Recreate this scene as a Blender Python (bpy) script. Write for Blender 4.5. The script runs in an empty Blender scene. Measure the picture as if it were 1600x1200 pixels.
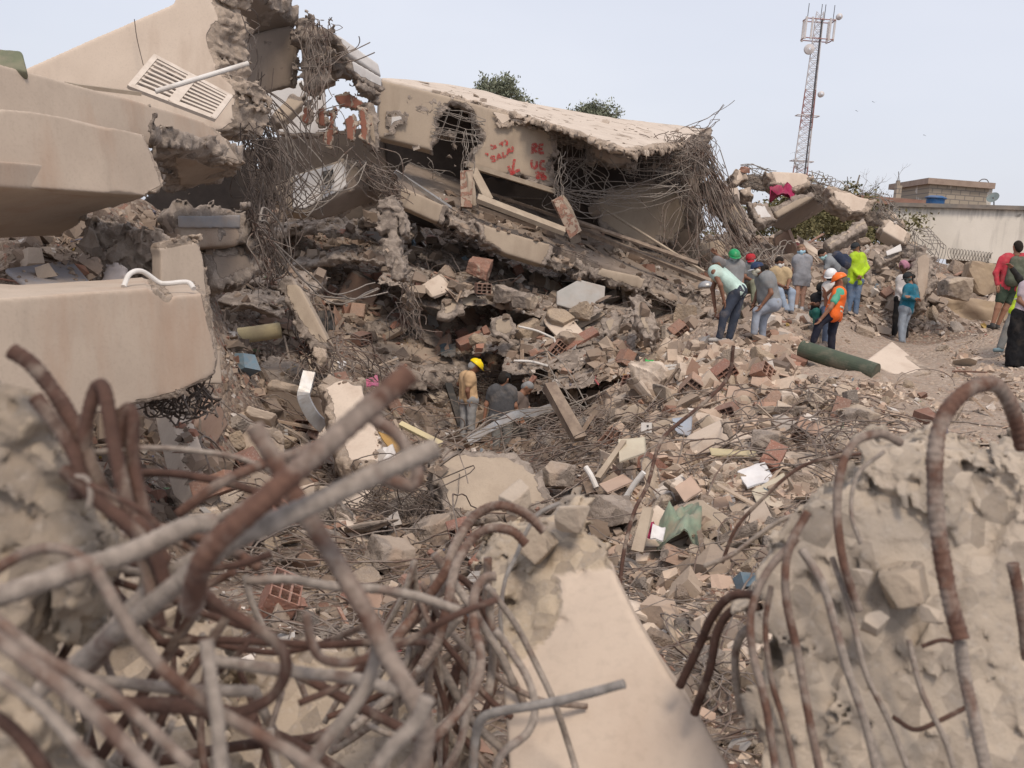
import bpy, math, random
import numpy as np
from mathutils import Vector, Matrix, Quaternion
from mathutils.bvhtree import BVHTree
S = bpy.context.scene
COL = S.collection
rnd = random.Random(7)
RG = np.random.default_rng(11)
R_ = math.radians
# ---------------------------------------------------------------- camera, sky, sun, exposure
F = 1555.0
CAM = np.array([0.0, 0.0, 1.6])
PITCH, ROLL = R_(8.0), R_(4.5)
f0 = np.array([0, math.cos(PITCH), -math.sin(PITCH)])
r0 = np.array([1.0, 0, 0])
u0 = np.array([0, math.sin(PITCH), math.cos(PITCH)])
RT = math.cos(ROLL) * r0 + math.sin(ROLL) * u0
UP = math.cos(ROLL) * u0 - math.sin(ROLL) * r0
cd = bpy.data.cameras.new('camera')
cam = bpy.data.objects.new('camera', cd)
COL.objects.link(cam)
cd.sensor_width = 36
cd.lens = F / 1600 * 36
cd.clip_start = 0.05
cd.clip_end = 6000
cd.dof.use_dof = True
cd.dof.focus_distance = 20
cd.dof.aperture_fstop = 5.4
mw = Matrix.Identity(4)
for i in range(3):
    mw[i][0], mw[i][1], mw[i][2], mw[i][3] = RT[i], UP[i], -f0[i], CAM[i]
cam.matrix_world = mw
S.camera = cam
w = bpy.data.worlds.new('World')
S.world = w
w.use_nodes = True
nt = w.node_tree
nt.nodes.clear()
o = nt.nodes.new('ShaderNodeOutputWorld')
bg = nt.nodes.new('ShaderNodeBackground')
bg2 = nt.nodes.new('ShaderNodeBackground')
ad = nt.nodes.new('ShaderNodeAddShader')
sky = nt.nodes.new('ShaderNodeTexSky')
sky.sky_type = 'NISHITA'
sky.sun_disc = False
SUN_EL, SUN_ROT = R_(58), R_(165)
sky.sun_elevation = SUN_EL
sky.sun_rotation = SUN_ROT
sky.dust_density = 4
bg.inputs[1].default_value = 0.04
nt.links.new(sky.outputs[0], bg.inputs[0])
# even cloud sheet with faint soft mottling
tc = nt.nodes.new('ShaderNodeTexCoord')
nz = nt.nodes.new('ShaderNodeTexNoise')
nz.inputs['Scale'].default_value = 1.6
nz.inputs['Detail'].default_value = 4
mp = nt.nodes.new('ShaderNodeMapping')
mp.inputs['Scale'].default_value = (1, 1, 3)
rp = nt.nodes.new('ShaderNodeValToRGB')
rp.color_ramp.elements[0].position = .3
rp.color_ramp.elements[1].position = .75
rp.color_ramp.elements[0].color = (.585, .60, .675, 1)
rp.color_ramp.elements[1].color = (.70, .705, .76, 1)
nt.links.new(tc.outputs['Generated'], mp.inputs[0])
nt.links.new(mp.outputs[0], nz.inputs[0])
nt.links.new(nz.outputs[0], rp.inputs[0])
nt.links.new(rp.outputs[0], bg2.inputs[0])
bg2.inputs[1].default_value = 1.0
nt.links.new(bg.outputs[0], ad.inputs[0])
nt.links.new(bg2.outputs[0], ad.inputs[1])
nt.links.new(ad.outputs[0], o.inputs[0])
sl = bpy.data.lights.new('sun', 'SUN')
sl.energy = 2.2
sl.angle = R_(16)
sl.color = (1, .86, .71)
sun = bpy.data.objects.new('sun', sl)
COL.objects.link(sun)
sd = Vector((math.sin(SUN_ROT) * math.cos(SUN_EL), math.cos(SUN_ROT) * math.cos(SUN_EL), math.sin(SUN_EL)))
sun.rotation_euler = sd.to_track_quat('Z', 'Y').to_euler()
S.view_settings.view_transform = 'Standard'
S.view_settings.look = 'None'
S.view_settings.exposure = 0.0
S.view_settings.gamma = 1

# ---------------------------------------------------------------- helpers
def P(px, py, d):
    return CAM + d * (f0 + (px - 800) / F * RT + (600 - py) / F * UP)
def Pn(a):
    a = np.asarray(a, float)
    return CAM + a[:, 2:3] * (f0 + (a[:, 0:1] - 800) / F * RT + (600 - a[:, 1:2]) / F * UP)
def hsh(x, y, z, s):
    h = (x * 374761393 + y * 668265263 + z * 1274126177 + s * 974634777) & 0xffffffff
    h = ((h ^ (h >> 13)) * 1274126177) & 0xffffffff
    h = h ^ (h >> 16)
    return (h & 0xffff) / 65535.0
def vn(p, s=0):
    i = np.floor(p).astype(np.int64)
    f = p - i
    f = f * f * (3 - 2 * f)
    x, y, z = i[:, 0], i[:, 1], i[:, 2]
    r = 0
    for a in (0, 1):
        for b in (0, 1):
            for c in (0, 1):
                wt = (f[:, 0] if a else 1 - f[:, 0]) * (f[:, 1] if b else 1 - f[:, 1]) * (f[:, 2] if c else 1 - f[:, 2])
                r = r + wt * hsh(x + a, y + b, z + c, s)
    return r * 2 - 1
def fbm(p, o=4, s=0, g=.5):
    r, a, t = 0, 1, 0
    for k in range(o):
        r = r + a * vn(p * 2 ** k + 17.3 * k, s + k)
        t += a
        a *= g
    return r / t
def facet(p, s=0):
    """cells of tilted planes: the stepped, faceted look of a fracture"""
    i = np.floor(p - .5).astype(np.int64)
    best = np.full(len(p), 9e9)
    val = np.zeros(len(p))
    for a in (0, 1):
        for b in (0, 1):
            for c in (0, 1):
                x, y, z = i[:, 0] + a, i[:, 1] + b, i[:, 2] + c
                q = [x + .5 + (hsh(x, y, z, s + 1) - .5) * .9, y + .5 + (hsh(x, y, z, s + 2) - .5) * .9, z + .5 + (hsh(x, y, z, s + 3) - .5) * .9]
                e = [p[:, k] - q[k] for k in range(3)]
                d = e[0] ** 2 + e[1] ** 2 + e[2] ** 2
                m = d < best
                best = np.where(m, d, best)
                v = (hsh(x, y, z, s + 4) - .5) * 1.1 + ((hsh(x, y, z, s + 5) - .5) * e[0] + (hsh(x, y, z, s + 6) - .5) * e[1] + (hsh(x, y, z, s + 7) - .5) * e[2]) * 2.2
                val = np.where(m, v, val)
    return val
def unit(v):
    v = np.asarray(v, float)
    return v / (np.linalg.norm(v) + 1e-12)
def tag(o, label=None, cat=None, group=None, kind=None):
    if label: o['label'] = label
    if cat: o['category'] = cat
    if group: o['group'] = group
    if kind: o['kind'] = kind
    return o
def thing(name, label, cat, loc, group=None):
    o = bpy.data.objects.new(name, None)
    o.empty_display_size = .1
    COL.objects.link(o)
    o.location = loc
    return tag(o, label, cat, group)
def mesh(name, V, F, mats=(), smooth=False, fm=None, attr=None, col=None):
    me = bpy.data.meshes.new(name)
    if not isinstance(F, (list, tuple)): F = [F]
    F = [np.asarray(a, np.int32) for a in F if len(a)]
    V = np.asarray(V, np.float32)
    me.vertices.add(len(V))
    me.vertices.foreach_set('co', V.ravel())
    nl = sum(a.size for a in F)
    npo = sum(len(a) for a in F)
    me.loops.add(nl)
    me.polygons.add(npo)
    me.loops.foreach_set('vertex_index', np.concatenate([a.ravel() for a in F]))
    tot = np.concatenate([np.full(len(a), a.shape[1], np.int32) for a in F])
    st = np.concatenate([[0], np.cumsum(tot)[:-1]]).astype(np.int32)
    me.polygons.foreach_set('loop_start', st)
    me.polygons.foreach_set('loop_total', tot)
    me.polygons.foreach_set('use_smooth', np.full(npo, smooth, bool))
    for m in mats: me.materials.append(m)
    if fm is not None: me.polygons.foreach_set('material_index', np.asarray(fm, np.int32))
    if attr is not None:
        for k, v in attr.items():
            a = me.attributes.new(k, 'FLOAT', 'POINT')
            a.data.foreach_set('value', np.asarray(v, np.float32))
    if col is not None:
        a = me.attributes.new('Col', 'FLOAT_COLOR', 'POINT')
        c = np.ones((len(V), 4), np.float32)
        c[:, :3] = col
        a.data.foreach_set('color', c.ravel())
    me.update(calc_edges=True)
    me.validate()
    return me
HERO = []   # surfaces that catch debris
def obj(name, V, F, mats, parent=None, label=None, cat=None, group=None, kind=None, smooth=False, catch=False, **k):
    V = np.asarray(V, float)
    if not isinstance(mats, (list, tuple)): mats = [mats]
    c = np.array([V[:, 0].mean(), V[:, 1].mean(), V[:, 2].min()])
    me = mesh(name, V - c, F, mats, smooth, **k)
    o = bpy.data.objects.new(name, me)
    COL.objects.link(o)
    if parent is not None:
        o.parent = parent
        o.location = Vector(c) - WL(parent)
    else: o.location = c
    if catch: HERO.append((V, F))
    return tag(o, label, cat, group, kind)
def WL(o):
    v = Vector(o.location)
    while o.parent is not None:
        o = o.parent
        v = v + Vector(o.location)
    return v
def merge(parts):
    Vs, by, n = [], {}, 0
    for V, Fc in parts:
        Vs.append(V)
        for a in (Fc if isinstance(Fc, (list, tuple)) else [Fc]):
            a = np.asarray(a)
            if len(a): by.setdefault(a.shape[1], []).append(a + n)
        n += len(V)
    return np.concatenate(Vs), [np.concatenate(x) for x in by.values()]
def smooth_path(pts, step):
    p = np.asarray(pts, float)
    if len(p) < 3:
        n = max(2, int(np.linalg.norm(p[1] - p[0]) / step) + 1)
        t = np.linspace(0, 1, n)[:, None]
        return p[0] * (1 - t) + p[1] * t
    q = np.vstack([2 * p[0] - p[1], p, 2 * p[-1] - p[-2]])
    out = []
    for i in range(1, len(q) - 2):
        n = max(2, int(np.linalg.norm(q[i + 1] - q[i]) / step) + 1)
        t = np.linspace(0, 1, n, endpoint=False)[:, None]
        a, b, c, d = q[i - 1], q[i], q[i + 1], q[i + 2]
        out.append(.5 * (2 * b + (c - a) * t + (2 * a - 5 * b + 4 * c - d) * t ** 2 + (3 * b - a - 3 * c + d) * t ** 3))
    out.append(p[-1:])
    return np.vstack(out)
def tube(path, r, n=6, cap=True):
    p = np.asarray(path, float)
    m = len(p)
    r = np.broadcast_to(np.asarray(r, float), (m,))
    t = np.gradient(p, axis=0)
    t /= np.linalg.norm(t, axis=1)[:, None] + 1e-12
    a = np.cross(t[0], [0, 0, 1.0])
    if np.linalg.norm(a) < .1: a = np.cross(t[0], [1.0, 0, 0])
    a = unit(a)
    A = np.empty_like(p)
    for i in range(m):
        a = a - t[i] * a.dot(t[i])
        a /= np.linalg.norm(a) + 1e-12
        A[i] = a
    B = np.cross(t, A)
    th = np.linspace(0, 2 * math.pi, n, endpoint=False)
    V = p[:, None] + r[:, None, None] * (np.cos(th)[None, :, None] * A[:, None] + np.sin(th)[None, :, None] * B[:, None])
    V = V.reshape(-1, 3)
    i = np.arange(m - 1)[:, None] * n
    j = np.arange(n)[None]
    k = (j + 1) % n
    Q = np.stack([i + j, i + k, i + n + k, i + n + j], -1).reshape(-1, 4)
    fs = [Q]
    if cap:
        V = np.vstack([V, p[0], p[-1]])
        jj = np.arange(n)
        kk = (jj + 1) % n
        fs.append(np.vstack([np.stack([kk, jj, np.full(n, m * n)], 1),
                             np.stack([(m - 1) * n + jj, (m - 1) * n + kk, np.full(n, m * n + 1)], 1)]))
    return V, fs
BOXF = np.array([[0, 3, 2, 1], [4, 5, 6, 7], [0, 1, 5, 4], [1, 2, 6, 5], [2, 3, 7, 6], [3, 0, 4, 7]])
BOXV = np.array([[-1, -1, -1], [1, -1, -1], [1, 1, -1], [-1, 1, -1], [-1, -1, 1], [1, -1, 1], [1, 1, 1], [-1, 1, 1]]) * .5
def obox(c, u, v, w_, jit=0):
    V = np.asarray(c) + BOXV[:, 0:1] * u + BOXV[:, 1:2] * v + BOXV[:, 2:3] * w_
    if jit: V = V + RG.normal(0, jit, V.shape)
    return V, BOXF
def beam_box(a, b, wd, ht, up=(0, 0, 1)):
    a, b = np.asarray(a, float), np.asarray(b, float)
    t = unit(b - a)
    s = unit(np.cross(t, up))
    v = np.cross(s, t)
    return obox((a + b) / 2, b - a, s * wd, v * ht)

def surfnet(D, h):
    nx, ny, nz_ = D.shape
    s = D < 0
    cnt = np.zeros((nx - 1, ny - 1, nz_ - 1), np.int8)
    offs = [(i, j, k) for i in (0, 1) for j in (0, 1) for k in (0, 1)]
    for i, j, k in offs: cnt += s[i:nx - 1 + i, j:ny - 1 + j, k:nz_ - 1 + k]
    act = (cnt > 0) & (cnt < 8)
    idx = np.full(act.shape, -1, np.int64)
    ii = np.argwhere(act)
    idx[act] = np.arange(len(ii))
    acc = np.zeros((len(ii), 3))
    n = np.zeros(len(ii))
    for a in offs:
        for ax in range(3):
            if a[ax]: continue
            b = list(a)
            b[ax] = 1
            da = D[ii[:, 0] + a[0], ii[:, 1] + a[1], ii[:, 2] + a[2]]
            db = D[ii[:, 0] + b[0], ii[:, 1] + b[1], ii[:, 2] + b[2]]
            m = (da < 0) != (db < 0)
            t = np.where(m, da / np.where(m, da - db, 1), 0)
            for q in range(3):
                acc[:, q] += np.where(m, a[q] + (t if q == ax else 0), 0)
            n += m
    V = (ii + acc / n[:, None]) * h
    Q = []
    for ax in range(3):
        b, c = (ax + 1) % 3, (ax + 2) % 3
        s1 = [slice(None)] * 3
        s2 = [slice(None)] * 3
        s1[ax] = slice(0, -1)
        s2[ax] = slice(1, None)
        s1[b] = s2[b] = slice(1, -1)
        s1[c] = s2[c] = slice(1, -1)
        A, B = s[tuple(s1)], s[tuple(s2)]
        for m, fl in ((A & ~B, 0), (~A & B, 1)):
            e = np.argwhere(m)
            if not len(e): continue
            e[:, b] += 1
            e[:, c] += 1
            def g(db, dc):
                t = e.copy()
                t[:, b] -= db
                t[:, c] -= dc
                return idx[t[:, 0], t[:, 1], t[:, 2]]
            q = np.stack([g(1, 1), g(0, 1), g(0, 0), g(1, 0)], 1)
            Q.append(q[:, ::-1] if fl else q)
    return V, np.concatenate(Q)

def poly_dist(pts, X, Y):
    """signed 2D distance (negative inside) and distance to each edge"""
    p = np.asarray(pts)
    n = len(p)
    ins = np.zeros(X.shape, bool)
    E = []
    for i in range(n):
        a, b = p[i], p[(i + 1) % n]
        ab = b - a
        t = np.clip(((X - a[0]) * ab[0] + (Y - a[1]) * ab[1]) / (ab @ ab + 1e-12), 0, 1)
        E.append(np.hypot(X - a[0] - t * ab[0], Y - a[1] - t * ab[1]))
        if a[1] != b[1]:
            c = ((a[1] > Y) != (b[1] > Y)) & (X < (b[0] - a[0]) * (Y - a[1]) / (b[1] - a[1]) + a[0])
            ins ^= c
    E = np.array(E)
    d = E.min(0)
    return np.where(ins, -d, d), E

def solid_geo(pts, thick, vox, rough='', amp=.06, reach=.12, nsc=5.0, seed=1, base=.004, wdir=None, holes=(), chip=0, rmin=0):
    """pts: (px,py,depth) outline of the face turned to the camera.  rough: edge numbers that are broken ('*' all)."""
    a = np.asarray(pts, float)
    W = Pn(a)
    c = W.mean(0)
    _, _, vt = np.linalg.svd(W - c)
    n = vt[2]
    if n @ (CAM - c) < 0: n = -n
    ray = W - CAM
    t = ((c - CAM) @ n) / (ray @ n)
    W = CAM + ray * t[:, None]
    u = unit(RT - n * (RT @ n)) if abs(RT @ n) < .95 else unit(f0 - n * (f0 @ n))
    v = np.cross(n, u)
    p2 = np.stack([(W - c) @ u, (W - c) @ v], 1)
    ne = len(p2)
    rg = set(range(ne)) if rough == '*' else set(int(x) for x in rough.split(',') if x != '')
    wv = -n if wdir is None else unit(wdir)
    m = amp * 2.2 + 3 * vox
    lo, hi = p2.min(0) - m, p2.max(0) + m
    X, Y = np.meshgrid(np.arange(lo[0], hi[0], vox), np.arange(lo[1], hi[1], vox), indexing='ij')
    # wobble the outline near rough edges
    q = np.stack([X.ravel(), Y.ravel(), np.full(X.size, seed * 3.7)], 1)
    d2, E = poly_dist(p2, X, Y)
    re = np.full(X.shape, 9.0)
    for i in rg: re = np.minimum(re, E[i])
    zs = np.arange(-m * .6, thick + m * .6, vox)
    rm = np.maximum(np.clip(1 - (re - reach * .3) / reach, 0, 1), rmin)
    wob = ((facet(q * nsc * .5, seed) * .8 + facet(q * nsc * 1.6, seed + 2) * .35 + fbm(q * nsc * .45, 3, seed) * .5).reshape(X.shape)) * amp * 1.5 * np.clip(1 - (re - amp) / (amp * 3), 0, 1)
    d2 = d2 + wob
    for hx, hy, hr in holes:
        ray_ = P(hx, hy, 1) - CAM
        hp = CAM + ray_ * (((c - CAM) @ n) / (ray_ @ n))
        hd = np.hypot(X - (hp - c) @ u, Y - (hp - c) @ v) - hr
        hd = hd + fbm(q * 3, 3, seed + 5).reshape(X.shape) * hr * .8
        d2 = np.maximum(d2, -hd)
        rm = np.maximum(rm, np.clip(1 - (hd - .02) / reach, 0, 1))
    Zc = np.abs(zs - thick / 2) - thick / 2
    D = np.maximum(d2[:, :, None], Zc[None, None])
    k = vox * 1.2
    D = D + np.maximum(k - np.abs(d2[:, :, None] - Zc[None, None]), 0) ** 2 / (4 * k)
    sel = np.abs(D) < amp * 1.3 + 2 * vox
    I = np.argwhere(sel)
    xyz = np.stack([lo[0] + I[:, 0] * vox, lo[1] + I[:, 1] * vox, zs[I[:, 2]]], 1)
    rmm = rm[I[:, 0], I[:, 1]]
    on = rmm > .01
    add = np.full(len(I), 0.0)
    if on.any():
        q3 = xyz[on] * nsc
        add[on] = rmm[on] * amp * (facet(q3 * .9, seed + 3) * .8 + facet(q3 * 2.6, seed + 5) * .38 + fbm(q3 * 2, 3, seed + 3, .6) * .35 + .25)
    add += base * fbm(xyz * 3, 2, seed + 9)
    if chip:
        # small spalls along the sharp arrises
        ed = np.maximum(np.abs(d2[I[:, 0], I[:, 1]]), np.abs(Zc[I[:, 2]]))
        add += np.where(ed < chip * 2, np.clip(fbm(xyz * 4, 3, seed + 21) - .12, 0, 1) * chip * 3 * np.clip(1 - ed / (chip * 2), 0, 1), 0)
    D[sel] += add
    V, Q = surfnet(D, vox)
    V = V + np.array([lo[0], lo[1], zs[0]])
    gi = np.clip(((V[:, :2] - lo) / vox + .5).astype(int), 0, np.array(X.shape) - 1)
    inside = -d2[gi[:, 0], gi[:, 1]]
    brk = rm[gi[:, 0], gi[:, 1]]
    brk = np.clip(brk * 1.6 + fbm(V * 6, 3, seed + 2) * .5 * (brk > .01), 0, 1)
    Wv = c + V[:, 0:1] * u + V[:, 1:2] * v + V[:, 2:3] * wv
    if (np.cross(u, v) @ wv) < 0: Q = Q[:, ::-1]
    return Wv, Q, brk
def solid(name, pts, thick, vox, mat, parent=None, label=None, cat=None, group=None, catch=True, **k):
    V, Q, b = solid_geo(pts, thick, vox, **k)
    return obj(name, V, Q[:, ::-1], mat, parent, label, cat, group, smooth=True, catch=catch, attr={'brk': b})

# chunk of rubble: a unit box cut by random planes
def ico(sub):
    import bmesh
    bm = bmesh.new()
    bmesh.ops.create_icosphere(bm, subdivisions=sub, radius=1)
    V = np.array([v.co[:] for v in bm.verts])
    Fc = np.array([[v.index for v in f.verts] for f in bm.faces])
    bm.free()
    return V, Fc
ICO = {k: ico(k) for k in (1, 2, 3, 4, 5, 6)}
def rock(dims, sub=3, cuts=7, seed=0, rough=.05, box=.75):
    g = np.random.default_rng(seed)
    V, Fc = ICO[sub]
    N = [np.array(a, float) for a in ((1, 0, 0), (-1, 0, 0), (0, 1, 0), (0, -1, 0), (0, 0, 1), (0, 0, -1))]
    H = list(g.uniform(box, 1, 6))
    N = [unit(a + g.normal(0, .12, 3)) for a in N]
    for _ in range(cuts):
        N.append(unit(g.normal(0, 1, 3)))
        H.append(g.uniform(.75, 1.15))
    r = np.full(len(V), 9.0)
    for nn, h in zip(N, H):
        dd = V @ nn
        r = np.where(dd > .05, np.minimum(r, h / np.maximum(dd, .05)), r)
    W = V * r[:, None]
    W = W * (1 + rough * fbm(W * 3 + seed, 4, seed)[:, None])
    return W * np.asarray(dims) / 2, Fc
def rotm(g=RG, tilt=1.0):
    q = Quaternion((0, 0, 1), g.uniform(0, 6.28)) @ Quaternion(Vector(g.normal(0, 1, 3)).normalized(), g.uniform(-1, 1) * 3.1 * tilt)
    return np.array(q.to_matrix())

# ---------------------------------------------------------------- materials
class G:
    def __init__(s, name):
        s.m = bpy.data.materials.new(name)
        s.m.use_nodes = True
        s.t = s.m.node_tree
        s.b = s.t.nodes['Principled BSDF']
        s.b.inputs['Specular IOR Level'].default_value = .25
        s.tc = s.t.nodes.new('ShaderNodeTexCoord').outputs['Object']
    def n(s, typ, ins=None, **k):
        x = s.t.nodes.new(typ)
        for a, b in k.items(): setattr(x, a, b)
        for a, b in (ins or {}).items(): s.set(x.inputs[a], b)
        return x
    def set(s, sock, v):
        if isinstance(v, bpy.types.NodeSocket): s.t.links.new(v, sock)
        else:
            if hasattr(sock.default_value, '__len__') and len(sock.default_value) == 4 and hasattr(v, '__len__') and len(v) == 3: v = (*v, 1)
            sock.default_value = v
    def noise(s, sc, det=5, ro=.55, vec=None, dist=0):
        return s.n('ShaderNodeTexNoise', {'Vector': vec or s.tc, 'Scale': sc, 'Detail': det, 'Roughness': ro, 'Distortion': dist}).outputs[0]
    def vor(s, sc, vec=None, out='Distance', feat='F1'):
        return s.n('ShaderNodeTexVoronoi', {'Vector': vec or s.tc, 'Scale': sc}, feature=feat).outputs[out]
    def mapr(s, v, a, b, c=0.0, d=1.0):
        return s.n('ShaderNodeMapRange', {0: v, 1: a, 2: b, 3: c, 4: d}).outputs[0]
    def mix(s, f, a, b, mode='MIX'):
        x = s.n('ShaderNodeMix', data_type='RGBA', blend_type=mode)
        s.set(x.inputs[0], f)
        s.set(x.inputs[6], a)
        s.set(x.inputs[7], b)
        return x.outputs[2]
    def math(s, op, a, b=0.0):
        return s.n('ShaderNodeMath', {0: a, 1: b}, operation=op).outputs[0]
    def mapv(s, sc, loc=(0, 0, 0), rot=(0, 0, 0)):
        return s.n('ShaderNodeMapping', {'Vector': s.tc, 'Scale': sc, 'Location': loc, 'Rotation': rot}).outputs[0]
    def bump(s, h, st, dist=.02, nrm=None):
        x = s.n('ShaderNodeBump', {'Height': h, 'Strength': st, 'Distance': dist})
        if nrm: s.set(x.inputs['Normal'], nrm)
        return x.outputs[0]
    def attr(s, name, out='Fac'):
        return s.n('ShaderNodeAttribute', attribute_name=name).outputs[out]
    def fin(s, col, rough=.9, nrm=None, metal=0.0):
        s.set(s.b.inputs['Base Color'], col)
        s.set(s.b.inputs['Roughness'], rough)
        s.set(s.b.inputs['Metallic'], metal)
        if nrm: s.set(s.b.inputs['Normal'], nrm)
        return s.m
def m_conc(name, face, under, patch=.75, pscale=1.2, stain=.35, staincol=(.22, .12, .07), agg=22, fb=.12, bd=.05):
    """painted / rendered face with stains; 'brk' attribute and flaked patches show raw broken concrete"""
    g = G(name)
    f1 = g.mix(g.mapr(g.noise(1.3, 7, .6), .3, .7), face[0], face[1])
    f1 = g.mix(g.math('MULTIPLY', g.mapr(g.noise(40, 3), .5, .75), .25), f1, tuple(x * .6 for x in face[0]))
    st = g.noise(1.0, 5, .6, g.mapv((2.2, 2.2, .35)))
    f1 = g.mix(g.math('MULTIPLY', g.mapr(st, .52, .72), stain), f1, staincol, 'MIX')
    st2 = g.noise(1.0, 6, .65, g.mapv((5, 5, .5), (3, 1, 8)))
    f1 = g.mix(g.math('MULTIPLY', g.mapr(st2, .55, .75), stain * .6), f1, tuple(x * .5 for x in face[0]))
    # raw concrete
    c1 = g.mix(g.mapr(g.noise(3.5, 8, .62), .32, .68), under[0], under[1])
    pv = g.n('ShaderNodeTexVoronoi', {'Vector': g.tc, 'Scale': agg})
    pb = g.mapr(pv.outputs['Distance'], .25, .5)
    c1 = g.mix(g.math('MULTIPLY', g.math('SUBTRACT', 1.0, pb), .22), c1, g.mix(g.mapr(g.noise(60, 2), .4, .6), (.16, .14, .13), (.5, .46, .42)))
    c1 = g.mix(g.math('MULTIPLY', g.mapr(g.noise(9, 6, .7), .55, .7), .35), c1, tuple(x * .5 for x in under[0]))
    vc_ = g.n('ShaderNodeTexVoronoi', {'Vector': g.tc, 'Scale': agg * .42})
    cr_ = g.n('ShaderNodeSeparateColor', {0: vc_.outputs['Color']}).outputs[0]
    c1 = g.mix(g.math('MULTIPLY', g.mapr(cr_, .62, .64), .5), c1, tuple(min(.8, x * 1.25) for x in under[0]))
    c1 = g.mix(g.math('MULTIPLY', g.mapr(cr_, .2, .18), .4), c1, tuple(x * .62 for x in under[1]))
    pn = g.noise(pscale, 6, .55, dist=.6)
    pm = g.mapr(pn, patch, patch + .012)
    mk = g.math('MAXIMUM', pm, g.mapr(g.attr('brk'), .35, .5))
    col = g.mix(mk, f1, c1)
    h1 = g.math('ADD', g.noise(agg * .45, 10, .72), g.math('MULTIPLY', g.noise(agg * .16, 4, .5), 1.2))
    hb = g.math('MULTIPLY', h1, mk)
    h = g.math('SUBTRACT', hb, g.math('MULTIPLY', mk, .8))
    nr = g.bump(h, .9, bd)
    nr = g.bump(g.noise(55, 6, .6), fb, .01, nr)
    return g.fin(col, .93, nr)
def m_plain(name, c1, c2=None, sc=6, rough=.85, bs=.25, bsc=40, dirt=.4, metal=0.0, dirtcol=(.33, .26, .2)):
    g = G(name)
    c2 = c2 or tuple(x * .7 for x in c1)
    col = g.mix(g.mapr(g.noise(sc, 6), .35, .65), c1, c2)
    if dirt: col = g.mix(g.math('MULTIPLY', g.mapr(g.noise(sc * .6, 7, .65, g.mapv((1, 1, 1), (5, 2, 1))), .45, .6), dirt), col, dirtcol)
    return g.fin(col, rough, g.bump(g.noise(bsc, 5), bs, .01), metal)
def m_steel(name, rust=.55, c=((.15, .062, .035), (.25, .11, .06)), dust=(.33, .27, .22), sc=14, thr=.5):
    g = G(name)
    rc = g.mix(g.mapr(g.noise(sc * 2, 6, .7), .35, .65), c[0], c[1])
    dm = g.mapr(g.noise(sc * .45, 7, .62, dist=.5), thr - .06, thr + .07)
    col = g.mix(g.math('MULTIPLY', dm, .9), rc, g.mix(g.mapr(g.noise(sc * 3, 4), .35, .65), dust, tuple(x * .62 for x in dust)))
    return g.fin(col, .85, g.bump(g.noise(sc * 9, 6, .7), .5, .004))
def m_rand(name, cols, broken=.3, bumpd=.03, sc=8):
    """for repeated chunks: colour picked per object, broken mineral surface"""
    g = G(name)
    oi = g.n('ShaderNodeObjectInfo')
    r = g.n('ShaderNodeValToRGB', {0: oi.outputs['Random']})
    r.color_ramp.interpolation = 'CONSTANT'
    e = r.color_ramp.elements
    while len(e) < len(cols): e.new(.5)
    for i, c in enumerate(cols):
        e[i].position = i / len(cols)
        e[i].color = (*c, 1)
    base = r.outputs[0]
    n1 = g.noise(sc * .35, 7, .6)
    col = g.mix(g.mapr(n1, .35, .7), base, g.mix(.55, base, (.2, .17, .15)))
    col = g.mix(g.math('MULTIPLY', g.mapr(g.noise(sc * 3.5, 4), .55, .7), .4), col, (.5, .44, .38))
    h = g.math('ADD', g.noise(sc, 9, .68), g.math('MULTIPLY', g.vor(sc * 2.4), .3))
    return g.fin(col, .95, g.bump(h, .8, bumpd))
def m_col(name, bs=.5, sc=30, rough=.92):
    g = G(name)
    c = g.attr('Col', 'Color')
    col = g.mix(g.mapr(g.noise(9, 6, .65), .3, .75), c, g.mix(.5, c, (.30, .235, .19)))
    return g.fin(col, rough, g.bump(g.noise(sc, 5), bs, .01))

CREAM = ((.60, .505, .415), (.53, .44, .36))
PINKISH = ((.475, .395, .32), (.385, .315, .255))
RAWC = ((.42, .34, .27), (.28, .225, .18))
RAWG = ((.34, .285, .24), (.22, .18, .15))
m_cream = m_conc('cream_render', CREAM, RAWC, patch=.80, stain=.25)
m_creamp = m_conc('cream_render_flaking', CREAM, RAWC, patch=.60, pscale=.9, stain=.3)
m_wall = m_conc('parapet_paint', PINKISH, RAWC, patch=.9, stain=.45, staincol=(.34, .21, .14))
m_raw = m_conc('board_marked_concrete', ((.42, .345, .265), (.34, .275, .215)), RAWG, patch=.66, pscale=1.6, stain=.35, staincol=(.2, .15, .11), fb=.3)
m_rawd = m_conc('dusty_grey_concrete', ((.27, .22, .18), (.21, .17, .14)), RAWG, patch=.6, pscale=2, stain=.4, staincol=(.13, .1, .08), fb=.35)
m_roof = m_conc('pale_roof_screed', ((.58, .50, .425), (.50, .43, .36)), RAWC, patch=.60, pscale=2.5, stain=.15, fb=.25)
m_white = m_conc('white_paint', ((.62, .60, .58), (.55, .53, .51)), RAWG, patch=.72, stain=.2)
m_stone = m_conc('broken_stone', RAWC, RAWG, patch=.55, fb=.6)
m_rust = m_steel('rusty_steel', c=((.075, .038, .028), (.15, .072, .048)), dust=(.27, .215, .175), thr=.53)
m_rustd = m_steel('dusty_rusty_steel', c=((.10, .055, .04), (.16, .09, .065)), dust=(.31, .26, .22), thr=.42)
m_wire = m_steel('grey_brown_wire', c=((.115, .082, .068), (.17, .115, .09)), dust=(.26, .22, .19), thr=.46, sc=9)
m_wired = m_steel('dark_wire', c=((.075, .06, .052), (.11, .085, .07)), dust=(.2, .17, .15), thr=.55, sc=9)
m_chunk = m_rand('concrete_chunks', [(.40, .345, .29), (.46, .39, .32), (.34, .30, .265), (.43, .35, .28), (.50, .44, .38), (.37, .30, .245), (.55, .47, .40), (.31, .275, .24)])
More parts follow.
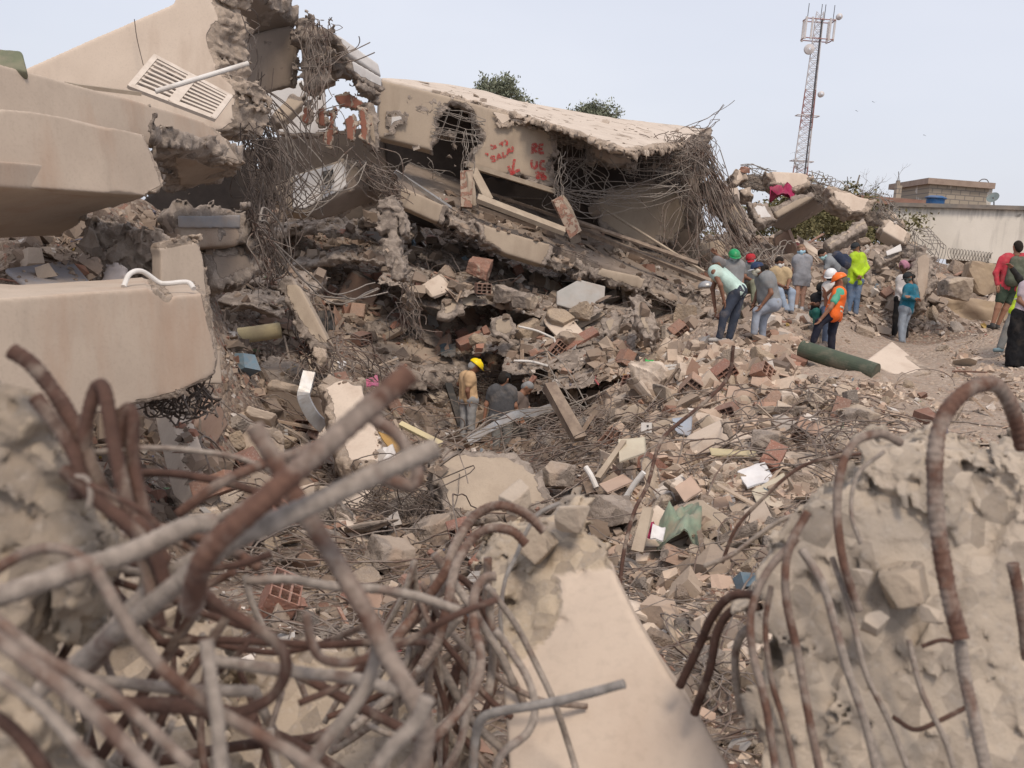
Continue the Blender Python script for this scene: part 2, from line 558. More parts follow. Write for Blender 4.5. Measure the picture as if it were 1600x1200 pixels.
m_brick = m_rand('terracotta', [(.29, .14, .10), (.34, .19, .135), (.27, .155, .115), (.38, .25, .185)], sc=14, bumpd=.015)
m_wood = m_plain('weathered_wood', (.24, .185, .14), (.16, .12, .095), 7, dirt=.6)
m_woodl = m_plain('pale_timber', (.42, .35, .27), (.34, .28, .215), 7, dirt=.5)
m_pvc = m_plain('white_plastic', (.68, .66, .63), (.6, .57, .53), 5, .5, .1, dirt=.35)
m_galv = m_plain('galvanised_metal', (.48, .49, .50), (.36, .36, .36), 5, .4, .1, dirt=.4, metal=.6)
m_deb = m_col('mixed_debris')
m_black = m_plain('black_plastic', (.02, .02, .02), (.03, .028, .025), 5, .6, .1, dirt=.25)
m_foam = m_plain('yellow_foam', (.55, .47, .28), (.47, .40, .25), 4, dirt=.3)
# ---------------------------------------------------------------- terrain (rubble field, pit, levelled yard)
TP = [(-300,700,8),(0,760,7),(0,700,8),(200,720,9.5),(350,700,12),(300,800,9),(430,640,14),(350,560,16),(330,480,19),(400,470,20),
 (450,430,22),(560,480,21.6),(560,400,24),(600,545,20.8),(690,585,20.2),(560,590,18.5),(520,620,17),(640,640,18),(600,690,15.5),
 (745,705,19.2),(720,712,18.6),(830,712,18.6),(780,712,19.5),(700,690,19.6),(660,600,20.6),(880,600,20.6),(760,560,21.3),(850,560,21.3),(960,560,20),(900,500,23),
 (820,500,23),(1000,500,22.5),(1050,520,20),(700,440,25),(800,440,25),(900,450,25),(1000,450,25),(1080,440,24),(700,360,28),(900,370,30),
 (800,745,15.3),(700,750,14.3),(900,680,15.2),(960,620,16.4),(1030,590,16),(1130,545,16.6),(1200,540,16.8),(1250,560,16.2),(1100,590,15),(1200,600,14.6),
 (1300,600,15),(1350,640,13.8),(1000,700,13),(1100,700,12.2),(1200,700,12),(1350,720,10.8),(900,780,11),(1000,800,9.8),(1100,800,9.6),(1200,800,9.3),
 (1000,900,8),(1100,900,7.8),(1180,900,7.6),(1050,1000,6.5),(1150,1000,6.2),(1180,1180,5),(600,800,11.5),(700,800,11.5),(480,800,11),(450,900,8.4),(600,900,8.6),(700,900,8.4),
 (450,1000,6.6),(650,1000,6.6),(560,1100,5.4),(300,900,7.4),(1190,500,19),(1260,500,20.5),(1320,495,22.5),(1400,540,21),(1390,560,19.4),(1450,560,18.8),
 (1500,600,15.4),(1600,600,15.2),(1450,620,14.6),(1560,560,18.4),(1600,520,24),(1500,510,25),(1500,480,27),(1420,480,26),(1350,450,27),(1250,420,27),(1560,440,30),
 (420,330,22.5),(360,330,19),(500,330,25),(600,350,26),(650,410,23.8),(750,440,23.4),(850,462,23.2),(950,478,22.8),(1030,476,22.6),(700,330,29),(560,440,22.6),(480,400,22.2),
 (1120,400,25.5),(1150,400,25.8),(1160,365,28),(1210,400,25.5),(1300,410,25.5),(1350,415,25.5),(1400,420,25.5),(1230,405,24.8),(1200,370,30),(1300,380,30),(1400,385,30),(200,305,13.5),(100,330,12.5),(260,330,13.5),(200,360,11.5),(80,370,10.8),(0,380,10.5),(-200,350,11),(1440,440,24.6),(1700,600,15.5),(1408,540,22.3),(1405,532,23.2),(1330,493,23.5),(1248,486,22.6),(1316,490,22),(1270,539,17.8),(1302,551,17.8),(1122,537,17),(1140,537,17),(1176,528,17.3),(1195,531,17.3),(1558,514,20),(1575,552,18),(1600,578,16.6),(1290,540,18.8),(1276,516,19.2),(1225,492,21),(1141,516,20),(1176,482,20.4),(724,690,18.6),(776,712,18.0),(806,708,18.8),(1900,620,15),(1900,520,26),(1150,430,26),(1120,400,30)]
TW = [(0,0,-.1),(0,1.4,-.3),(-2.5,1.2,-.3),(2.5,1.2,-.2),(0,2.8,-.85),(2,2.8,-.8),(-2,2.8,-.9),(0,-3,-.1),(-6,-2,-1.4),(6,-2,-1.2),(-8,6,-1.2),(-14,12,-.8),(8,6,-.6),(14,10,0),(-14,22,-.2),(-20,30,.3),(-8,36,1.0),
      (0,38,.9),(8,40,.2),(16,40,.5),(26,34,.3),(26,18,.1),(-26,10,-.4),(-6,-8,-1.2),(8,-8,-1),(0,46,.6),(20,46,.5),(-20,46,.6),(40,30,.4),(-40,30,.4),(30,0,0),(-30,-5,0)]
TC = np.vstack([Pn(TP), np.array(TW, float)])
def _rbf(A, B):
    d = np.sqrt(((A[:, None, :] - B[None]) ** 2).sum(-1) + .04)
    return d
_K = _rbf(TC[:, :2], TC[:, :2]) * -1 + np.eye(len(TC)) * .06
_n = len(TC)
_A = np.zeros((_n + 1, _n + 1))
_A[:_n, :_n] = _K
_A[:_n, _n] = 1
_A[_n, :_n] = 1
_w = np.linalg.solve(_A, np.append(TC[:, 2], 0))
def hbase(x, y):
    x, y = np.asarray(x, float).ravel(), np.asarray(y, float).ravel()
    out = np.empty(len(x))
    for i in range(0, len(x), 20000):
        q = np.stack([x[i:i + 20000], y[i:i + 20000]], 1)
        out[i:i + 20000] = -_rbf(q, TC[:, :2]) @ _w[:_n] + _w[_n]
    r = np.hypot(x, y)
    f = np.clip((r - 42) / 18, 0, 1)
    return out * (1 - f) + .45 * f
def hground(x, y):
    z = hbase(x, y)
    x, y = np.asarray(x, float).ravel(), np.asarray(y, float).ravel()
    r = np.hypot(x, y)
    yard = np.clip((x - 4.3 - (y - 12) * .12) / 2.0, 0, 1) * np.clip((y - 10) / 4, 0, 1)     # the levelled yard on the right is smoother
    a = np.clip(1 - (r - 34) / 14, 0, 1) * (1 - .72 * yard)
    q = np.stack([x, y, 0 * x], 1)
    far = np.clip(r / 9, .45, 1)
    z = z + a * (.22 * far * fbm(q * .8, 3, 1) + .16 * far * (np.abs(fbm(q * 2.1, 3, 4)) - .1) + .075 * fbm(q * 6, 3, 8))
    return z
na, nr_ = 560, 620
ang = np.linspace(R_(-80), R_(80), na)
rad = np.concatenate([[.0], np.geomspace(1.2, 52, nr_), np.geomspace(56, 4000, 24)])
AA, RR = np.meshgrid(ang, rad)
X = (RR * np.sin(AA)).ravel()
Y = (RR * np.cos(AA)).ravel() - 1.0
Z = hground(X, Y)
TV = np.stack([X, Y, Z], 1)
i = np.arange(len(rad) - 1)[:, None] * na
j = np.arange(na - 1)[None]
TF = np.stack([i + j, i + na + j, i + na + j + 1, i + j + 1], -1).reshape(-1, 4)[:, ::-1]
g = G('rubble_dust')
n1 = g.noise(.7, 8, .6)
col = g.mix(g.mapr(n1, .35, .65), (.18, .13, .10), (.26, .195, .15))  # dusty brown, set darker so gaps between the debris look shaded
vc = g.n('ShaderNodeTexVoronoi', {'Vector': g.tc, 'Scale': 15.0, 'Randomness': 1.0})
vh = g.n('ShaderNodeSeparateColor', {0: vc.outputs['Color']})
rr = g.n('ShaderNodeValToRGB', {0: vh.outputs[0]})
e = rr.color_ramp.elements
rr.color_ramp.interpolation = 'CONSTANT'
cs = [(.40, .31, .24), (.50, .42, .34), (.30, .24, .19), (.44, .34, .26), (.34, .16, .11), (.38, .33, .29), (.55, .49, .43), (.27, .2, .16)]
while len(e) < len(cs): e.new(.5)
for k_, c_ in enumerate(cs):
    e[k_].position = k_ / len(cs)
    e[k_].color = (*c_, 1)
vm = g.mapr(vh.outputs[1], .35, .4)
col = g.mix(g.math('MULTIPLY', vm, .5), col, rr.outputs[0])
col = g.mix(g.math('MULTIPLY', g.mapr(g.noise(35, 5, .7), .55, .68), .55), col, (.19, .145, .115))
col = g.mix(g.math('MULTIPLY', g.mapr(g.noise(60, 3, .6), .6, .68), .5), col, (.62, .55, .48))
hh = g.math('ADD', g.math('MULTIPLY', vc.outputs['Distance'], -.8), g.noise(16, 10, .72))
pl_ = g.attr('pale')
col = g.mix(pl_, col, g.mix(.5, col, (.56, .45, .36)))
m_ground = g.fin(col, .95, g.bump(hh, .9, .07))
pale = np.clip((TV[:, 0] - 1.2 + .35 * vn(TV * .8, 5)) / 1.2, 0, 1) * np.clip((TV[:, 1] - 8) / 3, 0, 1) * np.clip((23 - TV[:, 1]) / 3, 0, 1)
ter = obj('ground', TV, TF, m_ground, kind='structure', smooth=True, attr={'pale': pale})
tag(ter, 'dusty beige rubble field sloping into the pit', 'ground')
NB = (len(rad) - 24) * na
HERO.append((TV[:NB], TF[(TF < NB).all(1)]))

# ---------------------------------------------------------------- things beyond the ruin
def zat(x, y): return float(hground([x], [y])[0])
def cr(t, n): return t
# long rendered boundary wall
ga = G('streaked_limewash')
c = ga.mix(ga.mapr(ga.noise(.8, 6), .35, .65), (.72, .67, .59), (.63, .585, .51))
s1 = ga.noise(1, 5, .6, ga.mapv((3.2, 3.2, .16)))
c = ga.mix(ga.math('MULTIPLY', ga.mapr(s1, .52, .72), .55), c, (.25, .225, .2))
s2 = ga.noise(1, 6, .6, ga.mapv((7, 7, .9), (4, 0, 0)))
tz = ga.n('ShaderNodeSeparateXYZ', {0: ga.tc}).outputs[2]
c = ga.mix(ga.math('MULTIPLY', ga.mapr(ga.math('ADD', ga.math('MULTIPLY', s2, 1.3), tz), 2.1, 2.7), .8), c, (.16, .15, .14))
pn = ga.noise(.9, 5, .5, ga.mapv((1, 1, 1), (9, 3, 2)))
c = ga.mix(ga.mapr(pn, .70, .71), c, (.33, .3, .26))
m_lime = ga.fin(c, .9, ga.bump(ga.noise(20, 6), .2, .02))
wall = thing('boundary_wall', 'long pale streaked boundary wall behind the yard at right', 'wall', P(1480, 405, 31) - np.array([0, 0, 1.5]))
def wseg(px0, px1, yt0, yt1, yb0, yb1, d0, d1, th, m, nm, jit=.0):
    A, B, C_, D_ = P(px0, yt0, d0), P(px1, yt1, d1), P(px1, yb1, d1), P(px0, yb0, d0)
    n = unit(np.cross(B - A, D_ - A))
    if n @ f0 < 0: n = -n
    n[2] = 0
    n = unit(n)
    V = np.array([A, B, C_, D_, A + n * th, B + n * th, C_ + n * th, D_ + n * th])
    return obj(nm, V, BOXF, m, wall, catch=False)
wseg(1395, 1800, 322, 333, 398, 432, 33, 30, .25, m_lime, 'render')
wseg(1390, 1800, 316, 327, 322, 334, 32.9, 29.9, .4, m_plain('wall_coping', (.22, .2, .18), (.14, .13, .12), 3), 'coping')
wseg(1478, 1800, 403, 436, 412, 446, 32.6, 29.5, .5, m_rawd, 'ledge')
wseg(1440, 1800, 412, 446, 500, 530, 32.9, 29.9, .4, m_plain('grey_plinth', (.20, .19, .18), (.16, .15, .14), 3), 'plinth')
# barbed coil along the wall foot
cw = []
for k_ in range(26):
    px = 1480 + k_ * 4.8
    cx = P(px, 396 + (px - 1480) * .11, 31.8)
    th = np.linspace(0, 6.5, 14)
    cw.append(tube(np.stack([cx[0] + .16 * np.cos(th) * .5 + th * .03, cx[1] + th * 0, cx[2] + .18 * np.sin(th)], 1), .008, 4, False))
V, Fc = merge(cw)
obj('barbed_wire', V, Fc, m_wired, label='loose coil of barbed wire along the foot of the pale wall', cat='barbed wire')
# unfinished block house behind
gb = G('bare_blockwork')
bk = gb.n('ShaderNodeTexBrick', {'Vector': gb.mapv((1, 1, 1), rot=(R_(90), 0, 0)), 'Color1': (.31, .265, .21, 1), 'Color2': (.37, .32, .255, 1), 'Mortar': (.2, .18, .16, 1), 'Scale': 1.0, 'Mortar Size': .02, 'Brick Width': .4, 'Row Height': .2})
cb = gb.mix(gb.mapr(gb.noise(.55, 5, .6, gb.mapv((1, 1, .7), (1.7, 0, 2.6))), .515, .525), bk.outputs[0], (.52, .49, .44))
m_block = gb.fin(cb, .95, gb.bump(gb.noise(15, 6), .3, .02))
def pbox(name, px0, px1, pyt, pyb, d, depth, m, parent):
    A, B = P(px0, pyt, d), P(px1, pyt, d)
    zt = max(A[2], B[2])
    zb = P((px0 + px1) / 2, pyb, d)[2]
    V = []
    for z in (zb, zt):
        V += [[A[0], A[1], z], [B[0], B[1], z], [B[0], B[1] + depth, z], [A[0], A[1] + depth, z]]
    return obj(name, V, BOXF, m, parent)
hs = thing('block_house', 'bare block house with flaking white patches behind the wall', 'house', P(1505, 330, 42))
pbox('wall', 1453, 1552, 290, 335, 42, 4, m_block, hs)
pbox('roof', 1450, 1556, 286, 291, 41.8, 4.6, m_plain('red_brown_tile', (.36, .28, .23), (.28, .21, .17), 3), hs)
V, Fc = merge([tube(smooth_path([P(1528, 285, 42.5), P(1535, 280, 42.5), P(1542, 281, 42.5), P(1545, 286, 42.5)], .1), .02, 5)])
obj('roof_pipe', V, Fc, m_wired, hs)
lh = thing('low_house', 'low roof with a red brown eave behind the bare tree', 'house', P(1420, 330, 40))
pbox('wall', 1330, 1447, 318, 345, 40.4, 4, m_block, lh)
pbox('roof', 1325, 1450, 313, 319, 40, 5, m_plain('old_red_roof', (.30, .17, .13), (.22, .13, .1), 3), lh)
# stub columns
for (px, y0, y1, lab) in ((1406, 282, 318, 'taller stub column of bare block with starter bar above the wall'), (1326, 290, 320, 'short stub column behind the bare tree branches')):
    t = thing('stub_column', lab, 'column', P(px, y1, 41), 'unfinished stub columns')
    pbox('shaft', px - 4, px + 4, y0 + 8, y1, 41, .3, m_block, t)
    pbox('cap', px - 3, px + 1, y0, y0 + 8, 41.05, .2, m_block, t)
    obj('starter_bar', *tube([P(px - 1, y0 + 4, 41.1), P(px - 2, y0 - 14, 41.1)], .015, 4), m_wired, t)
# water tank
tk = thing('water_tank', 'blue plastic water tank standing on the wall top', 'tank', P(1461, 318, 33.5))
c = P(1461, 319, 33.5)
def lathe(c, prof, n=24):
    V = []
    for r, z in prof:
        for k in range(n):
            a = 2 * math.pi * k / n
            V.append([c[0] + r * math.cos(a), c[1] + r * math.sin(a), c[2] + z])
    Fq = []
    for i in range(len(prof) - 1):
        for k in range(n): Fq.append([i * n + k, i * n + (k + 1) % n, (i + 1) * n + (k + 1) % n, (i + 1) * n + k])
    return np.array(V), np.array(Fq)
m_blue = m_plain('blue_plastic', (.035, .13, .30), (.03, .1, .24), 3, .5, .05, dirt=.25)
obj('tank_body', *lathe(c, [(0, -.25), (.26, -.25), (.29, 0), (.3, .18)]), m_blue, tk, smooth=True)
obj('tank_lid', *lathe(c, [(.30, .17), (.35, .18), (.35, .22), (.2, .28), (0.001, .29)]), m_blue, tk, smooth=True)
# satellite dish and bush by the house
ds = thing('satellite_dish', 'small dark satellite dish on the wall beside the block house', 'satellite dish', P(1553, 328, 33))
c = P(1551, 307, 33)
n = unit(np.array([-.5, -.5, .55]))
a_ = unit(np.cross(n, [0, 0, 1]))
b_ = np.cross(n, a_)
V = [c - n * .06]
Fq = []
for r in (.07, .14, .2):
    for k in range(18):
        t = 2 * math.pi * k / 18
        V.append(c + a_ * r * math.cos(t) + b_ * r * 1.1 * math.sin(t) + n * (r * r * .6 - .06))
V = np.array(V)
tr = [[0, 1 + k, 1 + (k + 1) % 18] for k in range(18)]
qs = [[1 + i * 18 + k, 1 + i * 18 + (k + 1) % 18, 19 + i * 18 + (k + 1) % 18, 19 + i * 18 + k] for i in range(2) for k in range(18)]
obj('dish', V, [np.array(qs), np.array(tr)], m_plain('dish_grey', (.18, .22, .22), dirt=.2), ds)
obj('mast', *tube([P(1553, 328, 33), P(1553, 312, 33), c - n * .05], .02, 6), m_wired, ds)

# lattice telecom tower
tw_loc = P(1249, 268, 85)
TD = 85
tz0 = 0.45
base = np.array([P(1249, 268, TD)[0], P(1249, 268, TD)[1], tz0])
top = P(1282, 28, TD)
top = np.array([base[0] + .2, base[1], top[2]])
m_tw = m_plain('tower_white', (.62, .60, .60), (.5, .48, .48), 3, dirt=.2)
m_tr = m_plain('tower_red', (.36, .19, .175), (.30, .15, .14), 3, dirt=.2)
m_tg = m_plain('cable_dark', (.10, .10, .11), dirt=.1)
tower = thing('lattice_tower', 'tall red and white lattice telecom tower with antennas against the sky', 'tower', base)
H_ = top[2] - base[2]
def tw(z): return 1.15 - .72 * z / H_      # half width
def tleg(k, z):
    a = R_(30 + 90 * k)
    return np.array([base[0] + .2 * z / H_ + tw(z) * .85 * math.cos(a) * 1.1, base[1] + tw(z) * math.sin(a) * 1.1, base[2] + z])
nsec = 26
bands = 7
for b in range(bands):
    m = m_tr if b % 2 == 0 and b != 6 else m_tw
    pr = []
    z0, z1 = H_ * b / bands, H_ * (b + 1) / bands
    for k in range(4): pr.append(tube([tleg(k, z0), tleg(k, z1)], .04, 5))
    ns = 5
    for s_ in range(ns):
        za, zb = z0 + (z1 - z0) * s_ / ns, z0 + (z1 - z0) * (s_ + 1) / ns
        for k in range(4):
            pr.append(tube([tleg(k, za), tleg((k + 1) % 4, zb)], .02, 4))
            pr.append(tube([tleg((k + 1) % 4, za), tleg(k, zb)], .02, 4))
            pr.append(tube([tleg(k, za), tleg((k + 1) % 4, za)], .02, 4))
    V, Fc = merge(pr)
    obj('lattice_section', V, Fc, m, tower)
cxy = lambda z, dx=0, dy=0: np.array([base[0] + .2 * z / H_ + dx, base[1] + dy, base[2] + z])
V, Fc = merge([tube([cxy(0, .25 * 1, -1), cxy(H_ * .97, .12, -.4)], .07, 6)])
obj('cable_run', V, Fc, m_tg, tower)
for z, wd in ((H_ * .97, 1.2), (H_ * .90, 1.2), (H_ * .62, .9), (H_ * .45, .9), (H_ * .4, .9)):
    pr = [tube([cxy(z, -wd, -wd * .5), cxy(z, wd, -wd * .5)], .045, 5), tube([cxy(z, -wd, wd * .5), cxy(z, wd, wd * .5)], .045, 5),
          tube([cxy(z, -wd, -wd * .5), cxy(z, -wd, wd * .5)], .045, 5), tube([cxy(z, wd, -wd * .5), cxy(z, wd, wd * .5)], .045, 5)]
    V, Fc = merge(pr)
    obj('platform', V, Fc, m_tr if wd > 1 else m_tw, tower)
for k, (dx, dy) in enumerate(((-1.2, -.6), (-.7, -.65), (.8, -.65), (1.2, -.5), (-1.1, .6), (1.0, .6))):
    obj('panel_antenna', *obox(cxy(H_ * .935, dx, dy), np.array([.16, 0, 0]), np.array([0, .12, 0]), np.array([0, 0, 1.8])), m_tw, tower)
for dx in (-1.0, 0.1, .4, 1.15):
    obj('whip_antenna', *tube([cxy(H_ * .97, dx, 0), cxy(H_ * 1.03, dx, 0)], .03, 4), m_tg, tower)
for zf, dx, r in ((.86, -.65, .42), (.985, 1.5, .25), (.70, .8, .25)):
    c = cxy(H_ * zf, dx, -.6)
    th = np.linspace(0, 2 * math.pi, 20, endpoint=False)
    ring = np.stack([c[0] + r * np.cos(th), c[1] + 0 * th, c[2] + r * np.sin(th)], 1)
    ring2 = ring + np.array([0, .3, 0])
    ring3 = (ring - c) * .2 + c + np.array([0, -.12, 0])
    V = np.vstack([ring, ring2, ring3])
    q = [[k, (k + 1) % 20, 20 + (k + 1) % 20, 20 + k] for k in range(20)] + [[k, 40 + k, 40 + (k + 1) % 20, (k + 1) % 20] for k in range(20)]
    obj('microwave_dish', V, np.array(q), m_tw, tower)

# ---------------------------------------------------------------- trees
def m_leafm(name, a, b):
    g = G(name)
    c = g.attr('Col', 'Color')
    g.b.inputs['Subsurface Weight'].default_value = 0
    return g.fin(c, .7)
m_leaf = m_leafm('leaves', 0, 0)
m_bark = m_plain('grey_bark', (.20, .165, .14), (.13, .11, .095), 4, dirt=.1)
def branch(p, d, L, r, lev, out, g, spread=.7, seg=4, kids=3):
    pts = [p]
    q = p.copy()
    for i in range(seg):
        d = unit(d + g.normal(0, .18, 3) + np.array([0, 0, .05]))
        q = q + d * L / seg
        pts.append(q)
    out.append((np.array(pts), r, lev))
    if lev > 0:
        for k in range(kids):
            i = g.integers(1, seg + 1)
            nd = unit(d + g.normal(0, spread, 3))
            branch(pts[i], nd, L * g.uniform(.5, .75), r * .55, lev - 1, out, g, spread, seg, kids)
def tree(name, label, loc, H, cr_, seed, lev=4, leaves=0, lc=((.06, .09, .035), (.12, .15, .06)), lsz=.12, r=.14, group=None, kids=3, spread=.7, cover=1.0):
    g = np.random.default_rng(seed)
    t = thing(name, label, 'tree', loc, group)
    br = []
    branch(np.array(loc, float), np.array([0, 0, 1.0]), H * .45, r, lev, br, g, spread, 4, kids)
    tr = [tube(smooth_path(p, .4) if l == lev else p, np.linspace(rr_, rr_ * .6, len(smooth_path(p, .4) if l == lev else p)), 6 if l > 1 else 3) for p, rr_, l in br]
    V, Fc = merge(tr)
    obj('trunk', V, Fc, m_bark, t)
    if leaves:
        tips = np.array([p[-1] for p, _, l in br if l <= 1] + [p[2] for p, _, l in br if l <= 1])
        c = tips[g.integers(0, len(tips), leaves)] + g.normal(0, .28 * cover, (leaves, 3))
        A = g.normal(0, 1, (leaves, 3)); A /= np.linalg.norm(A, axis=1)[:, None]
        B = np.cross(A, g.normal(0, 1, (leaves, 3))); B /= np.linalg.norm(B, axis=1)[:, None]
        s_ = g.uniform(.5, 1.2, (leaves, 1)) * lsz
        V = np.stack([c - A * s_, c + B * s_ * .45, c + A * s_, c - B * s_ * .45], 1).reshape(-1, 3)
        Fq = np.arange(leaves * 4).reshape(-1, 4)
        cc = np.array(lc[0]) + (np.array(lc[1]) - np.array(lc[0])) * g.uniform(0, 1, (leaves, 1))
        obj('crown', V, Fq, m_leaf, t, col=np.repeat(cc, 4, 0))
    return t
def ground_at(px, py, d):
    p = P(px, py, d)
    return np.array([p[0], p[1], .4])
def th(px, py, d): return P(px, py, d)[2] - .4
def crown_blob(t, c, R, n, lsz, lc, seed):
    g = np.random.default_rng(seed)
    k = 58
    cl = g.normal(0, 1, (k, 3)); cl /= np.linalg.norm(cl, axis=1)[:, None]
    cl = c + cl * R * g.uniform(.2, 1.25, (k, 1)) ** .7 * (1 + .35 * vn(cl * 1.5, seed)[:, None])
    q = cl[g.integers(0, k, n)] + g.normal(0, .13, (n, 3))
    A = g.normal(0, 1, (n, 3)); A /= np.linalg.norm(A, axis=1)[:, None]
    B = np.cross(A, g.normal(0, 1, (n, 3))); B /= np.linalg.norm(B, axis=1)[:, None]
    s_ = g.uniform(.5, 1.2, (n, 1)) * lsz
    V = np.stack([q - A * s_, q + B * s_ * .4, q + A * s_, q - B * s_ * .4], 1).reshape(-1, 3)
    cc = np.array(lc[0]) + (np.array(lc[1]) - np.array(lc[0])) * g.uniform(0, 1, (n, 1))
    obj('crown', V, np.arange(n * 4).reshape(-1, 4), m_leaf, t, col=np.repeat(cc, 4, 0))
    return cl
for (px, py, rx, rz, d, s_, lv, lab) in ((778, 144, .78, .58, 42, 3, 4200, 'green leafy tree top behind the left part of the fallen roof'), (812, 162, .6, .35, 43, 9, 1000, 'small twiggy tree top just right of the bigger green one'), (928, 180, 1.0, .38, 42, 5, 3800, 'low dark green crown behind the middle of the fallen roof')):
    c = P(px, py, d)
    t = thing('leafy_tree', lab, 'tree', (c[0], c[1], .4), 'trees behind the ruin')
    cl = crown_blob(t, c, np.array([rx, rx, rz]), lv, .085, ((.12, .135, .095), (.27, .29, .2)), s_)
    base_ = np.array([c[0], c[1], .4])
    V, Fc = merge([tube(smooth_path([base_, base_ * .4 + c * .6 + np.array([.1, 0, 0]), c], .4), .1, 6)] + [tube([c * .9 + base_ * .1, (c + q) / 2 + np.array([0, 0, -.1]), q + (q - c) * .15], .015, 4) for q in cl])
    obj('trunk', V, Fc, m_bark, t)
for (px, py, d, s_, lab) in ((1345, 258, 46, 21, 'bare thorny tree in front of the pale wall'), (1300, 268, 47, 24, 'bare twiggy tree right of the tower foot'), (1405, 275, 46.5, 33, 'sparse bare tree behind the blue tank'),(1255, 290, 50, 35, 'thin bare tree behind the broken frame')):
    tree('bare_tree', lab, ground_at(px, py, d), th(px, py, d) * 1.5, 0, s_, 5, 24, lsz=.05, r=.1, group='leafless trees by the wall', kids=3, spread=.8, lc=((.12, .13, .08), (.2, .19, .13)))
# scrub seen through the broken frame
for i_, (px, py, d, lab) in enumerate(((1255, 345, 33, 'olive scrub seen through the dark opening of the broken frame'), (1300, 335, 34, 'olive bush behind the sloping cream beam'), (1350, 370, 33, 'dry bush below the lower cream beam'), (1225, 350, 35, 'dry scrub behind the tilted slab'))):
    g = np.random.default_rng(50 + i_)
    c0 = P(px, py + 25, d)
    c0[2] = max(c0[2], .3)
    nl = 5200
    cl = g.normal(0, 1, (26, 3)) * np.array([.9, .7, .42]) + c0 + np.array([0, 0, .5])
    c = cl[g.integers(0, 26, nl)] + g.normal(0, .2, (nl, 3))
    A = g.normal(0, 1, (nl, 3)); A /= np.linalg.norm(A, axis=1)[:, None]
    B = np.cross(A, g.normal(0, 1, (nl, 3))); B /= np.linalg.norm(B, axis=1)[:, None]
    s_ = g.uniform(.03, .09, (nl, 1))
    V = np.stack([c - A * s_, c + B * s_ * .5, c + A * s_, c - B * s_ * .5], 1).reshape(-1, 3)
    cc = np.array([.09, .085, .035]) + np.array([.11, .09, .05]) * g.uniform(0, 1, (nl, 1))
    t = thing('bush', lab, 'bush', c0, 'scrub behind the broken frame')
    obj('foliage', V, np.arange(nl * 4).reshape(-1, 4), m_leaf, t, col=np.repeat(cc, 4, 0))
    obj('stem', *merge([tube([c0 - np.array([0, 0, .4]), q], .015, 4) for q in cl[:12]]), m_bark, t)
# three distant birds
for px, py in ((1366, 160), (1340, 174), (1446, 212)):
    c = P(px, py, 70)
    V = np.array([c, c + [.35, .1, .12], c + [.3, -.1, .1], c + [-.35, .1, .1], c + [-.3, -.1, .14], c + [0, .25, 0], c + [0, -.2, .03], c + [0, 0, -.06]])
    V = c + (V - c) * .45
    obj('bird', V, np.array([[0, 2, 1], [0, 3, 4], [6, 0, 7], [0, 5, 7], [0, 6, 5]]), m_black, label='tiny dark bird in the sky %s' % {1366: 'upper one of the pair right of the tower', 1340: 'lower one of the pair right of the tower', 1446: 'alone at far right'}[px], cat='bird', group='birds in the sky')
# ---------------------------------------------------------------- the collapsed building
UPV, DN, BK = (0, 0, 1), (0, 0, -1), (0, 1, 0)
def slab(name, label, cat, pts, thick, vox, mat, group=None, parent=None, near=1, **k):
    pts = [(x, y, d * near) for x, y, d in pts]
    return solid(name, pts, thick, vox, mat, parent, label, cat, group, **k)
# left stack of parapets
slab('parapet_slab', 'long pale parapet with rust streaks at top left, behind and above the nearer one', 'parapet',
     [(-90,78,8.4),(0,100,9),(110,130,9.8),(205,155,10.4),(330,193,11.6),(356,215,11.8),(383,257,12),(340,250,11.6),(328,240,11.5),(318,246,11.4),(300,238,11.2),(285,225,11.1),(262,222,10.9),(240,228,10.6),(100,240,9.6),(-90,230,8.4)],
     .22, .016, m_wall, rough='4,5,6,7,8,9,10,11,12', amp=.03, reach=.05, seed=3, chip=.02)
slab('soffit_slab', 'dark broken underside slab hanging below the far parapet', 'slab',
     [(236,218,10.5),(300,232,11.1),(383,256,11.9),(376,272,12.4),(340,288,13),(300,299,12.6),(256,300,11.4)], .22, .03, m_stone, wdir=UPV, rough='*', amp=.06, reach=.2, seed=4)
slab('parapet_slab', 'nearest big cream brown parapet at upper left with broken right end', 'parapet',
     [(-90,158,7.2),(0,170,7.6),(50,174,7.9),(115,185,8.2),(228,211,8.8),(241,245,8.9),(258,292,9.0),(232,306,8.8),(100,297,8.1),(-90,284,7.2)], .2, .013, m_wall, rough='4,5,6', amp=.02, reach=.03, seed=5, chip=.015)
slab('balcony_slab', 'flat beige underside of the broken balcony below the nearest parapet', 'slab',
     [(-90,287,7.25),(100,298,8.15),(230,308,8.85),(200,318,9.6),(160,330,9.9),(138,336,9.95),(130,352,9.95),(95,368,9.8),(0,373,9.2),(-90,372,8.8)], .2, .014, m_wall, wdir=UPV, rough='2,3,4,5,6', amp=.04, reach=.06, seed=6)
slab('parapet_slab', 'lowest wide beige parapet at left, its right edge chipped above the rebar', 'parapet',
     [(-90,462,6),(0,466,6.3),(120,458,6.7),(247,449,7.2),(262,463,7.25),(290,461,7.3),(322,459,7.45),(326,475,7.5),(345,560,7.55),(340,590,7.5),(290,615,7.3),(200,640,7),(100,655,6.7),(-90,660,6)], 1.3, .014, m_wall, wdir=(-.38,.93,0), rough='3,6,7,8,9,10', amp=.025, reach=.04, seed=7, chip=.015)
slab('wall_panel', 'cracked upright cream wall piece behind the lowest parapet', 'wall piece',
     [(252,380,9),(268,378,9),(300,372,9.2),(313,366,9.25),(322,400,9.3),(330,470,9.4),(343,540,9.5),(348,600,9.5),(250,600,9)], .16, .014, m_wall, rough='0,1,2,3,4,5', amp=.03, reach=.04, seed=8)
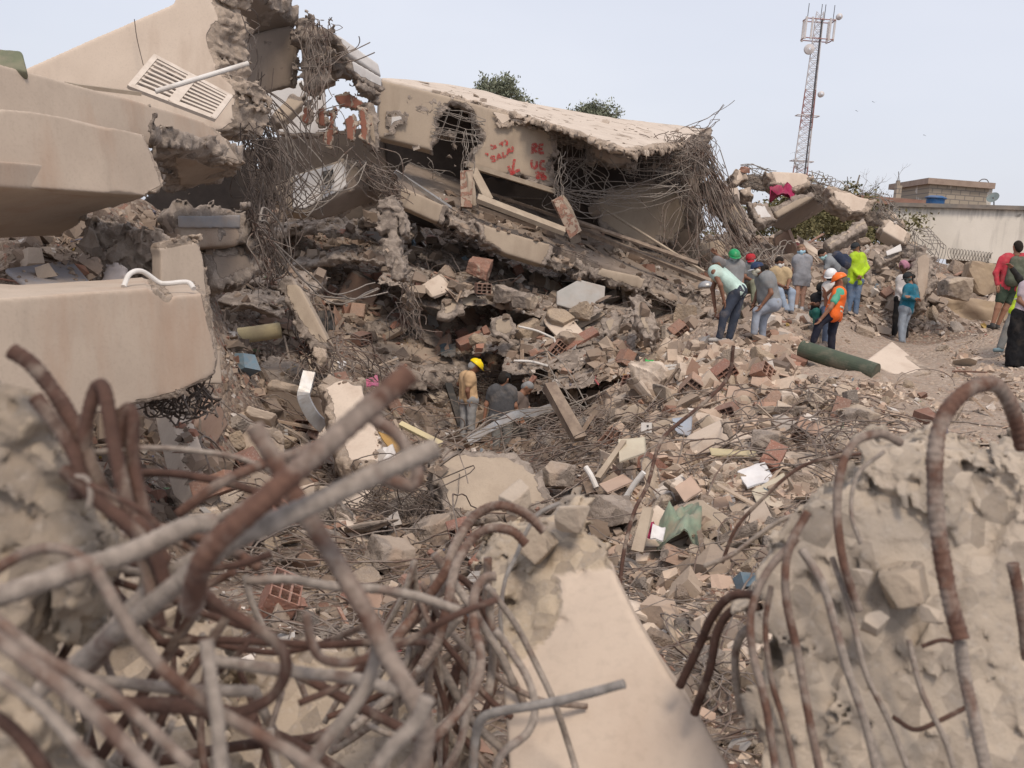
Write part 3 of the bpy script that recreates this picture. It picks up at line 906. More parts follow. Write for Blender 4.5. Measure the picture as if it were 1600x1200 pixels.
slab('masonry_chunk', 'dark rough stone masonry chunk between the parapets at left', 'masonry',
     [(150,348,9.6),(180,350,9.6),(212,342,9.5),(250,368,9.3),(262,420,9.3),(252,480,9.3),(150,480,9.4)], .5, .016, m_stone, rough='*', amp=.12, reach=.8, nsc=3.2, seed=9)
slab('tilted_board', 'grey lilac tilted board lying left of the masonry chunk', 'board', [(8,418,8.4),(112,405,9.4),(142,440,8.9),(58,456,7.9)], .05, .02, m_plain('grey_lilac', (.27, .265, .285), (.22, .215, .23), 4, dirt=.5))
slab('grey_fragment', 'pale grey fragment leaning on the masonry chunk', 'fragment', [(160,410,9),(192,411,9),(208,450,8.9),(160,470,8.9)], .06, .02, m_plain('grey_fragment', (.30, .28, .29), dirt=.3), rough='*', amp=.02)
t = thing('broken_beam', 'short beam end with a grey plastered band left of the hanging rebar', 'beam', P(330, 385, 12.8))
solid('beam_core', [(270,322,12.5),(330,316,12.9),(392,318,13.2),(402,335,13.3),(398,382,13.2),(288,388,12.6)], .5, .04, m_stone, t, rough='0,1,2,3', amp=.08, reach=.25, seed=12)
solid('plaster_band', [(277,336,12.45),(377,335,13.1),(376,357,13.1),(279,357,12.45)], .03, .02, m_plain('band_grey', (.27, .26, .26), (.22, .21, .21), 4, dirt=.4), t)
slab('broken_slab', 'dusky slab slanting down under the beam end with the grey band', 'slab', [(300,386,12.9),(402,384,13.4),(408,420,13.4),(345,455,12.9)], .5, .04, m_rawd, rough='*', amp=.06, seed=13)
slab('green_board', 'dull green board standing on the parapet at the top left corner', 'board', [(-60,70,9.2),(30,78,9.3),(35,80,9.3),(43,112,9.2),(-60,95,9)], .1, .02, m_plain('dull_green', (.16, .175, .11), (.12, .13, .09), 3, dirt=.4))
slab('cream_wall', 'tall cream wall rising to the top of the picture at left, torn at its right edge', 'wall',
     [(30,110,14.8),(150,57,15.2),(270,5,15.5),(300,-70,15.6),(345,-70,15.7),(340,0,15.7),(352,28,15.7),(335,58,15.7),(342,85,15.7),(347,105,15.7),(378,130,15.8),(375,165,15.8),(376,190,15.8),(352,210,15.7),(330,215,15.6),(200,190,15.3),(30,150,14.8)],
     .8, .035, m_cream, wdir=(.34, .9, 0), rough='4,5,6,7,8,9,10,11,12,13', amp=.09, reach=.10, seed=14)
obj('hairline_wire', *tube(smooth_path([P(210, 30, 15.1), P(214, 60, 15.1), P(224, 102, 15.1)], .1), .008, 4), m_wired, label='thin dark cable down the face of the tall cream wall', cat='cable')
m_louv = m_plain('cream_plastic', (.62, .545, .47), (.55, .48, .41), 5, .6, .1, dirt=.35)
# louvred shutter
t = thing('louvre_shutter', 'white louvred shutter leaning against the tall cream wall', 'shutter', P(280, 150, 13.3))
q = [np.array(P(241, 87, 13.6)), np.array(P(362, 151, 14)), np.array(P(335, 187, 13.2)), np.array(P(200, 136, 12.9))]
def bil(u, v): return (q[0] * (1 - u) + q[1] * u) * (1 - v) + (q[3] * (1 - u) + q[2] * u) * v
nn_ = unit(np.cross(q[1] - q[0], q[3] - q[0]))
if nn_ @ (CAM - q[0]) < 0: nn_ = -nn_
def qbar(u0_, v0_, u1_, v1_, wd, th=.03, off=0): return beam_box(bil(u0_, v0_) + nn_ * off, bil(u1_, v1_) + nn_ * off, wd, th, nn_)
for a_ in ((0, .03, 1, .03), (0, .97, 1, .97), (.02, 0, .02, 1), (.98, 0, .98, 1)): obj('frame_rail', *qbar(*a_, .07, .05), m_louv, t)
obj('middle_rail', *qbar(.5, 0, .5, 1, .12, .052), m_louv, t)
for s_ in range(2):
    for k_ in range(8):
        v_ = .1 + .8 * k_ / 7
        obj('slat', *qbar(.05 + .5 * s_, v_, .45 + .5 * s_, v_, .042, .02), m_louv, t)
slab('shutter_backing', 'grey brown plate right behind the white shutter, toned as the shade in its slots', 'plate', [(245,93,13.9),(358,153,14.3),(333,183,13.5),(206,135,13.2)], .02, .03, m_plain('painted_slot_shade', (.24, .19, .155)))  # dark tone stands in for the shade seen between the slats
obj('plastic_pipe', *tube([P(243, 143, 12.4), P(388, 99, 12.9)], .032, 12), m_pvc, label='straight white pipe lying across the louvred shutter', cat='pipe')
pp = smooth_path([P(193, 448, 7.2), P(203, 428, 7.3), P(222, 424, 7.4), P(248, 441, 7.5), P(262, 443, 7.5), P(293, 441, 7.5), P(303, 451, 7.45)], .02)
obj('plastic_pipe', *tube(pp, .019, 10), m_pvc, label='thin white bent pipe on top of the lowest parapet', cat='pipe')

# the room torn open at the top
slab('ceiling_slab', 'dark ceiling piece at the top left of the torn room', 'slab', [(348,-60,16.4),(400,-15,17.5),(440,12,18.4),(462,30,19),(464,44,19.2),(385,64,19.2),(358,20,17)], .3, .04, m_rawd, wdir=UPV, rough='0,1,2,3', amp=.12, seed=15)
slab('ceiling_beam', 'grey ceiling beam with board marks under the dark ceiling piece', 'beam', [(380,57,18.6),(460,36,19.2),(474,60,19.3),(470,90,19.4),(466,130,19.4),(392,153,18.6)], .35, .04, m_rawd, rough='1,2,3', amp=.08, seed=16)
slab('torn_column', 'shattered column top wrapped in loose rebar between the ceiling beam and the white cornice', 'column', [(462,26,18.7),(492,30,18.7),(512,48,18.8),(508,95,18.8),(500,145,18.8),(486,152,18.8),(464,120,18.7),(470,75,18.7)], .5, .04, m_stone, rough='*', amp=.16, reach=.5, nsc=4, seed=17)
t = thing('roof_cornice', 'white roof cornice broken off above the hanging brick pieces', 'cornice', P(560, 110, 19.8))
solid('upper_band', [(510,43,18.9),(532,56,19.2),(592,99,20.3),(597,120,20.4),(540,82,19.3)], .25, .03, m_white, t, rough='4', amp=.05, seed=18)
solid('lower_band', [(544,90,19.2),(597,121,20.2),(597,144,20.2),(572,132,19.8),(550,117,19.3)], .12, .03, m_white, t, rough='2,3,4', amp=.04, seed=19)
solid('soffit_strip', [(562,126,19.3),(588,139,19.8),(585,149,19.8),(557,135,19.2)], .06, .03, m_white, t, rough='*', amp=.02)
solid('underside', [(488,34,19.4),(520,50,19.4),(546,86,19.6),(600,128,20.6),(590,160,20.6),(560,130,20),(530,130,19.8),(505,95,19.5)], .4, .04, m_stone, t, rough='*', amp=.12, reach=.3, seed=20)
slab('concrete_strut', 'square concrete strut slanting across the bright opening', 'strut', [(458,146,18.3),(476,147,18.3),(474,160,18.3),(434,198,18),(420,182,18)], .32, .03, m_raw, rough='0,3', amp=.05, seed=21)
slab('inner_wall', 'bright white inner wall seen through the torn opening', 'wall', [(385,150,22),(440,128,22),(505,120,22),(512,215,22),(440,216,22),(395,180,22)], .2, .05, m_white, rough='3,4', amp=.05, seed=22)
slab('hanging_column', 'pale splintered column hanging left of the fallen roof', 'column', [(566,160,19.7),(580,158,19.7),(592,180,19.8),(598,232,19.8),(588,240,19.8),(572,222,19.7)], .3, .03, m_raw, rough='*', amp=.06, seed=23)
m_red1 = m_conc('torn_brick', ((.30, .135, .095), (.24, .11, .08)), RAWC, patch=.53, pscale=3, stain=.2)
for i_, (pl, lab) in enumerate((([(472,168,19),(486,160,19),(488,185,19),(480,196,19),(470,190,19)], 'leftmost dark red hanging brick flap under the cornice'),
    ([(496,168,19.2),(508,165,19.2),(514,190,19.2),(508,200,19.2),(496,196,19.2)], 'second red brick flap from the left under the cornice'),
    ([(512,172,19.3),(522,168,19.3),(524,205,19.3),(517,232,19.3),(508,228,19.3)], 'long thin plaster and brick flap in the middle'),
    ([(536,185,19.4),(552,176,19.4),(560,200,19.4),(552,222,19.4),(540,218,19.4)], 'broad brick flap with a pale patch under the cornice'),
    ([(560,166,19.5),(570,168,19.5),(578,200,19.5),(574,224,19.5),(562,214,19.5)], 'red brick flap beside the splintered column'),
    ([(520,148,19.8),(548,145,19.8),(572,160,19.8),(560,172,19.8),(530,168,19.8)], 'brick remains in the shade right under the cornice'))):
    slab('brick_flap', lab, 'brick flap', pl, .10, .02, m_red1, 'hanging brick flaps', rough='*', amp=.05, reach=.03, nsc=7, seed=30 + i_)
t = thing('switch_box_beam', 'white beam carrying a black switch box below the torn room', 'beam', P(500, 300, 19.8))
solid('beam_core', [(428,292,19.4),(462,272,19.7),(548,244,20),(575,250,20.1),(582,285,20.1),(556,293,20),(476,332,19.6),(455,328,19.4),(432,308,19.3)], .5, .035, m_raw, t, rough='2,3,4', amp=.07, seed=36)
solid('white_plaster', [(458,274,19.55),(543,250,19.88),(549,262,19.9),(552,287,19.9),(476,326,19.5),(457,326,19.4)], .025, .02, m_white, t, rough='1,2', amp=.02)
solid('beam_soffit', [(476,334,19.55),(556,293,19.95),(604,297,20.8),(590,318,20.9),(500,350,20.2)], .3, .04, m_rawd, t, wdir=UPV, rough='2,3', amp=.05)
bx = [P(504, 268, 19.5), P(520, 264, 19.55), P(522, 286, 19.55), P(506, 289, 19.5)]
c_ = sum(bx) / 4
bo = obj('switch_box', *obox(c_, bx[1] - bx[0], np.array([0, .09, 0]), bx[0] - bx[3]), m_black, t)
for dx, dy in ((-.045, .07), (.045, .07), (0, -.07)):
    obj('switch', *obox(c_ + np.array([dx, -.05, dy]), np.array([.05, 0, 0]), np.array([0, .03, 0]), np.array([0, 0, .06])), m_plain('switch_grey', (.12, .12, .12)), bo)

# the fallen roof
roof = thing('fallen_roof', 'long fallen roof slab with red spray paint letters on its front beam', 'roof', P(850, 300, 22.5))
solid('roof_slab', [(594,121,21.4),(640,124,23.4),(700,131,26),(760,142,26.5),(812,158,27),(960,184,28),(1075,197,27.5),(1108,203,26.8),(1098,220,24.6),(985,236,23.6),(870,196,22.9),(745,160,22.2),(690,144,21.9)], .14, .04, m_roof, roof, wdir=DN, rough='6,7,8,9,10,11', amp=.09, reach=.22, base=.01, seed=40)
fas = solid('front_beam', [(594,124,21.4),(690,147,21.7),(740,161,21.9),(840,190,22.25),(866,200,22.4),(874,238,22.4),(862,262,22.4),(876,297,22.4),(800,278,22.2),(728,256,21.9),(700,242,21.8),(640,226,21.5),(590,214,21.4)], .4, .035, m_raw, roof,
      rough='3,4,5,6,7', amp=.09, reach=.14, seed=41, holes=((712,188,.27),(730,212,.27),(702,226,.26),(716,240,.24)))
solid('shattered_band', [(862,200,22.5),(920,217,22.8),(988,243,23.2),(1000,262,23.2),(955,264,23),(925,252,22.9),(918,228,22.8),(865,212,22.5)], .35, .035, m_stone, roof, rough='*', amp=.1, seed=42)
solid('shattered_end', [(985,240,23.2),(1060,235,24),(1108,203,24.6),(1112,225,24.6),(1075,240,24),(1000,252,23.2)], .4, .04, m_stone, roof, rough='*', amp=.15, seed=43)
solid('plaster_patch', [(604,173,21.38),(628,172,21.4),(638,178,21.4),(636,194,21.4),(622,197,21.4),(618,210,21.4),(600,212,21.38)], .02, .015, m_white, roof, rough='*', amp=.01)
solid('plaster_patch', [(755,170,21.9),(800,180,22),(858,196,22.2),(850,206,22.2),(825,200,22.1),(800,196,22),(785,206,21.95),(770,190,21.9)], .02, .015, m_cream, roof, rough='2,3,4,5,6,7', amp=.012)
obj('lintel', *beam_box(P(730, 257, 21.75), P(866, 299, 22.2), .22, .10), m_woodl, roof)
solid('end_wall', [(1050,240,25),(1105,205,25.2),(1106,260,25),(1100,345,24.6),(1080,380,24.6),(1070,300,24.8)], .3, .05, m_rawd, roof, rough='*', amp=.1, seed=44)
solid('inner_panel', [(925,308,24.8),(965,290,25),(1010,281,25),(1060,290,25.2),(1078,320,25.1),(1085,352,25),(1062,368,24.9),(1055,382,24.8),(1030,376,24.8),(1030,388,24.8),(990,385,24.8),(935,350,24.7)], .2, .04, m_raw, roof, rough='*', amp=.06, seed=45)
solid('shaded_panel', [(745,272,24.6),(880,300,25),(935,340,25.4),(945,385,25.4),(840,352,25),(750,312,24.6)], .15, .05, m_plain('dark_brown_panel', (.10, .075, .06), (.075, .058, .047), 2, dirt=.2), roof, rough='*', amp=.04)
solid('rear_light_blocker', [(600,140,23.6),(700,146,25),(960,195,27.2),(1085,214,26.2),(1100,420,27),(600,345,25)], .25, .08, m_plain('shade_toned_wall', (.07, .055, .045), (.05, .04, .035), 1, dirt=.15), roof)  # added to block light under the roof; near black colour stands in for shade
solid('side_light_blocker', [(400,215,24),(600,195,24.4),(612,350,24.2),(410,345,24)], .2, .08, bpy.data.materials['shade_toned_wall'], roof)  # added light blocker continuing to the left, in the same shade colour
slab('added_dark_backing', 'added dark backing, toned as deep shade, behind the parapets and the hanging rebar', 'wall', [(225,225,17.5),(405,235,18),(420,335,18),(225,345,17)], .2, .06, bpy.data.materials['shade_toned_wall'], rough='*', amp=.1)  # added backing that closes the sky gap; deep shade is put into its colour
# red spray paint: brush strokes following the beam face
m_spray = None
g = G('red_spray_paint')
tr_ = g.t.nodes.new('ShaderNodeBsdfTransparent')
mx_ = g.t.nodes.new('ShaderNodeMixShader')
g.set(g.b.inputs['Base Color'], g.mix(g.mapr(g.noise(14, 4), .4, .6), (.46, .035, .035), (.36, .07, .06)))
g.set(mx_.inputs[0], g.mapr(g.noise(30, 6, .75), .38, .56))
g.t.links.new(tr_.outputs[0], mx_.inputs[1])
g.t.links.new(g.b.outputs[0], mx_.inputs[2])
g.t.links.new(mx_.outputs[0], g.t.nodes['Material Output'].inputs[0])
m_spray = g.m
_fa = np.array([(594,124,21.4),(690,147,21.7),(740,161,21.9),(840,190,22.25),(866,200,22.4),(874,238,22.4),(862,262,22.4),(876,297,22.4),(800,278,22.2),(728,256,21.9),(700,242,21.8),(640,226,21.5),(590,214,21.4)], float)
_fw = Pn(_fa)
_fc = _fw.mean(0)
_fn = np.linalg.svd(_fw - _fc)[2][2]
if _fn @ (CAM - _fc) < 0: _fn = -_fn
def on_beam(px, py, off=.012):
    r = P(px, py, 1) - CAM
    return CAM + r * (((_fc - CAM) @ _fn) / (r @ _fn)) + _fn * off
def stroke(pts, wd, off):
    p = smooth_path(np.array([on_beam(x, y, off) for x, y in pts]), .015)
    t_ = np.gradient(p, axis=0)
    t_ /= np.linalg.norm(t_, axis=1)[:, None] + 1e-9
    s_ = np.cross(t_, _fn)
    ww = (wd * (1 + .25 * vn(np.arange(len(p))[:, None] * np.array([[.7, 0, 0]]) + wd * 99, 3)))[:, None]
    V = np.vstack([p - s_ * ww, p + s_ * ww, p - s_ * ww - _fn * .006, p + s_ * ww - _fn * .006])
    n_ = len(p)
    k = np.arange(n_ - 1)
    return V, np.stack([k, k + 1, n_ + k + 1, n_ + k], 1)
z3 = lambda x, y: (720 + x * 180 / 1350, 160 + y * 160 / 1200)
words = {  # traced strokes in the coordinates of an enlarged detail of the beam
 'SALA': [[(400,640),(370,630),(355,655),(395,668),(400,690),(360,692)], [(425,680),(440,610),(475,655)], [(432,650),(462,640)], [(490,580),(498,640),(530,622)], [(540,620),(560,545),(590,590)], [(548,590),(580,575)], [(600,585),(612,540),(590,525)]],
 'mark': [[(345,505),(385,510),(390,535),(350,545)], [(395,500),(415,535)], [(450,495),(480,470),(500,465)], [(475,470),(490,510)], [(505,450),(535,455),(540,490),(520,500)], [(285,600),(315,608),(305,622)]],
 'arrow': [[(630,665),(615,740),(605,830)], [(555,745),(570,790),(600,835)], [(690,790),(640,810),(600,840)], [(575,850),(610,858)]],
 'RE': [[(835,495),(838,550),(835,605)], [(835,500),(870,490),(885,515),(840,545)], [(850,548),(890,590)], [(912,505),(915,550),(918,600)], [(912,503),(965,492)], [(914,550),(955,545)], [(918,600),(970,592)]],
 'UC': [[(830,675),(830,740),(855,772),(885,750),(888,690)], [(985,695),(950,690),(928,720),(935,770),(965,782),(995,792)]],
 '28': [[(870,822),(905,820),(912,845),(885,880),(925,885)], [(975,840),(945,830),(940,852),(980,865),(990,890),(950,895),(945,870),(975,845)]],
}
for wd_, (k_, st_) in zip((.022, .02, .032, .030, .030, .03), words.items()):
    V, Fc = merge([stroke([z3(*p) for p in s_], wd_, .014 + .002 * i_) for i_, s_ in enumerate(st_)])
    obj('spray_paint_arrow' if k_ == 'arrow' else 'spray_paint_letters', V, Fc, m_spray, fas)

# lower floor slab and its broken edge beam
fl = thing('fallen_floor', 'fallen floor slab whose broken edge beam runs down to the right through the picture centre', 'floor slab', P(830, 430, 21.6))
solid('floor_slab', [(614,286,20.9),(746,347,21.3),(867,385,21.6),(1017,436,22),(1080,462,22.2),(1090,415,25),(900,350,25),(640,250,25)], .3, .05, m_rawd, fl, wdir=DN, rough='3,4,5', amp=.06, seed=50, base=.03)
EB = [('beam_block', m_raw, [(618,287,20.8),(702,324,21),(692,352,21),(616,318,20.8)], '1,3', .05), ('beam_block', m_raw, [(745,348,21.1),(868,384,21.4),(856,417,21.4),(775,392,21.1),(752,381,21.1)], '1,3,4', .05),
      ('beam_block', m_raw, [(930,417,21.6),(1018,435,21.8),(1010,462,21.8),(918,433,21.6)], '1,2,3', .07),
      ('crushed_joint', m_stone, [(696,326,21.1),(750,350,21.2),(756,380,21.2),(692,350,21.1)], '*', .14), ('crushed_joint', m_stone, [(862,388,21.5),(932,420,21.7),(922,435,21.7),(852,412,21.5)], '*', .14),
      ('crushed_end', m_stone, [(1010,436,21.9),(1092,462,22.2),(1085,490,22.2),(1012,465,21.9)], '*', .2)]
for i_, (n_, m_, pl, ro, am) in enumerate(EB): solid(n_, [(x, y, d * .985) for x, y, d in pl], .4, .035, m_, fl, rough=ro, amp=am, seed=51 + i_)
obj('painted_edge_shadow', *obox((P(811, 376, 21.2) + P(835, 383, 21.25)) / 2, (P(835, 383, 21.25) - P(811, 376, 21.2)) * .45, np.array([0, .1, 0]), np.array([0, 0, .05])), m_black, fl)  # solid black box that stands in for a shadow on the edge beam
# ledges of the lower storeys
slab('floor_ledge', 'dusty floor ledge on the far side of the pit behind the yellow helmet', 'floor slab', [(495,520,20.4),(560,498,22),(700,520,22.4),(748,548,22),(745,578,20.9),(640,588,20.1),(520,566,19.4)], .3, .05, m_stone, wdir=DN, rough='*', amp=.12, reach=.4, seed=60, near=0.97, base=.03)
slab('floor_ledge', 'short broken floor ledge right of the lowest parapet', 'floor slab', [(335,590,15.2),(430,556,17),(470,560,17.2),(480,578,16.2),(440,592,15.5),(370,614,14.8),(333,616,14.6)], .3, .04, m_stone, wdir=DN, rough='*', amp=.1, reach=.3, seed=61, near=0.95, base=.03)
slab('floor_ledge', 'brick strewn floor edge right of the leaning cream column', 'floor slab', [(515,480,22.4),(600,470,23),(640,490,22.4),(615,506,21.8),(530,512,21.2)], .3, .04, m_stone, wdir=DN, rough='*', amp=.1, reach=.3, seed=62, near=0.96, base=.03)
slab('leaning_column', 'cream broken column leaning at centre left with rebar pouring from its top', 'column', [(432,428,15.4),(458,432,15.4),(470,450,15.4),(512,530,15),(508,548,15),(492,545,15),(462,512,15.2),(440,470,15.3)], .4, .025, m_raw, rough='0,4,5,6,7', amp=.05, seed=63, near=0.94)
slab('column_stump', 'short pale column stump below the leaning cream column', 'column', [(486,540,14.9),(508,536,14.9),(512,572,14.8),(490,580,14.8)], .3, .025, m_creamp, rough='*', amp=.03, seed=64, near=0.94)
slab('hanging_pier', 'grey lumpy masonry pier hanging by its rebar left of the edge beam', 'pier', [(592,312,19.6),(618,308,19.6),(628,350,19.5),(634,390,19.5),(642,438,19.4),(618,446,19.4),(608,410,19.5),(596,370,19.5),(588,335,19.6)], .5, .03, m_stone, rough='*', amp=.08, reach=.3, nsc=4, seed=65, near=0.93)
slab('fallen_column', 'pale fallen column standing in the middle distance behind the thick foreground bar', 'column', [(497,604,13.4),(514,590,13.5),(540,583,13.6),(562,592,13.5),(575,640,13),(597,690,12.4),(588,730,12),(535,728,12),(515,670,12.6)], .45, .025, m_cream, rough='0,1,2,6,7,8', amp=.05, seed=66, near=0.93)
slab('fallen_beam', 'square pale beam leaning below the lowest parapet at left', 'beam', [(266,636,9.6),(294,638,9.6),(334,745,8.9),(358,812,8.5),(310,815,8.4),(283,714,9)], .5, .02, m_creamp, wdir=(-.62, .75, 0), rough='0,3', amp=.03, seed=67, near=0.95)
slab('buried_slab', 'rust stained concrete slab lying below the pit between the rebar and the debris mound', 'slab', [(668,722,11.5),(690,704,11.65),(720,698,11.75),(800,703,11.85),(850,735,11.7),(872,790,11.2),(800,812,10.9),(690,808,10.9)], .35, .03, m_raw, rough='*', amp=.05, seed=68, near=0.93)
slab('white_panel', 'grey white panel with clipped corners under the edge beam', 'panel', [(870,455,20.3),(905,436,20.5),(946,447,20.6),(945,470,20.5),(925,493,20.3),(870,476,20.2)], .06, .02, m_plain('panel_white', (.40, .385, .365), (.34, .33, .31), 3, dirt=.4))
slab('wall_fragment', 'rounded beige wall fragment in the middle of the rubble face', 'fragment', [(765,497,20),(780,488,20),(802,490,20),(811,514,19.9),(794,533,19.9),(766,523,19.9)], .15, .025, m_raw, rough='*', amp=.04, seed=70, near=0.97)
slab('wall_fragment', 'pale triangular fragment left of the rounded wall fragment', 'fragment', [(688,466,20.8),(722,453,21),(725,486,20.6),(700,497,20.4),(684,492,20.5)], .12, .025, m_raw, rough='*', amp=.03, seed=71, near=0.97)
slab('broken_column', 'pale broken column lying under the lower end of the edge beam', 'column', [(986,464,19.4),(1012,466,19.4),(1022,505,19),(1034,530,18.8),(1018,540,18.8),(988,500,19.2)], .4, .03, m_raw, rough='*', amp=.06, seed=72, near=0.96)
slab('wall_fragment', 'pale fragment leaning left of the broken column under the edge beam', 'fragment', [(936,500,19.8),(955,488,19.8),(972,494,19.7),(962,520,19.5),(948,530,19.5)], .12, .025, m_raw, rough='*', amp=.03, seed=73, near=0.97)
slab('cream_plate', 'clean cream triangular plate lying flat in the yard by the green pipe', 'plate', [(1394,532,17.4),(1428,560,16.6),(1457,580,16),(1413,592,15.6),(1352,563,16.2)], .1, .02, m_cream, wdir=(0, .4, -.9), rough='1,2', amp=.02, chip=.02)
obj('green_pipe', *tube(smooth_path([P(1252, 545, 16.2), P(1310, 563, 15.8), P(1369, 582, 15.4)], .3), .145, 24), m_plain('green_pipe_paint', (.075, .095, .065), (.06, .075, .055), 3, .7, .2, dirt=.35), label='thick dull green pipe lying on the mound by the orange vest', cat='pipe', smooth=False, catch=True)

# broken frame at right
FR = 'pieces of the broken frame at right'
E = [('frame_beam', 'cream beam stump left of the pink cloth on the broken frame', [(1142,286,26.8),(1147,265,27),(1168,264,27),(1168,281,27),(1150,293,26.8)], .5, m_creamp, '0,2,3,4', .05),
 ('frame_beam', 'rounded cream top beam of the broken frame beneath the tower', [(1197,267,26.5),(1250,269,26.5),(1271,274,26.5),(1266,291,26.4),(1243,298,26.3),(1211,291,26.4)], .5, m_cream, '2,3,4,5', .05),
 ('frame_beam', 'cream sloping beam right of the rebar knot under the tower', [(1294,288,26),(1320,295,26),(1342,307,26),(1368,312,26),(1352,335,25.8),(1332,336,25.8),(1300,313,25.9)], .5, m_cream, '0,3,4,5,6', .05),
 ('frame_beam', 'lower cream beam against the pale wall, above the pink headscarf', [(1385,338,25.4),(1426,366,25.1),(1417,383,25),(1371,356,25.3)], .5, m_cream, '1,3', .05),
 ('frame_slab', 'small cream slab under the left stump of the broken frame', [(1150,294,26.4),(1176,289,26.4),(1176,302,26.3),(1162,309,26.2)], .4, m_creamp, '*', .05),
 ('frame_slab', 'tilted slab with a white plaster patch over the dark opening', [(1205,325,25.8),(1240,306,26),(1270,297,26.2),(1277,306,26.2),(1216,340,25.8)], .3, m_raw, '0,1,2', .04),
 ('frame_slab', 'pale flat slab left of the dark opening', [(1167,313,26),(1200,316,26),(1215,342,25.6),(1184,346,25.6)], .3, m_white, '*', .04),
 ('frame_wall', 'leaning raw wall panel right of the fallen roof end', [(1097,288,24.8),(1115,274,24.9),(1133,286,24.8),(1150,308,24.6),(1183,355,24.2),(1170,376,24),(1150,362,24.2),(1108,318,24.7)], .35, m_raw, '*', .06),
 ('frame_beam', 'raw beam slanting up to the right behind the bending man', [(1289,376,25),(1347,339,25.6),(1358,352,25.4),(1298,389,24.8)], .4, m_raw, '0,2', .04),
 ('frame_slab', 'flat slab piece with a white corner behind the lime shirt', [(1366,402,25),(1385,388,25.2),(1415,379,25.4),(1420,392,25.2),(1376,411,24.8)], .3, m_raw, '*', .05),
 ('frame_slab', 'dusty floor piece right behind the lime shirted man', [(1352,428,25),(1398,412,25.4),(1408,432,25),(1354,450,24.8)], .3, m_stone, '*', .08),
 ('frame_column', 'broken column below the rebar ring beside the pink headscarf', [(1425,398,23.6),(1448,384,23.6),(1462,402,23.6),(1460,440,23.4),(1448,482,23.2),(1428,470,23.3)], .5, m_stone, '*', .12),
 ('frame_column', 'second thin column piece leaning by the lower cream beam', [(1381,322,26.6),(1398,328,26.6),(1421,352,26.4),(1412,354,26.4),(1388,338,26.5)], .3, m_cream, '*', .04)]
for i_, (n_, lab, pl, th_, m_, ro, am) in enumerate(E): slab(n_, lab, n_.split('_')[1], pl, th_, .035, m_, rough=ro, amp=am, seed=80 + i_, near=.98)
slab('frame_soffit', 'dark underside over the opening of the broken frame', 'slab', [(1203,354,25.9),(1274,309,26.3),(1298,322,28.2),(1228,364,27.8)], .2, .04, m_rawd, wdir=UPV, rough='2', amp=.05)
slab('plaster_sheet', 'white plaster sheet on the flat slab behind the lime shirt', 'plaster', [(1384,392,24.4),(1408,380,24.6),(1410,392,24.5),(1386,400,24.3)], .03, .02, m_white)
slab('beam_remnant', 'beige wall remnant low behind the lime shirted man', 'beam', [(1345,438,25.2),(1388,430,25.4),(1388,450,25.2),(1345,455,25.1)], .3, .03, m_raw, rough='*', amp=.04)

# crushed storeys sticking out of the rubble face
m_redc = m_conc('brick_screed', ((.30, .20, .15), (.36, .26, .20)), RAWG, patch=.6, pscale=3, stain=.3)
LY = [((415,366),(500,356),(562,366), 21.3, 11, m_stone, 'floor layer edge below the switch box beam'), ((455,418),(530,402),(606,408), 20.8, 10, m_rawd, 'thin floor layer below the first one at centre left'),
 ((640,462),(700,474),(765,470), 20.4, 12, m_stone, 'short floor layer edge left of the rounded wall fragment'), ((738,545),(880,540),(1010,498), 19.6, 11, m_redc, 'long reddish storey edge climbing to the right above the pit'),
 ((790,575),(900,566),(990,535), 18.9, 11, m_stone, 'grey storey edge under the long reddish one'), ((815,606),(930,590),(1000,566), 18.3, 12, m_redc, 'lowest reddish storey edge just above the pit'),
 ((345,432),(410,440),(480,462), 17, 12, m_redc, 'reddish floor edge left of the leaning column'), ((340,474),(390,476),(440,490), 16.2, 12, m_stone, 'dusty floor edge above the yellowish foam roll'),
 ((830,512),(890,498),(940,476), 20.1, 9, m_rawd, 'thin slab edge under the white clipped panel'), ((560,345),(600,352),(640,372), 21.6, 10, m_rawd, 'slab edge in the shade left of the edge beam'),
 ((690,392),(800,440),(905,476), 22.3, 11, m_rawd, 'long slab edge sloping right in the shade below the edge beam'), ((750,462),(870,490),(985,508), 20.6, 12, m_stone, 'dusty slab edge sloping right under the white clipped panel'),
 ((590,432),(680,450),(748,452), 20.3, 12, m_redc, 'reddish slab edge beside the hanging grey pier'), ((655,400),(700,410),(760,432), 22, 12, m_rawd, 'slab edge in the shade under the first edge beam block')]
for i_, (a, m, b, d, hh, mt, lab) in enumerate(LY):
    pl = [(a[0],a[1],d),(m[0],m[1],d-.2),(b[0],b[1],d),(b[0],b[1]+hh,d),(m[0],m[1]+hh,d-.2),(a[0],a[1]+hh,d)]
    slab('storey_slab', lab, 'floor slab', pl, 1.3, .04, mt, 'crushed storey slabs', rough='*', amp=.07, reach=.3, seed=140 + i_, wdir=(.05, 1, .25))
# ---------------------------------------------------------------- loose rubble
_V, _P, _n0 = [], [], 0
for V, Fc in HERO:
    _V.append(np.asarray(V, float))
    for a in (Fc if isinstance(Fc, (list, tuple)) else [Fc]): _P.extend((np.asarray(a) + _n0).tolist())
    _n0 += len(V)
NTER = len(HERO[0][1])
BV = BVHTree.FromPolygons([tuple(v) for v in np.concatenate(_V)], _P)
def cast(px, py, mind=1.0):
    o = Vector(CAM)
    d = Vector(P(px, py, 1) - CAM).normalized()
    h = BV.ray_cast(o + d * mind, d, 60)
    if h[0] is None: return None
    n = np.array(h[1]) * (1 if h[1].dot(-d) > 0 else -1)
    if h[2] >= NTER and (n[2] < .72 or rnd.random() < .45): return None
    return np.array(h[0]), n
def drop(x, y):
    h = BV.ray_cast(Vector((x, y, 30)), Vector((0, 0, -1)), 60)
    return None if h[0] is None else np.array(h[0])
def depth(p): return float((p - CAM) @ f0)
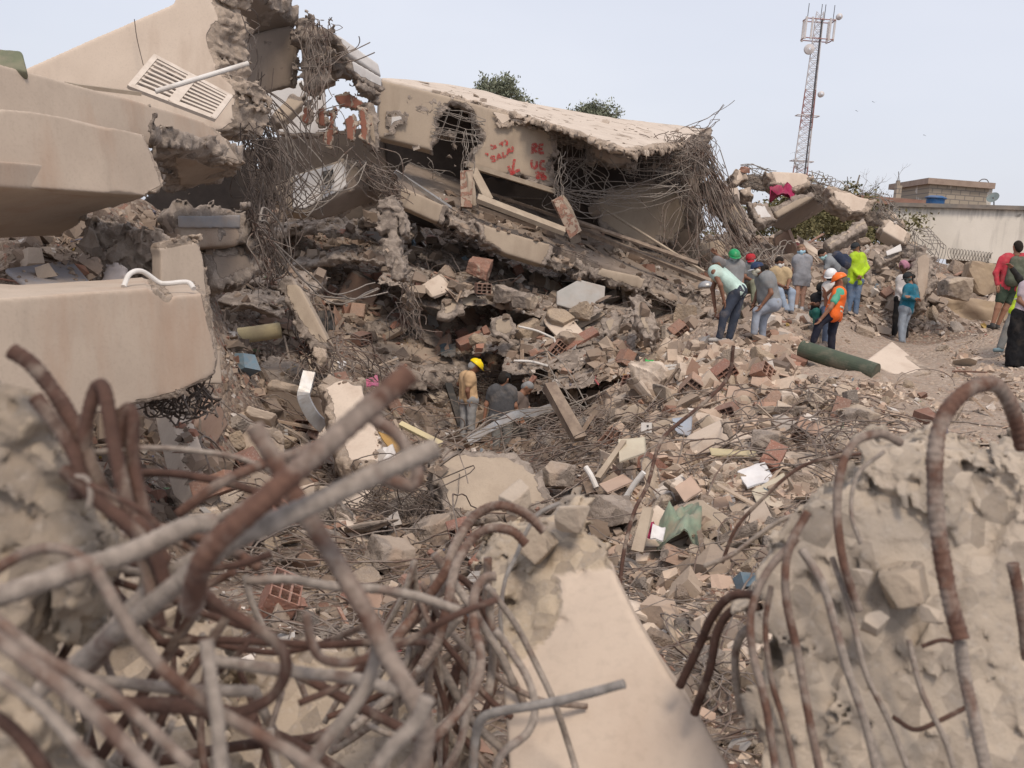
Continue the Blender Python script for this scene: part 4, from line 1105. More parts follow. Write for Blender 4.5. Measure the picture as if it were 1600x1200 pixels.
NOGO = [(-300, 60, 395, 330), (240, -50, 600, 130), (-300, 440, 350, 660), (1330, 525, 1470, 600), (596, 110, 1100, 300), (415, 240, 600, 340), (690, 706, 850, 795), (508, 600, 586, 722), (1248, 536, 1375, 588)]
LEGS = [(1090, 440, 1225, 560), (1250, 430, 1335, 575), (1225, 395, 1360, 515), (1385, 420, 1445, 565), (1530, 380, 1700, 600), (700, 580, 830, 730)]
def nogo(x, y): return any(a < x < c and b < y < d for a, b, c, d in NOGO)
def pal(px, py, z):
    r = rnd.random()
    if py > 520 and px > 950:   # pale mound
        base = rnd.choice([(.52,.43,.345), (.58,.485,.39), (.47,.375,.295), (.62,.54,.45), (.43,.35,.28), (.50,.38,.30)])
    elif py < 520 and px > 1080: base = rnd.choice([(.38,.32,.265), (.44,.37,.31), (.32,.27,.23), (.5,.44,.38)])
    else: base = rnd.choice([(.24,.195,.155), (.29,.235,.19), (.19,.155,.125), (.33,.27,.215), (.26,.20,.155), (.16,.125,.10), (.38,.32,.26)])
    red = .11 if (430 < py < 600 and 500 < px < 960) or (px < 480 and py > 430) else .03
    if r < red: base = rnd.choice([(.31,.155,.11), (.27,.14,.10), (.37,.23,.17), (.24,.125,.095)])
    elif r < red + .05: base = rnd.choice([(.66,.64,.61), (.60,.57,.53)])
    elif r < red + .085: base = rnd.choice([(.12,.095,.08), (.16,.12,.09)])
    elif r < red + .095: base = rnd.choice([(.12,.22,.30), (.18,.28,.17), (.5,.36,.1), (.42,.1,.12), (.1,.12,.2)])
    return np.array(base) * np.array([1.0, .955, .92]) * rnd.uniform(.62, 1.12)
def shard(kind, s):
    if kind == 0: d = np.array([rnd.uniform(.7, 1.3), rnd.uniform(.6, 1), rnd.uniform(.4, .8)]) * s
    elif kind == 1: d = np.array([rnd.uniform(1, 1.7), rnd.uniform(.7, 1.3), rnd.uniform(.08, .2)]) * s
    else: d = np.array([rnd.uniform(2, 4.5), rnd.uniform(.12, .3), rnd.uniform(.08, .2)]) * s
    return d
Vs, Cs = [], []
N = 0
tries = 0
while N < 52000 and tries < 150000:
    tries += 1
    px = rnd.uniform(-150, 1750)
    py = rnd.uniform(235, 1230)
    if py > 900 and rnd.random() < .4: continue
    if rnd.random() < .22: px, py = rnd.uniform(930, 1400), rnd.uniform(535, 780)
    if nogo(px, py): continue
    h = cast(px, py, 3.2)
    if h is None: continue
    p, n = h
    d = depth(p)
    if d > 34 or n[2] < .12: continue
    yard = px > 1280 and py > 500
    if vn(p[None] * .9, 40)[0] + .5 * vn(p[None] * 2.4, 41)[0] < -.25 and rnd.random() < .8: continue
    s = min(.30, max(.010, d / F * (rnd.lognormvariate(1.6 if px < 930 or py > 780 else 1.45, .8) if not yard else rnd.lognormvariate(1.3, .6))))
    k = rnd.choices((0, 1, 2), (.62, .28, .10))[0]
    dm = shard(k, s)
    if k == 2: dm = np.minimum(dm, .5)
    nn = unit(n + RG.normal(0, .45, 3))
    a = unit(np.cross(nn, RG.normal(0, 1, 3)))
    b = np.cross(nn, a)
    J = BOXV * (1 + RG.normal(0, .22, (8, 3)))
    J[4:, :2] *= rnd.uniform(.5, 1)
    V = p + n * dm[2] * rnd.uniform(.0, .5) + J[:, 0:1] * dm[0] * a + J[:, 1:2] * dm[1] * b + J[:, 2:3] * dm[2] * nn
    Vs.append(V)
    Cs.append(np.repeat(pal(px, py, p[2])[None], 8, 0))
    N += 1
# a thinner cover outside the picture, so that the field goes on to the sides
for _ in range(6000):
    x, y = rnd.uniform(-16, 18), rnd.uniform(1, 30)
    if abs(x / (y + .01)) < .5: continue
    z = float(hground([x], [y])[0])
    s = rnd.lognormvariate(-2.9, .5)
    M = rotm()
    V = np.array([x, y, z]) + (BOXV * (1 + RG.normal(0, .2, (8, 3))) * shard(rnd.choice((0, 0, 1)), s)) @ M.T
    Vs.append(V)
    Cs.append(np.repeat(pal(1100 if x > 0 else 500, 700, z)[None], 8, 0))
V = np.concatenate(Vs)
n_ = len(Vs)
Fq = (np.arange(n_)[:, None, None] * 8 + BOXF[None]).reshape(-1, 4)
obj('small_rubble', V, Fq, m_deb, kind='stuff', label='small mixed rubble of concrete, brick and plaster covering the ground and ledges', cat='rubble', col=np.concatenate(Cs))

# countable pieces
CCOL = {'dark grey': (.27,.245,.22), 'grey': (.35,.315,.28), 'beige': (.42,.35,.28), 'sandy': (.44,.36,.27), 'pale cream': (.52,.45,.37), 'dusty brown': (.33,.265,.21)}
ROCKS = []
for i in range(24):
    cn = list(CCOL)[i % 6]
    mm = bpy.data.materials.get('chunk_' + cn.replace(' ', '_')) or m_rand('chunk_' + cn.replace(' ', '_'), [(CCOL[cn][0] * .9, CCOL[cn][1] * .86, CCOL[cn][2] * .83)], bumpd=.045, sc=5)
    me_ = mesh('chunk_mesh', *rock((1, rnd.uniform(.6, 1), rnd.uniform(.4, .8)), 4, rnd.randint(4, 9), 100 + i, .07), [mm], False)
    me_['tone'] = cn
    me_['form'] = rnd.choice(('blocky', 'angular'))
    ROCKS.append(me_)
BR = []
for i in range(5):
    # hollow clay block fragment: open tubes between thin webs
    prt = []
    nx, ny = rnd.choice(((3, 2), (2, 3), (3, 3)))
    W_, H2 = .3, .2
    L = rnd.uniform(.12, .28)
    t_ = .012
    for k in range(nx + 1): prt.append(obox((-W_ / 2 + W_ * k / nx, 0, 0), np.array([t_, 0, 0]), np.array([0, L, 0]), np.array([0, 0, H2 - .002]), .002))
    for k in range(ny + 1): prt.append(obox((0, 0, -H2 / 2 + H2 * k / ny), np.array([W_ - .003, 0, 0]), np.array([0, L * .98, 0]), np.array([0, 0, t_]), .002))
    V, Fc = merge(prt)
    BR.append(mesh('block_mesh', V, Fc, [m_brick]))
    BR[-1]['tone'] = 'hollow'
BRs = [mesh('brick_mesh', *rock((.22, .13, .07), 3, 5, 300 + i, .05), [m_brick]) for i in range(5)]
for b_ in BRs: b_['tone'] = 'solid'
BR += BRs
BCOL = {'cream': (.50,.42,.33), 'white': (.60,.57,.53), 'brown': (.36,.265,.195), 'tan': (.44,.35,.265), 'grey': (.33,.315,.30), 'pinkish': (.47,.35,.28)}
BD = []
for i in range(18):
    n_c = rnd.randint(4, 6)
    an = sorted(rnd.uniform(0, 6.28) for _ in range(n_c))
    an = [(k + rnd.uniform(-.25, .25)) * 6.28 / n_c for k in range(n_c)]
    pt = [(math.cos(a) * .5, math.sin(a) * .5 * rnd.uniform(.5, .9)) for a in an]
    t_ = .03
    V = np.array([[x, y, t_] for x, y in pt] + [[x, y, -t_] for x, y in pt])
    n = n_c
    fs = [np.array([list(range(n))]), np.array([list(range(2 * n - 1, n - 1, -1))]), np.array([[i_, n + i_, n + (i_ + 1) % n, (i_ + 1) % n] for i_ in range(n)])]
    cn = list(BCOL)[i % 6]
    mm = bpy.data.materials.get('board_' + cn) or m_rand('board_' + cn, [BCOL[cn]], sc=5, bumpd=.004)
    BD.append(mesh('board_mesh', V, fs, [mm]))
    BD[-1]['tone'] = cn
    BD[-1]['form'] = {4: 'four cornered', 5: 'five cornered', 6: 'six cornered'}[n_c]
SCOL = {'brown': (.28,.20,.14), 'pale': (.42,.33,.25), 'dark': (.19,.14,.105), 'reddish': (.30,.165,.115)}
ST = []
for i in range(8):
    cn = list(SCOL)[i % 4]
    mm = bpy.data.materials.get('timber_' + cn) or m_rand('timber_' + cn, [SCOL[cn]], sc=7, bumpd=.006)
    ST.append(mesh('stick_mesh', *obox((0, 0, 0), np.array([1., 0, 0]), np.array([0, rnd.uniform(.04, .09), 0]), np.array([0, 0, rnd.uniform(.02, .05)]), .006), [mm]))
    ST[-1]['tone'] = cn
ZN = [('on the fallen floor slab', 600, 200, 1080, 450), ('on the rubble behind the standing people', 1080, 300, 1500, 500), ('in the levelled yard', 1300, 500, 1800, 680),
 ('on the rubble face left of the pit', 400, 400, 740, 600), ('on the rubble face under the edge beam', 740, 400, 1080, 600), ('in the pit beside the workers', 640, 600, 900, 710),
 ('on top of the pale mound', 900, 520, 1300, 640), ('in the wire band across the mound', 760, 640, 1400, 770), ('among the boards below the mound', 900, 770, 1400, 900),
 ('between the two big foreground blocks', 900, 900, 1400, 1300), ('below the lowest parapet', 0, 600, 640, 770), ('in the stony hollow behind the foreground bars', 0, 770, 900, 1300)]
def zone(px, py):
    for z_, x0, y0, x1, y1 in ZN:
        if x0 <= px < x1 and y0 <= py < y1:
            return z_ + ', ' + ('upper ', 'middle ', 'lower ')[min(2, int(3 * (py - y0) / (y1 - y0)))] + ('far left', 'left', 'centre', 'right', 'far right')[min(4, int(5 * (px - x0) / (x1 - x0)))]
    return 'at the edge of the rubble field'
SEEN = {}
def scatter(name, label, cat, group, meshes, count, boxes, pxs, cap, squash=1.0, flat=False, lo=3.4):
    k = 0
    t = 0
    while k < count and t < count * 12:
        t += 1
        x0, y0, x1, y1 = rnd.choices([b[:4] for b in boxes], [b[4] for b in boxes])[0]
        px, py = rnd.uniform(x0, x1), rnd.uniform(y0, y1)
        if nogo(px, py) or any(a < px < c and b < py < e for a, b, c, e in LEGS): continue
        h = cast(px, py, lo)
        if h is None: continue
        p, n = h
        d = depth(p)
        if d > 33 or n[2] < .1: continue
        s = min(cap, d / F * rnd.uniform(*pxs) * rnd.choice((.6, .8, 1, 1)))
        ms = [m for m in meshes if m.get('tone') in ('pale cream', 'sandy', 'beige', 'cream painted', 'cream', 'tan', 'hollow', 'pale', 'board marked grey')] if (px > 950 and 520 < py < 800 and rnd.random() < .8) else meshes
        o = bpy.data.objects.new(name, rnd.choice(ms or meshes))
        COL.objects.link(o)
        q = Vector(unit(n + RG.normal(0, .35 if flat else .8, 3))).to_track_quat('Z', 'Y') @ Quaternion((0, 0, 1), rnd.uniform(0, 6.28))
        o.rotation_mode = 'QUATERNION'
        o.rotation_quaternion = q
        o.scale = (s, s * rnd.uniform(.8, 1.1), s * squash)
        o.location = p + n * s * .12
        sz = 'small' if s * F / d < pxs[0] * .9 + 6 else ('large' if s * F / d > pxs[1] * .6 else 'mid sized')
        if cap == 1.0 and pxs[0] > 1000: sz = 'broken'
        lb = '%s %s %s' % (sz, (o.data.get('tone', '') + ' ' + o.data.get('form', '')).strip() + ' ' + label if 'tone' in o.data else label, zone(px, py))
        lb = ' '.join(lb.replace('terracotta ', '').split()[:16])
        if lb in SEEN and SEEN[lb] < 40:
            SEEN[lb] += 1
            bpy.data.objects.remove(o)
            continue
        SEEN[lb] = 1
        tag(o, lb, cat, group)
        k += 1
MID = [(420, 430, 1080, 700, 3), (950, 560, 1350, 880, 3), (420, 760, 760, 1060, 2), (980, 820, 1200, 1180, 2), (1080, 380, 1500, 500, 1.2), (300, 640, 640, 860, 1.5), (1330, 500, 1700, 660, .6), (640, 240, 1080, 440, .8)]
scatter('rubble_chunk', 'concrete chunk', 'concrete chunk', 'loose concrete chunks', ROCKS, 290, MID, (16, 54), .55)
BIG = []
for i in range(14):
    mm, tn = ((m_raw, 'board marked grey'), (m_creamp, 'cream painted'), (m_stone, 'rough broken'), (m_rawd, 'dusty grey'), (m_cream, 'pale cream'), (m_redc, 'reddish'))[i % 6]
    V_, F_ = rock((1, rnd.uniform(.5, .9), rnd.uniform(.12, .24)), 5, rnd.randint(5, 9), 700 + i, .04, .9)
    me_ = mesh('slab_mesh', V_, F_, [mm], True, attr={'brk': np.clip((np.abs(V_[:, 0]) * 2 - .72) * 4 + .5 * fbm(V_ * 6, 3, i), 0, 1)})
    me_['tone'] = tn
    me_['form'] = rnd.choice(('wide', 'squarish', 'tapered'))
    BIG.append(me_)
scatter('slab_fragment', 'slab fragment', 'slab fragment', 'tumbled slab fragments', BIG, 120, [(420, 430, 1080, 660, 3), (950, 600, 1350, 880, 2), (420, 760, 760, 1060, 1.5), (980, 820, 1200, 1100, 1), (1080, 390, 1500, 500, 1.6), (300, 640, 640, 860, 1.5)], (40, 105), 1.5, 1.0)
scatter('clay_block_fragment', 'terracotta brick piece', 'brick', 'loose brick pieces', BR, 60, [(420, 430, 1080, 620, 4), (950, 560, 1350, 800, .8), (300, 600, 640, 860, 2), (420, 780, 760, 1000, 1), (1080, 380, 1500, 500, 1)], (1400, 1600), 1.0)
scatter('board_fragment', 'board piece', 'board', 'loose board and tile pieces', BD, 295, MID + [(950, 560, 1330, 800, 5)], (12, 50), .55, .35, True)
scatter('timber_piece', 'timber stick', 'timber', 'loose timber sticks', ST, 130, MID, (30, 130), 1.3, .8, True)

# crumbs on the roof and along the upper parapet
prt, cc = [], []
for reg, n_, mx in (((600, 118, 1110, 262), 900, .16), ((70, 100, 350, 215), 420, .14)):
    for _ in range(n_):
        h = BV.ray_cast(Vector(CAM), Vector(P(rnd.uniform(reg[0], reg[2]), rnd.uniform(reg[1], reg[3]), 1) - CAM).normalized(), 60)
        if h[0] is None or abs(h[1].z) < .5: continue
        p = np.array(h[0])
        if rnd.random() > .35 + .5 * vn(p[None] * 1.1, 9)[0] + (.3 if reg[0] < 500 else 0): continue
        s_ = min(mx, rnd.lognormvariate(-3.2, .7))
        prt.append((p + (BOXV * (1 + RG.normal(0, .2, (8, 3))) * shard(rnd.choice((0, 1, 1)), s_)) @ rotm(RG, .15).T + np.array([0, 0, s_ * .1]), BOXF))
        cc.append(np.repeat(np.array(rnd.choice([(.6, .52, .44), (.5, .43, .36), (.42, .36, .3)]))[None], 8, 0))
V, Fc = merge(prt)
obj('roof_crumbs', V, Fc, m_deb, kind='stuff', label='loose crumbs and flakes lying on the fallen roof and the upper parapet', cat='rubble', col=np.concatenate(cc))
# ---------------------------------------------------------------- wire litter and rebar tangles
def wander(p, d, L, step, curl, grav=0.0, g=rnd):
    pts = [np.array(p, float)]
    d = unit(d)
    k = np.array([g.gauss(0, 1), g.gauss(0, 1), g.gauss(0, 1)]) * curl
    for i in range(int(L / step)):
        d = unit(d + np.cross(k, d) * step + np.array([g.gauss(0, .06), g.gauss(0, .06), g.gauss(0, .06) - grav * step]))
        if g.random() < .05: k = np.array([g.gauss(0, 1), g.gauss(0, 1), g.gauss(0, 1)]) * curl
        pts.append(pts[-1] + d * step)
    return np.array(pts)
def litter(name, label, boxes, count, mt, r=(.0035, .007), L=(.5, 2.2), lift=.12):
    prt = []
    t = 0
    while len(prt) < count and t < count * 5:
        t += 1
        x0, y0, x1, y1 = rnd.choices([b[:4] for b in boxes], [b[4] for b in boxes])[0]
        px, py = rnd.uniform(x0, x1), rnd.uniform(y0, y1)
        if nogo(px, py) or any(a < px < c and b < py < e for a, b, c, e in LEGS): continue
        h = cast(px, py, 3.4)
        if h is None: continue
        p, n = h
        d = depth(p)
        if d > 32: continue
        pl = rnd.uniform(*L)
        w_ = wander(p, np.array([rnd.gauss(0, 1), rnd.gauss(0, .6), rnd.gauss(0, .12)]), pl, pl / 12, rnd.uniform(.2, 2.2))
        zz = p[2] + (w_[:, 2] - p[2]) * .3
        gz = hground(w_[:, 0], w_[:, 1])
        hh = abs(rnd.gauss(.03, lift))
        off = max(0, p[2] - float(hground([p[0]], [p[1]])[0]))
        w_[:, 2] = np.maximum(zz * .4 + (gz + off) * .6 + hh * np.sin(np.linspace(0, 3.1, len(w_))) + .02, gz + .01)
        prt.append(tube(w_, max(rnd.uniform(*r), d * .00021), 4, False))
    V, Fc = merge(prt)
    return obj(name, V, Fc, mt, kind='stuff', label=label, cat='wire')
litter('wire_litter', 'thin bent grey brown wires strewn over the whole rubble field', [(380, 420, 1000, 700, 4), (950, 600, 1400, 900, 2), (400, 780, 760, 1080, 2), (980, 850, 1200, 1200, 1.4), (1080, 380, 1500, 500, 1), (600, 240, 1080, 440, 1)], 620, m_wire)
litter('wire_litter', 'thicker band of tangled bars across the front edge of the mound', [(640, 660, 1000, 730, 2), (880, 620, 1340, 740, 3), (600, 700, 900, 820, 1.3), (340, 730, 560, 900, 1)], 300, m_wire, (.006, .010), (1.0, 3.2), .22)
# ---------------------------------------------------------------- exposed reinforcement
def pathrand(a, b, bow, n=9, wob=.03):
    t = np.linspace(0, 1, n)[:, None]
    k = RG.normal(0, 1, 3) * np.array(bow)
    k2 = RG.normal(0, .4, 3) * np.array(bow)
    p = a * (1 - t) + b * t + np.sin(math.pi * t) * k + np.sin(2 * math.pi * t) * k2
    return smooth_path(p + RG.normal(0, wob, p.shape) * np.sin(math.pi * t) ** .5, .12)
def strand_paths(A, B, n, bow=(.15, .15, .15), sag=0.0, wob=.02):
    out = []
    for _ in range(n):
        a = P(A[0] + rnd.gauss(0, 1) * A[3] * .5, A[1] + rnd.gauss(0, 1) * A[4] * .5, A[2] + rnd.gauss(0, .15))
        b = P(B[0] + rnd.gauss(0, 1) * B[3] * .5, B[1] + rnd.gauss(0, 1) * B[4] * .5, B[2] + rnd.gauss(0, .15))
        p = pathrand(a, b, bow, 8, wob)
        t = np.linspace(0, 1, len(p))
        p[:, 2] -= sag * np.sin(math.pi * t)
        out.append(p)
    return out
m_red1 = m_conc('brick_render_mix', ((.36,.28,.22), (.42,.34,.27)), ((.27,.145,.105), (.33,.2,.15)), patch=.5, pscale=7, stain=.2)
def tangle(name, label, specs, mt=m_wire, r=.008, sides=4):
    """a dense knot of bars that nobody could count"""
    prt = []
    for s in specs:
        for p in strand_paths(*s): prt.append(tube(p, r * rnd.uniform(.7, 1.3), sides, False))
    V, Fc = merge(prt)
    return obj(name, V, Fc, mt, kind='stuff', label=label, cat='rebar')
def bundle(name, label, specs, mt=m_wire, r=.009, group=None):
    """countable bars that belong together: each bar a part"""
    ps = [p for s in specs for p in strand_paths(*s)]
    t = thing(name, label, 'rebar', np.mean([p[0] for p in ps], 0), group)
    for p in ps: obj('bar', *tube(p, r * rnd.uniform(.85, 1.15), 5), mt, t)
    return t
def cage(parent, A, B, hs, n=8, stir=5, dp=.3, r=.008, sag=.06, mt=m_wire):
    """bars that cross a crushed joint, with stirrups"""
    a, b = P(*A), P(*B)
    ax = unit(b - a)
    up = unit(np.array([0, 0, 1]) - ax * ax[2])
    sd = np.cross(ax, up)
    for k in range(n):
        u, v = rnd.uniform(-1, 1) * hs, rnd.uniform(-.2, 1) * dp
        if k < 4: u = (-hs, hs)[k % 2]
        o_ = up * u + sd * v * (1 if sd @ f0 > 0 else -1)
        p = pathrand(a + o_ - ax * .12, b + o_ * rnd.uniform(.7, 1.1) + ax * .12, (sag, sag, sag), 7, .012)
        obj('bar', *tube(p, r, 5), mt, parent)
    for k in range(stir):
        c = a + (b - a) * (k + .5) / stir
        v0 = sd * (1 if sd @ f0 > 0 else -1)
        tl = ax * rnd.gauss(0, .06)
        loop = [c + up * hs * 1.1 + tl, c + up * hs * 1.05 + v0 * dp, c - up * hs * 1.1 + v0 * dp - tl, c - up * hs * 1.1 - tl - v0 * .04, c + up * hs * 1.1 + tl - v0 * .04]
        obj('stirrup', *tube(smooth_path(np.array(loop) + RG.normal(0, .015, (5, 3)), .08), r * .7, 4), mt, parent)
m_wirel = m_steel('pale_dusty_wire', c=((.15, .12, .10), (.2, .16, .13)), dust=(.32, .285, .25), thr=.40, sc=9)
cage(roof, (684, 192, 21.55), (748, 205, 21.7), .30, 11, 3, .12, .008, .07, m_wirel)
cage(roof, (864, 228, 22.3), (928, 238, 22.8), .26, 9, 8, .2, .008, .04, m_wirel)
cage(roof, (985, 250, 23.1), (1080, 258, 23.8), .30, 12, 10, .3, .008, .07, m_wirel)
cage(fl, (692, 338, 20.95), (748, 362, 21.1), .22, 10, 6, .3, .010, .05)
cage(fl, (860, 398, 21.4), (928, 425, 21.6), .20, 12, 8, .3, .010, .06)
cage(fl, (1010, 448, 21.8), (1120, 490, 21.9), .22, 14, 8, .3, .010, .14)
FRJ = [((1160, 274, 26.7), (1202, 282, 26.5), .26, 'bar cage between the two cream top beams of the broken frame'), ((1262, 284, 26.3), (1302, 304, 26), .3, 'bar cage at the top corner of the broken frame'),
       ((1360, 322, 25.9), (1390, 348, 25.4), .3, 'bar cage between the two sloping cream beams'), ((1422, 374, 24.8), (1448, 402, 23.8), .28, 'bar cage over the broken column by the pink headscarf')]
for A, B, hs, lab in FRJ:
    t = thing('rebar_cage', lab, 'rebar cage', P(*A), 'cages at the joints of the broken frame')
    cage(t, A, B, hs, 14, 6, .4, .011, .12, m_wirel)
    c = (np.array(A) + np.array(B)) / 2
    mm = P(*c)
    V, Fc = rock((.65, .5, .4), 4, 6, int(c[0]), .16)
    obj('crushed_core', V + mm + np.array([0, .35, -.1]), Fc, m_stone, t, attr={'brk': np.ones(len(V))})
# hanging pieces on bars
for (x0, y0, x1, y1, d, sd_, lab) in ((727, 268, 730, 322, 21.3, 1, 'hollow brick pier piece hanging left of the red spray letters'), (872, 312, 897, 362, 21.6, 2, 'hollow brick pier piece hanging below the red number')):
    t = thing('hanging_brick_pier', lab, 'brick pier', P(x0, y0, d), 'hanging brick pier pieces')
    a, b = P(x0, y0, d), P(x1, y1, d)
    ax = unit(b - a)
    s_ = unit(np.cross(ax, f0))
    Vv, Fc = obox((a + b) / 2, ax * np.linalg.norm(b - a) * 1.05, s_ * .25, np.array([0, .2, 0]), .03)
    obj('brick_core', Vv, Fc, m_red1, t, attr={'brk': np.zeros(8)})
    V, Fc = rock((.2, .22, np.linalg.norm(b - a)), 4, 6, 50 + sd_, .08)
    q = np.array(Vector(ax).to_track_quat('Z', 'Y').to_matrix())
    obj('render_skin', V @ q.T + (a + b) / 2 + s_ * .08 * (1 if s_ @ RT > 0 else -1), Fc, m_raw, t, attr={'brk': np.zeros(len(V))})
    for k in range(6): obj('bar', *tube(pathrand(a + RG.normal(0, .06, 3), P(x0 + rnd.gauss(5, 6), y0 - 62 + rnd.gauss(0, 6), d), (.06, .03, .05)), .008, 5), m_wirel, t)
# knots
tangle('rebar_knot', 'long loose rebar hanging like hair from the torn wall edge beside the louvred shutter', [
    ((408, 150, 17, 22, 60), (425, 330, 17, 40, 50), 46, (.35, .2, .2)), ((385, 20, 16, 10, 30), (395, 80, 16, 20, 30), 4, (.12, .1, .1)), ((400, 220, 16.6, 24, 30), (450, 300, 17.5, 40, 30), 12, (.2, .2, .2), .2),
    ((390, 210, 15, 16, 30), (412, 265, 15.5, 30, 40), 24, (.15, .12, .15)), ((410, 240, 16, 30, 20), (432, 430, 15.6, 16, 20), 24, (.3, .2, .3))], m_wired, .009)
tangle('rebar_knot', 'rebar strands wrapped around the shattered column top', [((488, 40, 18.4, 22, 12), (490, 165, 18.4, 30, 30), 20, (.12, .1, .05)), ((475, 90, 18.3, 14, 30), (555, 85, 19, 40, 30), 5, (.2, .15, .1), .2), ((490, 34, 18.5, 30, 8), (505, 55, 18.5, 24, 8), 10, (.08, .08, .08))], m_wire, .009)
bundle('sagging_rebar', 'group of long bars sagging across the torn opening', [((405, 180, 17, 20, 20), (560, 250, 19, 40, 16), 9, (.3, .2, .15), 1.0), ((440, 190, 18, 10, 10), (500, 330, 19, 30, 10), 6, (.3, .2, .2), .2)], m_wirel, .011)
tangle('rebar_knot', 'crushed mass of bars at the right end of the switch box beam', [((562, 255, 19.8, 24, 24), (625, 310, 20.4, 20, 24), 40, (.15, .12, .15)), ((600, 300, 20.2, 10, 10), (626, 318, 20, 10, 10), 14, (.1, .1, .1)), ((500, 180, 19.3, 50, 30), (510, 240, 19.3, 40, 20), 9, (.2, .2, .2))], m_wire, .009)
tangle('rebar_knot', 'fringe of drooping bars pouring from the grey banded beam end', [((392, 335, 13.1, 10, 14), (428, 420, 15, 14, 30), 30, (.12, .1, .12), .1), ((398, 350, 13.2, 6, 20), (412, 440, 13.6, 20, 40), 26, (.15, .1, .1), .05)], m_wire, .008)
bundle('thick_cable', 'thick pale bars curving from the beam end across to the pier', [((404, 345, 13.4, 8, 8), (440, 428, 15.3, 8, 6), 6, (.12, .1, .12)), ((418, 370, 14, 8, 8), (592, 452, 17, 16, 8), 4, (.15, .1, .1), .45)], m_wirel, .013)
tangle('rebar_knot', 'bars fanning out below the hanging grey pier', [((630, 442, 19.4, 16, 4), (640, 475, 19.4, 16, 8), 18, (.05, .05, .05)), ((640, 475, 19.4, 16, 8), (636, 520, 19.4, 60, 20), 22, (.1, .1, .1))], m_wire, .009)
tangle('rebar_knot', 'huge brush of rusty bars falling from the right end of the fallen roof', [
    ((1050, 215, 23.6, 60, 14), (1060, 262, 23.6, 70, 20), 34, (.22, .15, .14)), ((1092, 225, 24, 20, 20), (1120, 330, 24, 30, 50), 36, (.25, .15, .15), .1),
    ((1098, 240, 24, 16, 20), (1190, 425, 23.4, 50, 20), 54, (.22, .15, .15), .3), ((1060, 250, 23.8, 30, 20), (1110, 400, 23.6, 60, 40), 16, (.4, .3, .3)),
    ((1080, 300, 24, 30, 30), (1060, 420, 23.2, 60, 20), 12, (.4, .3, .3))], m_wire, .009)
bundle('rebar_whisker', 'long thin bars sticking up into the sky from the roof end', [((1066, 200, 24.2, 10, 4), (1132, 163, 24.2, 20, 10), 3, (.15, .1, .1)), ((1080, 200, 24.2, 8, 4), (1118, 188, 24.2, 10, 4), 3, (.1, .1, .15)), ((1100, 215, 24.4, 6, 6), (1115, 250, 24.3, 6, 20), 5, (.15, .1, .1))], m_wire, .008)
tangle('rebar_knot', 'bars and wires hanging inside below the shattered roof band', [((900, 250, 22.6, 70, 10), (920, 310, 22.6, 90, 30), 20, (.15, .1, .12)), ((862, 290, 22.2, 10, 20), (910, 320, 22.2, 60, 16), 12, (.15, .1, .1), .2), ((880, 300, 22.2, 20, 6), (1060, 290, 23, 40, 20), 14, (.3, .2, .2), .25), ((670, 250, 21.5, 80, 10), (660, 275, 22, 90, 10), 7, (.15, .1, .1))], m_wirel, .008)
bundle('bent_bar_comb', 'comb of parallel bent bars above the green helmet', [((1150 + 9 * k, 418 - 2 * k, 22.6, 1, 1), (1172 + 9 * k, 395 - 2 * k, 23, 2, 2), 1, (.05, .05, .05), -.15) for k in range(9)], m_wirel, .013)
tangle('rebar_knot', 'dark fringe of bar ends under the far floor ledge', [((650, 585, 20.1, 130, 10), (655, 612, 20, 130, 14), 150, (.15, .1, .1)), ((610, 580, 19.8, 60, 10), (600, 640, 19, 80, 20), 40, (.3, .2, .2))], m_wired, .009)
tangle('rebar_knot', 'strands running down from the short pale column stump', [((498, 545, 14.8, 20, 10), (520, 600, 13.8, 50, 10), 40, (.2, .2, .2)), ((470, 470, 15.1, 20, 20), (500, 560, 14.8, 16, 20), 30, (.12, .1, .12)), ((500, 550, 14.8, 10, 10), (600, 590, 16, 40, 14), 18, (.2, .2, .2), -.2)], m_wire, .008)
tangle('rebar_knot', 'springy nest of dark wires left of the rust stained slab', [((600, 800, 10.6, 80, 40), (650, 850, 10.2, 80, 40), 130, (.35, .3, .25))], m_wired, .0055)
tangle('rebar_knot', 'bars bending down under the corner of the lowest parapet', [((310, 600, 7.9, 30, 10), (300, 650, 7.8, 50, 12), 20, (.08, .08, .08)), ((270, 620, 7.8, 40, 6), (250, 645, 7.8, 60, 10), 14, (.05, .05, .05))], m_wired, .007)
bundle('pit_bar', 'long pale bars arching over the pit in front of the workers', [((722, 690, 17, 8, 6), (800, 660, 17, 10, 6), 2, (.1, .1, .1), -.35), ((640, 720, 15.6, 20, 6), (900, 640, 16.6, 30, 6), 4, (.2, .1, .12), -.1), ((770, 700, 16.2, 20, 6), (985, 590, 16.8, 20, 6), 3, (.2, .1, .1)),
    ((820, 570, 19, 10, 4), (910, 640, 17, 20, 10), 4, (.2, .1, .2), -.35), ((855, 600, 17, 10, 6), (940, 680, 16, 20, 10), 4, (.2, .1, .1))], m_wirel, .010)
bundle('bottom_hook', 'short grey bar hook sticking up between the foreground blocks', [((1136, 1175, 5.4, 1, 1), (1137, 1130, 5.4, 1, 1), 1, (0, 0, 0), 0, 0), ((1137, 1129, 5.4, 1, 1), (1200, 1163, 5.3, 1, 1), 1, (0, 0, .0), -.03, 0)], m_wirel, .022)
